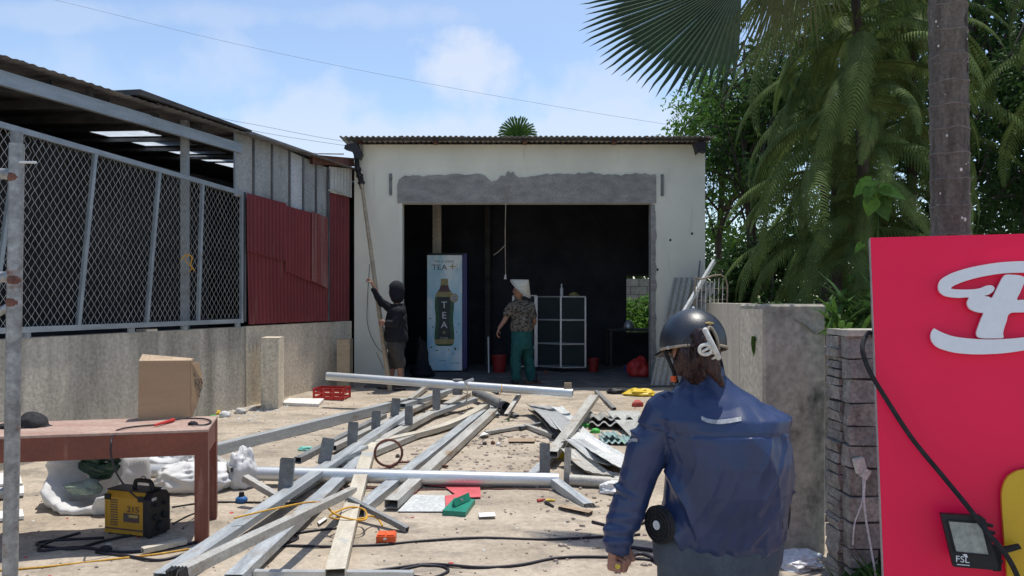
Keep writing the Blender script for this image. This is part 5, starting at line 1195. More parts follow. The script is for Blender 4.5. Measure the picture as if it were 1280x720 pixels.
mb = MB(); mb.tube([dep(868, 400, 11.7), dep(875, 326, 11.9)], .014, 6); mk('iron_rod', mb, 'galvdark', label='thin dark rod leaning on the right corner of the workshop', cat='rod')

# ================================================================== pink sign
SX0 = V((1.179, 2.50, 1.705)); U_ = V((.937, -.35, 0)).normalized(); dv = V((0, .09, 1.08)).normalized(); SN = U_.cross(dv).normalized()   # SN looks at the camera
if SN.y > 0: SN = -SN
SO_ = SX0-dv*((SX0.z-.02)/dv.z)
def sp2(px, py, off=0.):
    d = ray(px, py); O = SX0+SN*off; t = (O-V((0, 0, EYE))).dot(SN)/d.dot(SN); return V((0, 0, EYE))+V((d.x*t, d.y*t, (HY-py)/F*t))
T = thing('pink_sign', SO_+U_*.9, 'large glossy pink red shop sign leaning upright with white script lettering', 'sign')
mb = MB(); Hs = (SX0-SO_).length; mb.prism([SO_, SO_+U_*1.9, SO_+U_*1.9+dv*Hs, SX0], -SN*.05); mk('panel', mb, 'signred', T)
mb = MB(); mb.prism([SO_-U_*.002, SO_-U_*.0005, SX0-U_*.0005, SX0-U_*.002], -SN*.05); mk('edge_trim', mb, 'edge', T)
def zl(pts): return [(1140+x/4.5, 300+y/4.5) for x, y in pts]
def letter(pts, nm, mat, o0, th, par=T, k=4):
    P = spline([V((x, y, 0)) for x, y in pts]+[V((pts[0][0], pts[0][1], 0))], k)[:-1]
    P = [sp2(p.x, p.y, o0) for p in P]; mb = MB(); mb.prism(P, SN*th); return mk(nm, mb, mat, par)
L1 = zl([(900, 128), (760, 124), (630, 122), (560, 124), (480, 130), (400, 142), (320, 158), (250, 178), (200, 198), (160, 225), (143, 260), (150, 293), (175, 314), (215, 324), (265, 327), (313, 325),
         (306, 345), (306, 365), (318, 388), (345, 402), (375, 410), (396, 413), (385, 440), (370, 480), (358, 515), (358, 535), (370, 549), (400, 554), (450, 554), (500, 553), (509, 545), (506, 530), (510, 505), (525, 460), (545, 414), (630, 408), (900, 400),
         (900, 336), (630, 338), (585, 338), (600, 300), (618, 258), (627, 232), (622, 212), (600, 202), (560, 198), (530, 197), (512, 203), (495, 228), (470, 278), (445, 325), (425, 321), (402, 316), (428, 308), (450, 292), (458, 275), (450, 262), (430, 257), (405, 262), (375, 274), (330, 280), (270, 281), (225, 278), (215, 272), (235, 257), (290, 235), (360, 215), (440, 199), (520, 189), (630, 186), (760, 190), (900, 200)])
letter(L1, 'script_letter', 'letter', .018, .014)
L2 = zl([(121, 498), (108, 512), (100, 540), (108, 572), (135, 602), (185, 622), (250, 636), (340, 643), (430, 642), (520, 636), (630, 620), (760, 596), (900, 560), (900, 500), (760, 528), (630, 547), (540, 556), (430, 560), (320, 555), (230, 543), (165, 521)])
letter(L2, 'underline_swash', 'letter', .018, .014)
yp = [(1250.5, 625), (1251, 612), (1256, 598), (1265, 590), (1278, 586), (1320, 582), (1420, 580), (1420, 860), (1275, 860), (1264, 790), (1257, 715), (1252, 650)]
o = letter(yp, 'yellow_panel', 'signyel', .012, .018); P = [sp2(x, y, .0115) for x, y in yp]
# flood lamp on the sign with its cable
T = thing('flood_lamp', sp2(1212, 712, .1), 'black square flood lamp fixed in front of the pink sign near its bottom', 'lamp')
q = [(1176, 642.5), (1226, 645), (1232, 649), (1248, 708), (1246, 713), (1192, 708.5)]; q2 = [sp2(x, y, .10) for x, y in q]
mb = MB(); mb.prism(q2, -SN*.03); mk('housing', mb, 'black', T)
mb = MB(); mb.prism([sp2(x, y, .101) for x, y in [(1185.5, 651.5), (1226, 654.5), (1235.5, 693), (1195, 689)]], SN*.002); mk('lens', mb, 'lens', T)
for pts in ([(1183.5, 649.5), (1227, 652.5), (1226, 654.5), (1185.5, 651.5)], [(1226, 654.5), (1227.5, 652.5), (1237.5, 695), (1235.5, 693)], [(1195, 689), (1235.5, 693), (1237.5, 695), (1193.5, 691)], [(1183.5, 649.5), (1185.5, 651.5), (1195, 689), (1193.5, 691)]):
    mb = MB(); mb.prism([sp2(x, y, .101) for x, y in pts], SN*.004); mk('lens_rim', mb, 'blackmat', T)
ud = (sp2(1235, 703, .1)-sp2(1195, 699, .1)).normalized(); vd = SN.cross(ud)
if vd.z < 0: vd = -vd
mk('lettering', text_mb('FSL', .026, sp2(1203, 699.5, .1022), ud, vd, SN, .001), 'letter', T, kind='stuff')
mb = MB(); mb.prism([sp2(x, y, .1005) for x, y in [(1203, 693), (1208, 692), (1210, 697), (1206, 696)]], SN*.001); mk('logo_mark', mb, 'letter', T)
mb = MB(); mb.prism([sp2(x, y, .1005) for x, y in [(1196, 705), (1212, 706.3), (1212, 707.2), (1196, 705.9)]], SN*.001); mk('small_print', mb, 'letter', T)
for k in range(6):
    mb = MB(); x = 1238+.0*k; a_ = sp2(1232+3*k*.8, 655+9*k, .07); b_ = sp2(1240+3*k*.8, 657+9*k, .05); mb.tube([a_, b_], .006, 5); mk('cooling_fin', mb, 'blackmat', T)
mb = MB(); mb.prism([sp2(x, y, .055) for x, y in [(1240, 680), (1254, 683), (1272, 679), (1275, 684), (1262, 688), (1250, 691), (1250, 712), (1240, 712)]], SN*.02); mk('bracket', mb, 'blackmat', T)
mb = MB(); C0 = [V((1.33, 2.72, 1.32)), sp2(1089, 417, -.06), sp2(1082, 421, -.01), sp2(1078, 436, .02), sp2(1086, 462, .03), sp2(1106, 496, .04), sp2(1140, 548, .05), sp2(1180, 597, .07), sp2(1207, 630, .12), sp2(1224, 652, .12), sp2(1236, 668, .14), sp2(1252, 686, .14), sp2(1266, 708, .12), sp2(1276, 735, .08), sp2(1290, 800, .05)]
mb.tube(spline(C0, 8), .0075, 10); mk('lamp_cable', mb, 'blackmat', label='thick black cable looping over the pink sign edge down to the flood lamp', cat='cable', smooth='all')

# ================================================================== people
def taper(mb, pts, rs, n=16, fl=None):
    """round limb with domed ends"""
    pts = [V(p) for p in pts]; a, b = pts[0], pts[-1]; t0 = (pts[0]-pts[1]).normalized(); t1 = (pts[-1]-pts[-2]).normalized()
    P = [a+t0*rs[0]*.8, a+t0*rs[0]*.5]+pts+[b+t1*rs[-1]*.5, b+t1*rs[-1]*.8]; R = [rs[0]*.55, rs[0]*.87]+list(rs)+[rs[-1]*.87, rs[-1]*.55]
    mb.tube(P, R, n)
def hand(mb, wr, d, pn, sd, s=1., curl=.9, thumbin=.5):
    wr, d, pn, sd = V(wr), V(d).normalized(), V(pn).normalized(), V(sd).normalized()   # d: along the palm, pn: out of the palm, sd: towards the thumb
    for i in range(4):
        o = sd*((1.5-i)*.019*s); taper(mb, [wr+d*.005*s+o*.6, wr+d*.05*s+o*.95, wr+d*.088*s+o*1.08], [.015*s, .0145*s, .0115*s], 10)
        L = (.036, .041, .038, .030)[i]*s; p = wr+d*.088*s+o*1.1; dd_ = d.copy(); c = curl*(1+.08*i); pts = [p]
        for j, (k, f) in enumerate(((1, .9), (.7, 1.15), (.55, .8))):
            ax = d.cross(pn).normalized(); dd_ = (Matrix.Rotation(c*f, 3, ax) @ dd_); p = p+dd_*L*k; pts.append(p)
        taper(mb, pts, [.0105*s, .0098*s, .0088*s, .0078*s], 10)
    b = wr+d*.022*s+sd*.022*s; t1 = (sd*.75+d*.6+pn*.3).normalized(); t2 = (sd*.15+d*.8+pn*(.3+thumbin)).normalized(); t3 = (-sd*thumbin*.5+d*.7+pn*.6).normalized()
    taper(mb, [b, b+t1*.036*s, b+t1*.036*s+t2*.03*s, b+t1*.036*s+t2*.03*s+t3*.024*s], [.015*s, .0125*s, .0108*s, .009*s], 10)
def head(mb, c, f, up, s=1.):
    c, f, up = V(c), V(f).normalized(), V(up).normalized(); f = (f-up*f.dot(up)).normalized(); r = f.cross(up)
    R = Matrix((r, f, up)).transposed()
    mb.ball(c, (.074*s, .092*s, .105*s), 24, 16, R); mb.ball(c+f*.022*s-up*.055*s, (.055*s, .066*s, .058*s), 18, 12, R)
    mb.ball(c+f*.092*s-up*.022*s, (.012*s, .018*s, .020*s), 10, 8, R); mb.ball(c+f*.085*s+up*.012*s, (.042*s, .014*s, .010*s), 12, 8, R)
    mb.ball(c+f*.084*s-up*.056*s, (.024*s, .009*s, .006*s), 10, 6, R); mb.ball(c+f*.081*s-up*.066*s, (.02*s, .009*s, .006*s), 10, 6, R); mb.ball(c+f*.068*s-up*.09*s, (.022*s, .02*s, .016*s), 10, 8, R)
    for e in (-1, 1): mb.ball(c+r*.076*s*e-f*.005*s-up*.018*s, (.010*s, .019*s, .030*s), 10, 8, R)
    return r, f, up
def eyes(c, r, f, up, par, s=1.):
    for e in (-1, 1):
        mb = MB(); mb.ball(V(c)+r*.03*s*e+f*.080*s-up*.002*s, .011*s, 10, 8); mk('eye', mb, 'litterw', par, smooth='all')
def foot(mb, an, d, s=1.):
    an, d = V(an), V(d).normalized(); taper(mb, [an-d*.03*s-V((0, 0, an.z-.0)), an], [.03*s, .034*s], 10) if 0 else None
    g = an-V((0, 0, .055*s)); taper(mb, [g-d*.035*s, g+d*.05*s, g+d*.125*s], [.032*s, .036*s, .026*s], 12)
def cloth(name, mb, mat, par, vox, fold=(.0, 8, 8, 3), smooth=2, more=None):
    m, nr = remesh(mb, vox, smooth)
    A, sx, sy, sz = fold
    for i, p in enumerate(m.v):
        k = 0
        if A:
            q = V((p.x*sx, p.y*sy, p.z*sz)); k = A*(abs(NZ.noise(q+V((2, 5, 1))))*1.6-.5+.4*NZ.noise(q*2.3))
            if more: k += more(p)
        m.v[i] = p+nr[i]*k
    return mk(name, m, mat, par, smooth='all')

# ---- the woman in the foreground, seen from behind
YW = 2.75; SCW = F/YW
def wp(px, py, dy=0.): d = dep(px, py, YW+dy); return d
W0 = thing('person', (dep(895, 700, YW).x, YW, 0), 'woman seen from behind in dark blue fan jacket, jeans and black helmet', 'person')
skin = MB()
hc = wp(868, 434, -.0); ff = V((-.26, .95, -.16)); upv = V((.02, .10, 1))
r_, f_, u2 = head(skin, hc, ff, upv, 1.0)
nk = wp(874, 470, -.02); taper(skin, [nk+V((-.01, .01, .05)), nk-V((0, .01, .07))], [.052, .060], 16)
cst = wp(895, 540, 0)
skin.ell([(V((.74, YW, .60)), .13, .09), (V((.74, YW, .74)), .15, .10), (V((.74, YW, .92)), .12, .085), (V((.74, YW, 1.06)), .15, .10), (V((.735, YW, 1.15)), .13, .08), (V((.70, YW, 1.20)), .05, .05)], 20)
shL, elL, wrL = wp(826, 520, 0), wp(796, 604, .0), wp(771, 670, -.035)
shR, elR, wrR = wp(944, 536, -.01), wp(967, 602, -.02), wp(956, 640, .24)
for (a, b, c) in ((shL, elL, wrL), (shR, elR, wrR)): taper(skin, [a, a.lerp(b, .5), b], [.05, .044, .038], 14); taper(skin, [b, b.lerp(c, .4), c], [.036, .034, .026], 14)
hd = (wp(764, 722, -.03)-wrL).normalized(); hand(skin, wrL, hd, V((.93, -.36, 0)), V((.36, .93, .0)), 1.16, 1.35, .8)
hand(skin, wrR, V((-.3, .9, .1)), V((-.6, -.1, -.6)), V((0, .2, 1)), .95, .7)
for sx in (-1, 1):
    hp, kn, an = V((.745+sx*.085, YW, .66)), V((.745+sx*.11, YW+.05, .38)), V((.745+sx*.13, YW-.02, .085)); taper(skin, [hp, kn, an], [.085, .055, .036], 16); foot(skin, an, V((sx*.15, 1, 0)))
m, nr = remesh(skin, .0038, 1); mk('body', m, 'skin', W0, smooth='all'); eyes(hc, r_, f_, u2, W0)
# jeans
jm = MB(); jm.ell([(V((.742, YW, .50)), .20, .14), (V((.742, YW, .56)), .232, .165), (V((.742, YW, .64)), .236, .17), (V((.742, YW, .74)), .19, .14), (V((.742, YW, .80)), .16, .12)], 24)
for sx in (-1, 1): taper(jm, [V((.745+sx*.105, YW, .56)), V((.745+sx*.125, YW+.045, .34)), V((.745+sx*.135, YW-.01, .12))], [.118, .088, .068], 18)
cloth('jeans', jm, 'jeans', W0, .009, (.008, 9, 9, 5))
for sx in (-1, 1):
    mb = MB(); taper(mb, [V((.745+sx*.13, YW-.07, .045)), V((.745+sx*.14, YW+.03, .05)), V((.745+sx*.15, YW+.13, .04))], [.036, .044, .034], 14); mk('shoe', mb, 'blackmat', W0, smooth=60)
# jacket
jk = MB()
def wl(py, xl, xr, dpt, dy=0.): a, b = wp(xl, py), wp(xr, py); return ((a+b)/2+V((0, dy, 0)), (b.x-a.x)/2, dpt)
jk.ell([wl(684, 836, 970, .12), wl(679, 826, 975, .165), wl(668, 824, 978, .175, -.01), wl(652, 824, 979, .185, -.015), wl(635, 826, 979, .19, -.02), wl(605, 829, 982, .20, -.035), wl(570, 830, 982, .195, -.045), wl(540, 822, 979, .175, -.05), wl(518, 814, 982, .15, -.05),
        wl(502, 823, 950, .125, -.04), wl(489, 838, 931, .10, -.03), wl(478, 848, 916, .082, -.025), wl(468, 850, 903, .074, -.02), wl(462, 851, 901, .072, -.018), wl(460, 853, 899, .060, -.018)], 36)
taper(jk, [wp(835, 517, -.02), wp(810, 558, -.02), wp(794, 608, -.01), wp(782, 645, -.02), wp(772, 668, -.03)], [.086, .076, .066, .066, .056], 20)
taper(jk, [wp(948, 530, -.02), wp(963, 566, -.05), wp(967, 600, -.03), wp(966, 625, .08), wp(958, 640, .22)], [.084, .082, .076, .066, .05], 20)
taper(jk, [wp(773, 666, -.04), wp(771, 677, -.05)], [.058, .054], 16)
def FO(t, x, z): return (1-abs(sin(pi*(t+1.3*NZ.noise(V((x*4, 1, z*2.6)))))))**1.6-.3
def jfold(p):
    z = p.z; k = 0
    # gathered cuff and hem, yoke seam, folds fanning out below it
    if p.x < .52 and z < .80: k += .0035*sin((z)*150+3*p.y*10)*min(1, max(0, (.80-z)*8))
    if p.x > .52 and z < .74: k += .0022*sin(p.x*110+sin(z*50)*.8)*min(1, (.74-z)*15)
    if .5 < p.x < .98 and p.y < YW and abs(z-1.045+.02*abs(p.x-.74)) < .006: k -= .002
    if .54 < p.x < .96 and p.y < YW-.05 and z < 1.04: k += FO(p.x*10+(z-1)*1.6, p.x, z)*.034*max(0, .25+NZ.noise(V((p.x*5, 7, z*3.2)))*1.6)+FO(p.x*13-(z-1)*6, p.x+3, z)*.022*max(0, NZ.noise(V((p.x*6, 2, z*4)))+.10)
    if (p.x < .56 or p.x > .95) and .80 < z < 1.06: k += FO(z*17+p.x*7, p.x, z)*.032*max(0, .2+NZ.noise(V((p.x*7, 3, z*5)))*1.5)
    return k
cloth('jacket', jk, 'jacket', W0, .0055, (.006, 10, 8, 6.5), 1, jfold)
mb = MB(); mb.ell([(wp(876, 470, -.02), .088, .082), (wp(876, 462, -.015), .083, .078), (wp(877, 457, -.01), .074, .07)], 24)
cm, nr = remesh(mb, .006, 1); mk('collar', cm, 'jacket', W0, smooth='all')
# reflective strips, laid on the cloth
jo = [o for o in WMAT if o.name.startswith('jacket')][0]
from mathutils.bvhtree import BVHTree
bv = BVHTree.FromPolygons([WMAT[jo] @ v.co for v in jo.data.vertices], [tuple(p.vertices) for p in jo.data.polygons])
def lay(pts, hw, nm, mat, par, thick=.003):
    mb = MB(); S_ = spline([V((x, y, 0)) for x, y in pts], 6); E = V((0, 0, EYE)); A_ = []
    for p in S_:
        for s in (-1, 1):
            d = ray(p.x, p.y+s*hw); h = bv.ray_cast(E, d.normalized())
            A_.append((h[0] if h[0] else E+d*YW)-d.normalized()*thick)
    k = len(A_); mb.v = A_+[a+V((0, .003, 0)) for a in A_]
    for i in range(0, k-2, 2):
        mb.f.append((i, i+1, i+3, i+2)); mb.f.append((i+k, i+2+k, i+3+k, i+1+k)); mb.f.append((i, i+2, i+2+k, i+k)); mb.f.append((i+1, i+1+k, i+3+k, i+3))
    return mk(nm, mb, mat, par, smooth=False)
lay([(877, 522.5), (885, 526), (897, 527.5), (910, 526.5), (927, 523.5)], 2.6, 'reflective_strip', 'reflect', W0)
lay([(785, 552), (791, 550), (797, 550.5)], 2, 'reflective_strip', 'reflect', W0)
# cooling fans in the jacket
def fan(px, py, rx, ry, nrm, dy, par=W0):
    c = wp(px, py, dy); n = V(nrm).normalized(); a = n.cross(V((0, 0, 1))).normalized(); b = a.cross(n); R = ry/SCW
    def disc(r, o0, o1, nm, mat, seg=28): mb = MB(); mb.prism([c+n*o0+(a*cos(2*pi*i/seg)+b*sin(2*pi*i/seg))*r for i in range(seg)], n*(o1-o0)); return mk(nm, mb, mat, par)
    disc(R, -.016, .004, 'fan_housing', 'blackmat')
    for k in range(3):
        rr = R*(.9-.22*k); mb = MB(); mb.tube([c+n*.007+(a*cos(2*pi*i/24)+b*sin(2*pi*i/24))*rr for i in range(25)], .0028, 5, cap=False); mk('fan_ring', mb, 'black', par)
    for k in range(16):
        q = 2*pi*k/16; e = (a*cos(q)+b*sin(q)); mb = MB(); mb.tube([c+n*.007+e*R*.22, c+n*.007+(a*cos(q+.3)+b*sin(q+.3))*R*.95], .0022, 4); mk('fan_spoke', mb, 'black', par)
    disc(R*.24, .004, .011, 'fan_hub', 'plast', 18)
fan(823, 656, 13, 23, (-.84, -.54, .0), -.09); fan(980, 645, 9, 22, (.84, -.54, 0), -.08)
# helmet: half shell with brim, rear opening and strap
hm = MB(); ch = wp(866, 428, -.005); Rh = Matrix((r_, f_, u2)).transposed()
n, mm = 48, 18; a1, b1, h1_ = .116, .128, .122
def hp_(ph, th, k=1.): return ch+Rh @ V((a1*k*sin(ph)*cos(th), b1*k*sin(ph)*sin(th), h1_*k*cos(ph)))
for k in (1., .90):
    for j in range(mm+1):
        for i in range(n):
            th = 2*pi*i/n; low = .62*pi-(.0 if True else 0)
            lo = pi*(.565+.03*sin(th)); hm.v.append(hp_(lo*j/mm+1e-4, th, k))
for s in range(2):
    o = s*(mm+1)*n
    for j in range(mm):
        for i in range(n):
            q = (o+j*n+i, o+j*n+(i+1) % n, o+(j+1)*n+(i+1) % n, o+(j+1)*n+i); th = (i+.5)*2*pi/n
            # the opening for the pony tail at the back (local -y), low on the shell
            dth = abs((th-1.5*pi+pi) % (2*pi)-pi)
            if dth < .30 and j >= mm-6-(.30-dth)*4+2: continue
            hm.f.append(q if s == 0 else q[::-1])
o = (mm+1)*n
for i in range(n):
    th = (i+.5)*2*pi/n; dth = abs((th-1.5*pi+pi) % (2*pi)-pi)
    if dth >= .30: a = mm*n+i; b = mm*n+(i+1) % n; hm.f.append((a, b, b+o, a+o))
HM = mk('helmet_shell', hm, 'helmet', W0, smooth=50)
mb = MB(); pts = []
for i in range(49):
    th = 2*pi*i/48; dth = abs((th-1.5*pi+pi) % (2*pi)-pi)
    if dth < .26: continue
    pts.append((th, hp_(pi*(.567+.03*sin(th)), th, 1.012)))
pts = [p for t, p in pts if t > 1.5*pi]+[p for t, p in pts if t < 1.5*pi]
mb.tube(pts, .0055, 8); mk('rim_trim', mb, 'tan', W0, smooth='all')
mb = MB(); arc = [hp_(pi*(.575-.20*sin(pi*k/14)), 1.5*pi-.29+.58*k/14, 1.02) for k in range(15)]; mb.tube(arc, .0062, 8); mk('opening_trim', mb, 'tan', W0, smooth='all')
mb = MB(); P = []
for i in range(13): th = pi*(.08+.84*i/12); P.append((hp_(pi*.585, th, 1.0), hp_(pi*.60, th, 1.24)))
vs = [q for p in P for q in p]; k = len(vs); mb.v = vs+[q-u2*.006 for q in vs]
for i in range(0, k-2, 2): mb.f += [(i, i+1, i+3, i+2), (i+k, i+2+k, i+3+k, i+1+k), (i+1, i+1+k, i+3+k, i+3), (i, i+2, i+2+k, i+k)]
mk('helmet_peak', mb, 'helmet', W0)
for (ph, th) in ((.02, 0), (.56*pi, pi*1.08), (.56*pi, -.08*pi)): mb = MB(); mb.ball(hp_(ph, th, 1.01), .007, 8, 6); mk('rivet', mb, 'alu', W0)
for k in range(3): mb = MB(); mb.ball(hp_(.33*pi, 1.5*pi+.05+.09*(k-1), 1.008), (.009, .004, .004+.002*(k == 1)), 8, 5, Rh); mk('badge', mb, 'brass', W0)
for s in (1,):
    mb = MB(); mb.tube(spline([hp_(.57*pi, pi*.97, .97), wp(841, 462, -.03), wp(846, 478, -.0)]), .007, 6); mk('chin_strap', mb, 'blackmat', W0)
mb = MB(); mb.tube(spline([hp_(.57*pi, pi*.05, .97), wp(903, 462, .0), wp(900, 476, .02)]), .007, 6); mk('chin_strap', mb, 'blackmat', W0)
mb = MB(); mb.tube([wp(842, 470, -.055), wp(842, 477, -.055)], .010, 8); mk('strap_clip', mb, 'orange', W0)
# hair
hb = MB()
hb.ball(hc-u2*.02-f_*.012, (.083, .098, .085), 24, 16, Rh)
hb.ball(wp(866, 455, -.05), (.07, .05, .055), 18, 12); hb.ball(wp(871, 465, -.055), (.052, .042, .034), 18, 12); taper(hb, [wp(862, 448, -.08), wp(868, 462, -.085), wp(872, 474, -.06)], [.045, .045, .035], 14)
hb.ball(wp(878, 428, -.135), (.034, .03, .034), 16, 10); taper(hb, [wp(874, 420, -.125), wp(886, 440, -.15), wp(893, 458, -.155), wp(899, 474, -.14)], [.03, .032, .022, .008], 14)
taper(hb, [wp(880, 440, -.145), wp(890, 462, -.155), wp(903, 482, -.15)], [.030, .024, .008], 12); taper(hb, [wp(858, 440, -.10), wp(868, 456, -.12), wp(880, 440, -.14)], [.03, .034, .03], 12)
m, nr = remesh(hb, .0045, 1)
for i, p in enumerate(m.v): m.v[i] = p+nr[i]*(.004*NZ.noise(V((p.x*95, p.y*95, p.z*14)))+.003*NZ.noise(V((p.x*190, p.y*190, p.z*20))))
HR = mk('hair', m, 'hair', W0, smooth='all')
random.seed(12); mb = MB()
for k in range(46):
    a = wp(random.uniform(858, 884), random.uniform(418, 440), -.15-random.uniform(-.02, .02)); b = a+V((random.uniform(-.03, .05), random.uniform(-.01, .02), -random.uniform(.03, .13))); c = a.lerp(b, .5)+V((random.uniform(-.012, .012), -.012, 0)); mb.tube([a, c, b], [.0018, .0016, .0004], 4)
mk('loose_strands', mb, 'hair', HR, kind='stuff')
mb = MB(); mb.tube(spline([wp(881.5, 413, -.19), wp(887, 424, -.20), wp(894, 438, -.205), wp(899, 449, -.19)]), [.0095]*24+[.006], 10); mb.ball(wp(881.5, 413, -.19), .010, 10, 8)
CL = mk('hair_clip', mb, 'clip', W0, smooth='all')
mb = MB(); c = wp(882, 437, -.20); mb.tube([c+V((.021*cos(2*pi*i/20), -.004*sin(2*pi*i/20), .017*sin(2*pi*i/20))) for i in range(21)], .0062, 8, cap=False); mb.box(c, (.03, .010, .008), Matrix.Rotation(-.5, 3, 'Y')); mk('clip_ring', mb, 'clip', CL, smooth='all')
for k in range(4): mb = MB(); p = wp(889+2.8*k, 428+6*k, -.195); mb.tube([p, p+V((-.022, .03, -.012))], [.005, .003], 6); mk('clip_tooth', mb, 'clip', CL)
mb = MB(); mb.tube([wp(772, 708, -.085), wp(780, 705, .03)], .0095, 10); mk('yellow_tool', mb, 'yel2', label='small yellow tool gripped in the left fist of the woman', cat='tool')

# ---- the two workers at the building
def worker(Y, base, P, heads, skinm, hands, lab, vox=.009):
    T = thing('person', base, lab, 'person'); return T
# hooded worker on the left, seen from his right side, both hands on the pole
Y1 = 11.03
def q1(px, py, dy=0.): return dep(px, py, Y1+dy)
gz = ground_z(q1(492, 487).x, Y1)
H1 = thing('person', (q1(492, 487).x, Y1, gz), 'worker in black hooded jacket and dark shorts gripping the bamboo pole', 'person')
sk = MB(); hc1 = q1(494, 364); rr, fr, ur = head(sk, hc1, (-1, .1, -.05), (0, 0, 1), .93)
taper(sk, [q1(496, 376), q1(497, 386)], [.05, .055], 12); sk.ell([(q1(495, 440), .10, .14), (q1(496, 420), .09, .13), (q1(497, 396), .10, .16), (q1(497, 384), .07, .12)], 16)
s1, e1_, w1_ = q1(489, 386, .17), q1(476, 376, .16), q1(466, 356, .10); s2, e2_, w2_ = q1(496, 392, -.16), q1(493, 404, -.20), q1(482, 404, -.22)
for (a, b, c) in ((s1, e1_, w1_), (s2, e2_, w2_)): taper(sk, [a, b], [.042, .035], 10); taper(sk, [b, c], [.034, .024], 10)
hand(sk, w1_, V((-.4, 0, .9)), V((-.9, 0, -.3)), V((0, -1, 0)), .95, .9); hand(sk, w2_, V((-1, .1, .0)), V((-.1, .9, -.1)), V((0, 0, 1)), .95, .9)
for (kx, ax_, dy) in ((489, 486, .1), (499, 499, -.09)):
    taper(sk, [q1(495, 436, dy), q1(kx+1, 460, dy), q1(ax_+2, 480, dy)], [.075, .05, .035], 12); foot(sk, V((q1(ax_+1, 480, dy).x, Y1+dy, gz+.06)), (-1, 0, 0), .95)
m, nr = remesh(sk, .008, 2); mk('body', m, 'skinfar', H1, smooth='all'); eyes(hc1, rr, fr, ur, H1, .93)
jm = MB(); jm.ell([(q1(496, 428), .155, .17), (q1(495.5, 424), .175, .20), (q1(495, 410), .165, .20), (q1(495.5, 396), .155, .21), (q1(496.5, 386), .125, .19), (q1(497, 380), .085, .11)], 22)
taper(jm, [q1(489, 386, .16), q1(476, 377, .16), q1(467, 362, .11)], [.075, .06, .045], 12); taper(jm, [q1(498, 390, -.17), q1(494, 405, -.205), q1(484, 404, -.22)], [.08, .07, .052], 12)
cloth('hooded_jacket', jm, 'hoodie', H1, .011, (.012, 9, 9, 7))
hb = MB(); hb.ball(hc1+V((.018, 0, .012)), (.125, .115, .145), 20, 14); hb.ball(hc1+V((.03, 0, -.09)), (.10, .12, .09), 16, 10); m, nr = remesh(hb, .01, 2)
m2 = MB(); keep = [i for i, p in enumerate(m.v)]; 
fset = [f for f in m.f if not all((m.v[i].x < hc1.x-.075 and m.v[i].z < hc1.z+.07 and m.v[i].z > hc1.z-.10) for i in f)]; m.f = fset
mk('hood', m, 'hoodie', H1, smooth='all')
jm = MB(); jm.ell([(q1(495, 436), .14, .17), (q1(495, 426), .14, .18), (q1(495, 418), .12, .15)], 18)
for (kx, dy) in ((490, .095), (499, -.09)): taper(jm, [q1(495, 432, dy), q1(kx+1, 455, dy)], [.11, .085], 14)
cloth('shorts', jm, 'shorts', H1, .011, (.012, 9, 9, 5))
for (ax_, dy) in ((486, .1), (499, -.09)):
    mb = MB(); c = V((q1(ax_-2, 480, dy).x-.02, Y1+dy, gz+.012)); mb.prism([c+V((.135*cos(2*pi*i/18), .048*sin(2*pi*i/18), -.012)) for i in range(18)], (0, 0, .025)); mk('sandal', mb, 'blackmat', H1)
# worker in the conical hat
Y2 = 11.5
def q2_(px, py, dy=0.): return dep(px, py, Y2+dy)
H2 = thing('person', (q2_(652, 482).x, Y2, .226), 'worker in conical straw hat, camouflage shirt and teal trousers in the doorway', 'person')
sk = MB(); hc2 = q2_(648, 364); rr, fr, ur = head(sk, hc2, (-.75, .55, -.15), (-.05, 0, 1), .93)
taper(sk, [q2_(649, 374), q2_(650, 386)], [.05, .055], 12); sk.ell([(q2_(652, 430), .13, .10), (q2_(652, 412), .12, .09), (q2_(651, 392), .15, .10), (q2_(651, 380), .13, .08)], 16)
a, b, c = q2_(638, 384, .0), q2_(631, 400, -.02), q2_(624, 410, -.04); taper(sk, [a, b], [.048, .038], 12); taper(sk, [b, c], [.037, .026], 12); hand(sk, c, V((-.35, -.05, -.9)), V((.9, .3, -.3)), V((0, 1, 0)), 1.0, .5)
a, b, c = q2_(664, 384, .0), q2_(668, 402, .10), q2_(664, 412, .22); taper(sk, [a, b], [.048, .038], 12); taper(sk, [b, c], [.037, .026], 12); hand(sk, c, V((-.2, .8, -.5)), V((-.9, .0, 0)), V((0, 0, 1)), 1.0, .6)
for (kx, ax_, dy) in ((645, 645, -.06), (662, 667, .12)): taper(sk, [q2_(652+(kx-652)*.5, 424, dy*.5), q2_(kx, 448, dy), q2_(ax_, 474, dy)], [.075, .05, .036], 12); foot(sk, V((q2_(ax_, 474, dy).x, Y2+dy, .288)), (-.3, 1, 0), .95)
m, nr = remesh(sk, .008, 2); mk('body', m, 'skinfar', H2, smooth='all'); eyes(hc2, rr, fr, ur, H2, .93)
jm = MB(); jm.ell([(q2_(652.5, 414), .165, .13), (q2_(652.5, 408), .168, .135), (q2_(652, 396), .160, .125), (q2_(651.5, 386), .185, .125), (q2_(651, 378), .15, .10), (q2_(650, 374), .075, .07)], 22)
taper(jm, [q2_(640, 383), q2_(634, 391, -.01)], [.075, .068], 12); taper(jm, [q2_(663, 383), q2_(666, 394, .03)], [.078, .07], 12)
cloth('camouflage_shirt', jm, 'camo', H2, .011, (.014, 9, 9, 6))
jm = MB(); jm.ell([(q2_(652.5, 436), .155, .12), (q2_(652.5, 424), .17, .135), (q2_(652.5, 412), .158, .12), (q2_(652.5, 406), .14, .11)], 20)
for (kx, ax_, dy) in ((644.5, 645.5, -.06), (660, 664, .12)): taper(jm, [q2_(652+(kx-652)*.7, 430, dy*.7), q2_(kx, 448, dy), q2_(ax_, 473, dy)], [.10, .082, .075], 14)
cloth('trousers', jm, 'teal', H2, .011, (.02, 9, 9, 6))
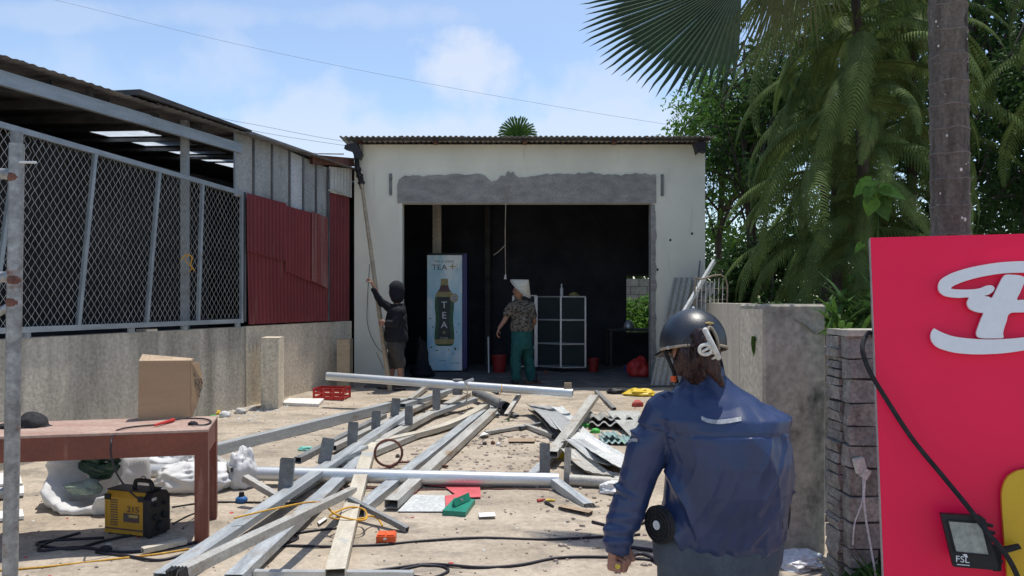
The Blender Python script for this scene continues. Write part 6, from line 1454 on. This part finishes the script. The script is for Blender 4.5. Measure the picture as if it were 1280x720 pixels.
for (ax_, dy) in ((645, -.06), (668, .12)):
    mb = MB(); g = V((q2_(ax_, 474, dy).x, Y2+dy, .27)); taper(mb, [g+V((.01, -.05, 0)), g+V((-.02, .05, 0)), g+V((-.05, .13, -.01))], [.04, .045, .035], 12); taper(mb, [g, g+V((0, 0, .09))], [.045, .045], 12); m, nr = remesh(mb, .01, 1); mk('boot', m, 'blackmat', H2, smooth='all')
mb = MB(); ax = V((.66, -.22, .72)).normalized(); top = q2_(646, 349) ; cb = q2_(651, 360)
s_ = ax.orthogonal().normalized(); t_ = ax.cross(s_); base = q2_(650.5, 361, .0); apex = base+ax*.185
vs = []
for (o, rr_) in ((0, .004), (.045, .055), (.10, .115), (.15, .17), (.185, .208), (.18, .203), (.10, .10), (.02, .006)):
    for i in range(32): q = 2*pi*i/32; vs.append(apex-ax*o+(s_*cos(q)+t_*sin(q))*rr_)
mb.add(vs, [(j*32+i, j*32+(i+1) % 32, (j+1)*32+(i+1) % 32, (j+1)*32+i) for j in range(7) for i in range(32)]+[tuple(range(31, -1, -1))]); mk('conical_hat', mb, 'straw', H2, smooth='all')
# ================================================================== trees and plants
def leafquad(mb, p, d, n, L, w, fold=.25):
    """one pointed leaf of four faces along d with face normal near n"""
    s = d.cross(n); s = s.normalized() if s.length > 1e-5 else d.orthogonal().normalized(); n = s.cross(d)
    a = len(mb.v); mb.v += [p, p+d*L*.45+s*w*.5+n*w*fold, p+d*L-n*L*.12, p+d*L*.45-s*w*.5+n*w*fold, p+d*L*.5]
    mb.f += [(a, a+1, a+4), (a+1, a+2, a+4), (a+2, a+3, a+4), (a+3, a, a+4)]
def rv(): 
    while 1:
        v = V((random.uniform(-1, 1), random.uniform(-1, 1), random.uniform(-1, 1)))
        if .05 < v.length < 1: return v.normalized()
def tree(base, h, r, zc, seed, label, nl=9000, leaf=(.10, .045), mat='leafdark', tr=.09, compound=False, squash=.9, group=None, lean=(0, 0), nclump=60, cat='tree', trunks=1, clump=.38):
    random.seed(seed); base = V(base); T = thing('broadleaf_tree' if not compound else 'feathery_tree', base, label, cat, group)
    tips = []; lb = MB()
    for k in range(trunks):
        o = V((random.uniform(-.2, .2), random.uniform(-.2, .2), 0))*(k > 0)*1.5; top = base+o+V((lean[0], lean[1], h))
        P = spline([base+o-V((0, 0, .1)), base+o.lerp(V(), .2)+V((lean[0]*.2+random.uniform(-.1, .1), 0, h*.35)), base+o*1.5+V((lean[0]*.6, lean[1]*.5, h*.7)), top+o], 5); n = len(P)
        mb = MB(); mb.tube(P, [tr*(1-.8*i/(n-1)) for i in range(n)], 9); mk('trunk', mb, 'bark', T, smooth='all')
        for j in range(nclump//trunks):
            s = P[min(n-1, int(n*random.uniform(.35, 1)))]
            v = rv(); v.z *= squash; e = base+V((lean[0]*.7, lean[1]*.7, zc))+V((v.x*r, v.y*r, v.z*(h-zc+.3)))*random.uniform(.45, 1.0)
            if e.z < base.z+.4: e.z = base.z+.4+random.random()*.4
            m_ = s.lerp(e, .5)+V((random.uniform(-.1, .1), random.uniform(-.1, .1), .15)); lb.tube(spline([s, m_, e], 3), [.03*tr/.09, .028*tr/.09, .024*tr/.09, .02*tr/.09, .015*tr/.09, .010*tr/.09, .006][:7], 5, cap=False); tips.append(e)
            if random.random() < .8: tips.append(s.lerp(e, .65)+V((0, 0, .1)))
    mk('limbs', lb, 'bark', T, kind='stuff', smooth='all')
    mb = MB()
    if compound:
        for _ in range(nl//14):
            c = random.choice(tips); p = c+rv()*random.random()**.5*clump*1.2; d = rv(); d.z = d.z*.4-.25; d.normalize(); nn = (V((0, 0, 1))+rv()*.5).normalized()
            s = d.cross(nn).normalized(); L = random.uniform(.22, .38)
            for i in range(7):
                q = p+d*(L*(i+1)/7)-V((0, 0, .05*(i/7)**2))
                for e in (-1, 1): leafquad(mb, q, (s*e+d*.35-V((0, 0, .25))).normalized(), nn, leaf[0]*(1-.3*abs(i-3)/3), leaf[1])
    else:
        for _ in range(nl):
            c = random.choice(tips); v = rv(); p = c+V((v.x, v.y, v.z*.75))*random.random()**.45*clump; d = rv(); d.z = d.z*.6-.35; d.normalize()
            k = random.uniform(.65, 1.25); leafquad(mb, p, d, (V((0, 0, 1))+rv()*.9).normalized(), leaf[0]*k, leaf[1]*k)
    mk('crown', mb, mat, T, kind='stuff'); return T
G = 'broadleaved trees standing behind the side wall'
tree((4.15, 13.2, .2), 5.6, 1.35, 4.2, 1, 'slender feathery leaved tree just right of the workshop corner', nl=12500, leaf=(.085, .03), mat='leafmid', tr=.075, compound=True, trunks=2, nclump=66, clump=.36)
tree((4.5, 16.2, .2), 6.4, 1.9, 4.3, 2, 'pale green tree furthest back in the gap beside the workshop', nl=9000, leaf=(.12, .06), mat='leafbright', tr=.09, group=G, nclump=50, clump=.42)
tree((3.75, 11.3, .2), 2.3, .75, 1.35, 3, 'dense low dark tree filling the gap right behind the workshop corner', nl=6500, leaf=(.11, .05), mat='leafdark', tr=.05, group=G, nclump=34, clump=.3)
tree((5.2, 12.6, .2), 7.2, 2.1, 4.4, 4, 'tall dark tree behind the left edge of the hanging fronds', nl=11500, leaf=(.13, .06), mat='leafdark', tr=.10, group=G, nclump=60, clump=.42)
tree((6.6, 11.2, .2), 7.6, 2.2, 4.6, 5, 'tall dark tree directly behind the frond palms', nl=13000, leaf=(.13, .06), mat='leafdark', tr=.11, group=G, nclump=70, clump=.42)
tree((6.1, 8.2, .1), 5.6, 1.35, 3.4, 6, 'dark tree right of the ringed palm trunk above the pink sign', nl=9500, leaf=(.12, .055), mat='leafdark', tr=.08, group=G, nclump=60, clump=.36)
tree((8.6, 11.5, .2), 7.5, 2.2, 4.2, 7, 'dark tree at the right edge of the photo behind the sign', nl=10500, leaf=(.13, .06), mat='leafdark', tr=.11, group=G, nclump=60, clump=.42)
tree((4.3, 8.2, .1), 2.5, .95, 1.5, 8, 'dark shrubby tree behind the square pillar', nl=6500, leaf=(.10, .045), mat='leafdark', tr=.05, group=G, nclump=40, clump=.3)
tree((3.3, 6.2, .0), 1.75, .6, 1.2, 9, 'mid green bush over the wall between the pillar and the pink sign', nl=4200, leaf=(.10, .04), mat='leafmid', tr=.035, nclump=26, clump=.26, cat='bush')
tree((3.1, 18.4, .2), 1.2, .8, .9, 10, 'bright sunlit bush seen through the rear window of the workshop', nl=2600, leaf=(.13, .06), mat='leafbright', tr=.03, nclump=20, clump=.3, cat='bush')

# ---- drooping comb like fronds; a few shapes shared by all
def frond_mesh(seed, L=1.45, n=46, ll=.17, droop=2.1):
    random.seed(seed); mb = MB(); p = V((0, 0, 0)); ang = random.uniform(.25, .75); pts = []; K = 40
    for i in range(K+1):
        pts.append(p.copy()); a = ang-(droop+ang)*(i/K)**.85*.76; a = max(a, -1.55); p = p+V((cos(a), .0+.08*sin(i*.12+seed), sin(a)))*(L/K)
    mb.tube(pts[::4], [.011*(1-.8*i/10) for i in range(11)], 5, cap=False)
    for i in range(n):
        t = .12+.88*i/n; k = t*K; j = min(K-1, int(k)); q = pts[j].lerp(pts[j+1], k-j); d = (pts[j+1]-pts[j]).normalized(); s = V((0, 1, 0)); l = ll*(sin(pi*min(.97, t*.92+.08))**.6)*random.uniform(.85, 1.1)
        for e in (-1, 1):
            a_ = (s*e*.9+d*.45+V((0, 0, .12))).normalized(); w = .014; u1 = q; P = [q]
            for m in range(1, 5): a_ = (a_+V((0, 0, -.34))).normalized(); P.append(P[-1]+a_*l/4)
            o = len(mb.v)
            for m, x in enumerate(P): 
                ww = w*(1-.2*m)*(.6 if m == 0 else 1); mb.v += [x-d*ww, x+d*ww]
            mb.f += [(o+2*m, o+2*m+1, o+2*m+3, o+2*m+2) for m in range(4)]
    return mesh_of('frond', mb, 'fern')
FM = [frond_mesh(i, L=l, ll=q, droop=dr) for i, (l, q, dr) in enumerate([(1.5, .17, 2.2), (1.3, .15, 1.9), (1.7, .19, 2.4), (1.15, .15, 2.3), (1.45, .18, 2.0), (1.25, .16, 2.6)])]
def frondpalm(base, tilt, spots, label, seed, h, tr=.055):
    random.seed(seed); base = V(base); T = thing('frond_palm', base, label, 'palm', 'palms with drooping comb like fronds')
    top = base+V((tilt[0], tilt[1], h)); mb = MB(); P = spline([base-V((0, 0, .1)), base.lerp(top, .5)+V((.05, 0, 0)), top], 6); mb.tube(P, [tr*(1-.35*i/(len(P)-1))*(1+.12*(i % 2)) for i in range(len(P))], 10); mk('trunk', mb, 'bark', T, smooth='all')
    for (zf, n_) in spots:
        for k in range(n_):
            az = 2*pi*k/n_+random.uniform(-.4, .4); c = base.lerp(top, zf)+V((0, 0, random.uniform(-.2, .2)))
            me = random.choice(FM); o = bpy.data.objects.new('frond', me); s = random.uniform(.8, 1.12)
            place(o, Matrix.Translation(c) @ Matrix.Rotation(az, 4, 'Z') @ Matrix.Rotation(random.uniform(-.25, .45), 4, 'Y') @ Matrix.Rotation(random.uniform(-.5, .5), 4, 'X') @ Matrix.Scale(s, 4), T)
    return T
frondpalm((3.1, 6.7, 0), (-.1, 0, 0), [(1, 16), (.9, 14), (.8, 14), (.7, 13), (.6, 13), (.5, 12), (.42, 10)], 'frond palm hanging thick fronds between the middle of the hedge and the ringed trunk', 1, 4.8)
frondpalm((3.35, 7.9, 0), (-.05, 0, 0), [(1, 15), (.88, 14), (.76, 14), (.64, 13), (.54, 12), (.45, 10)], 'frond palm whose fronds hang over the square pillar, leftmost of its kind', 2, 4.3)
frondpalm((4.0, 7.8, 0), (.1, 0, 0), [(1, 14), (.88, 13), (.76, 13), (.64, 12), (.54, 10)], 'frond palm mostly hidden behind the ringed trunk', 3, 5.0)
frondpalm((5.0, 6.6, 0), (.1, 0, 0), [(1, 10), (.82, 9)], 'frond palm at the upper right corner above the pink sign', 4, 4.5)

# ---- palm with the ringed trunk and fan leaves
PX, PY = 1.893, 3.3
T = thing('fan_palm', (PX, PY, 0), 'fan palm with a ringed grey brown trunk rising behind the pink sign', 'palm')
mb = MB(); pts = []; rs = []; z = -.05; k = 0
random.seed(2); zs = []
while z < 4.9: zs.append(z); z += random.uniform(.10, .125)
for i, z in enumerate(zs):
    x = PX+.012*sin(z*1.1)-.01*(z-1.5)*.3; r = .080-.0022*z
    pts += [V((x, PY, z)), V((x, PY, z+.008)), V((x, PY, z+.05))]; rs += [r*1.045, r*1.03, r*.985]
mb.tube(pts, rs, 24); mk('trunk', mb, 'palmbark', T, smooth=60)
for i, z in enumerate(zs):
    if z > 1.2: x = PX+.012*sin(z*1.1)-.01*(z-1.5)*.3; r = (.080-.0022*z)*1.045; mb = MB(); mb.tube([V((x+(r)*cos(2*pi*j/20), PY+r*sin(2*pi*j/20), z+.003+.004*sin(j*1.3+i))) for j in range(21)], .0032, 5, cap=False); mk('leaf_scar_ring', mb, 'ring', T)
random.seed(6)
for k in range(16):
    a = random.uniform(pi*1.1, pi*1.9); z = random.uniform(1.75, 2.8); x = PX+.012*sin(z*1.1)-.003*(z-1.5); r = .080-.0022*z
    mb = MB(); s = random.choice([.003, .004, .006, .011])*random.uniform(.7, 1.2); R = Matrix.Rotation(a+pi/2, 3, 'Z'); mb.ball(V((x+cos(a)*r, PY+sin(a)*r, z)), (s*.8, .002, s), 10, 6, R); mk('lichen_spot', mb, 'foam', T, smooth='all')
for (z0, z1, a0, a1) in ((2.47, 2.76, -1.05, -.45), (2.30, 2.36, -.95, -.7), (2.12, 2.16, -.9, -.65), (2.02, 2.05, -.85, -.7)):       # torn bark patches
    mb = MB(); k = 9
    for i in range(k+1):
        z = z0+(z1-z0)*i/k; x = PX+.012*sin(z*1.1)-.003*(z-1.5); r = (.080-.0022*z)*1.025; e0, e1 = a0+.16*NZ.noise(V((z*31, 1, 1))), a1+.16*NZ.noise(V((z*31, 9, 1)))
        w_ = (e1-e0)*min(1, .25+sin(pi*i/k)); c_ = (e0+e1)/2
        for q in range(6): a = c_+w_*(q/5-.5); mb.v.append(V((x+cos(a)*r, PY+sin(a)*r, z)))
    for i in range(k):
        for q in range(5): mb.f.append((i*6+q, i*6+q+1, i*6+q+7, i*6+q+6))
    mk('bark_scar', mb, 'bark', T)
def fanleaf(hub, axis, nrm, L, spread, nseg, mat, par, seed, droop=.15, hubr=.25, jag=.1, w0=1.0, fuse=.55):
    random.seed(seed); hub, axis, nrm = V(hub), V(axis).normalized(), V(nrm).normalized(); s = axis.cross(nrm).normalized(); nrm = s.cross(axis); mb = MB()
    for i in range(nseg):
        a = -spread+2*spread*i/(nseg-1); l = L*(1-.18*abs(a/spread)**2)*random.uniform(1-jag, 1); hw = spread/nseg*1.08*w0
        P = []
        for (f, wd) in ((.03, 1), (.3, 1), (fuse, 1.), (fuse+(1-fuse)*.4, .66), (fuse+(1-fuse)*.75, .34), (1, .03)):
            dd_ = axis*cos(a)+s*sin(a); rad = l*f; off = -nrm*(droop*f**3)*l*random.uniform(.7, 1.3)+V((0, 0, -droop*.5*f**2*l)); half = rad*math.tan(hw)*wd if f <= fuse else l*fuse*math.tan(hw)*wd
            t = -axis*sin(a)+s*cos(a); c = hub+dd_*rad+off; P.append((c-t*half, c+nrm*half*.55, c+t*half))
        o = len(mb.v); mb.v += [q for p in P for q in p]
        for m in range(len(P)-1):
            for e in (0, 1): mb.f.append((o+3*m+e, o+3*m+e+1, o+3*m+4+e, o+3*m+3+e))
    return mk('fan_leaf', mb, mat, par)
crown = V((PX-.05, PY+.02, 4.85))
def leafwith(hub, axis, nrm, L, spread, nseg, mat, seed, **k):
    fanleaf(hub, axis, nrm, L, spread, nseg, mat, T, seed, **k)
    mb = MB(); h = V(hub); m_ = crown.lerp(h, .5)+V((0, 0, .25)); mb.tube(spline([crown-V((0, 0, .2)), m_, h, h+V(axis).normalized()*.1], 4), .013, 6); mk('leaf_stalk', mb, 'fan', T)
hb_ = dep(928, -28, 5.35)
leafwith(hb_, dep(775, 46, 5.35)-hb_, V((.12, -.85, .62)), 1.22, .98, 36, 'fan', 3, droop=.03, jag=.07, fuse=.74)
hb_ = dep(985, -70, 4.9); leafwith(hb_, dep(925, 180, 4.9)-hb_, V((.5, -1, .1)), 1.0, .42, 20, 'fandry', 4, droop=.05, jag=.25)
hb_ = dep(1010, -90, 5.2); leafwith(hb_, dep(975, 120, 5.2)-hb_, V((-.3, -1, .1)), 1.0, .5, 20, 'fandry', 5, droop=.05, jag=.3)
for k, (dx, dy, dz) in enumerate([(-.3, -.5, .35), (.9, -.3, .2), (.6, .7, .3), (-.2, .9, .3), (1.0, .3, .1), (.2, -.75, .5), (-.75, .1, .55)]):
    h = crown+V((dx, dy, dz)); leafwith(h, V((dx, dy, -.15)), V((-dx*.3, -dy*.3, 1)), .95, 1.5, 30, 'fan', 10+k, droop=.2, jag=.15)
# ---- sapling with heart shaped leaves
T = thing('sapling', (1.72, 4.3, 1.33), 'sapling with broad bright heart shaped leaves above the left corner of the pink sign', 'plant')
Yp = 3.75
mb = MB(); mb.tube(spline([dep(1092, 415, Yp), dep(1094, 340, Yp), dep(1097, 290, Yp), dep(1094, 240, Yp)]), .006, 6); mk('stem', mb, 'leafmid', T)
def heart(c, d, n, L, w, mat='leafbright'):
    c, d, n = V(c), V(d).normalized(), V(n).normalized(); s = d.cross(n).normalized(); n = s.cross(d); P = []; mb = MB()
    prof = [(0, 0), (-.10, .28), (.05, .46), (.30, .50), (.60, .36), (.85, .14), (1, 0)]
    for k, (a, b) in enumerate(prof): 
        for e in (-1, 0, 1): mb.v.append(c+d*(a*L)*(1 if e else 1)+s*(e*b*w)+n*(abs(e)*b*w*.30)-n*(a*a*L*.22)-(d*(-.10*L) if (k == 1 and e == 0) else V()))
    for k in range(len(prof)-1):
        for e in (0, 1): mb.f.append((3*k+e, 3*k+e+1, 3*k+4+e, 3*k+3+e))
    mk('leaf', mb, mat, T, smooth='all')
    mb = MB(); mb.tube([dep(1096, 262, Yp), (c+dep(1096, 262, Yp))/2+V((0, 0, .01)), c], .003, 5); mk('leaf_stalk', mb, 'leafmid', T)
for (px, py, dx, dz, L, w, ny, mt) in [(1091, 226, -1, -.62, .13, .085, .6, 'leafbright'), (1101, 238, 1, -.25, .13, .10, .6, 'leafbright'), (1098, 236, .2, -1, .105, .11, .9, 'leafbright'), (1090, 250, -.35, -1, .085, .08, .9, 'leafbright'), (1096, 252, .5, -.8, .11, .12, .5, 'leafmid'), (1088, 234, -.3, -.6, .09, .06, .2, 'leafmid'), (1078, 305, -.7, -.6, .06, .04, .6, 'leafbright'), (1088, 330, .3, -.9, .07, .05, .6, 'leafmid')]:
    heart(dep(px, py, Yp-random.uniform(0, .05)), (dx, -.25, dz), (-.15, -ny, .6), L, w, mt)
# ---- small plants
def tuft(c, n, L, w, mat, label, seed, up=.9, nm='weed', spread=.05, cat='weed'):
    random.seed(seed); c = V(c); mb = MB()
    for _ in range(n):
        a = random.uniform(0, 6.28); d = V((cos(a)*random.uniform(.2, 1), sin(a)*random.uniform(.2, 1), up*random.uniform(.5, 1.5))).normalized(); p = c+V((random.uniform(-1, 1)*spread, random.uniform(-1, 1)*spread, 0)); l = L*random.uniform(.6, 1.15)
        q = p; o = len(mb.v); s = d.cross(V((0, 0, 1))); s = s.normalized() if s.length > .01 else V((1, 0, 0))
        for m, k in enumerate((.5, 1, .8, .05)):
            mb.v += [q-s*w*k, q+s*w*k]; d = (d+V((0, 0, -.28))).normalized(); q = q+d*l/3
        mb.f += [(o+2*m, o+2*m+1, o+2*m+3, o+2*m+2) for m in range(3)]
    return mk(nm, mb, mat, label=label, cat=cat)
tuft((1.74, 3.80, .0), 26, .30, .020, 'leafdark', 'leafy dark green weed growing at the foot of the block pier', 1, spread=.08)
tuft((1.86, 3.72, .0), 22, .36, .014, 'leafmid', 'grassy weed growing at the pier foot right beside the pink sign', 2, 1.3, spread=.06)
tuft((1.63, 3.85, .0), 12, .18, .015, 'leafmid', 'small weed in the sand left of the block pier', 3, spread=.05)
tuft((1.62, 4.75, 1.474), 14, .16, .008, 'leafmid', 'thin grass tuft growing on top of the square pillar', 4, .35, spread=.06, cat='grass tuft')
tuft((1.9, 4.5, 1.30), 30, .34, .018, 'leafmid', 'leafy plants spilling over behind the block pier', 5, .9, spread=.14, cat='plants')
tuft((2.15, 4.6, 1.35), 30, .42, .02, 'leafdark', 'darker leafy plants behind the block pier nearest the sign', 6, .9, spread=.14, cat='plants')
tuft(at(634, 526, 0), 12, .07, .008, 'leafmid', 'tiny green weed under the dark pipe tangle', 7, .5, spread=.06)
tuft((1.47, 4.62, 1.28), 3, .12, .014, 'leafmid', 'single green leaf hanging on the left face of the square pillar', 8, -.4, spread=.01, cat='leaf')
# palm top behind the workshop
T = thing('distant_palm', (.2, 27, .2), 'small palm crown poking up behind the workshop roof', 'palm')
c = dep(647, 171, 27); mb = MB(); mb.tube([V((c.x, 27, .1)), c], .12, 8); mk('trunk', mb, 'bark', T)
random.seed(3)
for k in range(15):
    a = -1.25+2.5*k/14; d = V((sin(a), random.uniform(-.3, .3), cos(a)*.9+.1)).normalized(); mb = MB(); p = c.copy(); P = [p.copy()]
    for m in range(6): p = p+d*.115; d = (d+V((sin(a)*.05, 0, -.13*abs(a)))).normalized(); P.append(p.copy())
    for m in range(24):
        t = m/24*6; j = int(t); q = P[j].lerp(P[min(6, j+1)], t-j); dd_ = (P[min(6, j+1)]-P[j]).normalized() if j < 6 else d; s = dd_.cross(V((0, 1, 0))).normalized()
        for e in (-1, 1): leafquad(mb, q, (dd_*.7+s*e*.6).normalized(), V((0, -1, .2)), .22*(1-.5*m/24), .035)
    mk('frond', mb, 'leafmid', T)
# overhead wires
def pwire(P, r, lab):
    mb = MB(); mb.tube(spline(P, 12), r, 4); mk('power_line', mb, 'galvdark', label=lab, cat='power line')
pwire([dep(-200, -60, 22), dep(60, -2, 22), dep(300, 56, 22), dep(560, 109, 22.5), dep(850, 158, 23), dep(1100, 190, 23)], .0042, 'thin power line crossing the whole sky above the workshop')
pwire([dep(-150, 70, 24), dep(230, 145, 24), dep(330, 166, 24), dep(432, 182, 24), dep(600, 205, 24)], .007, 'lower one of the pair of wires ending at the workshop roof')
pwire([dep(-150, 55, 24.5), dep(230, 138, 24.5), dep(330, 158, 24.5), dep(432, 177, 24.5), dep(600, 200, 24.5)], .007, 'upper one of the pair of wires ending at the workshop roof')
# far hedge beyond everything, so the yard does not end at an empty plain
random.seed(31); mb = MB()
for _ in range(26000):
    x = random.uniform(-2, 42); y = 24+random.uniform(-1.5, 3)+x*.1; hgt = 3.6+1.0*NZ.noise(V((x*.35, 0, 3)))+.5*NZ.noise(V((x*1.1, 0, 5)))
    z = random.random()**.8*hgt; d = rv(); leafquad(mb, V((x, y, z+.2)), d, rv(), random.uniform(.2, .4), .16)
mk('distant_woodland', mb, 'leafdark', kind='stuff', label='mass of dark green woodland behind the yard on the right', cat='woodland')
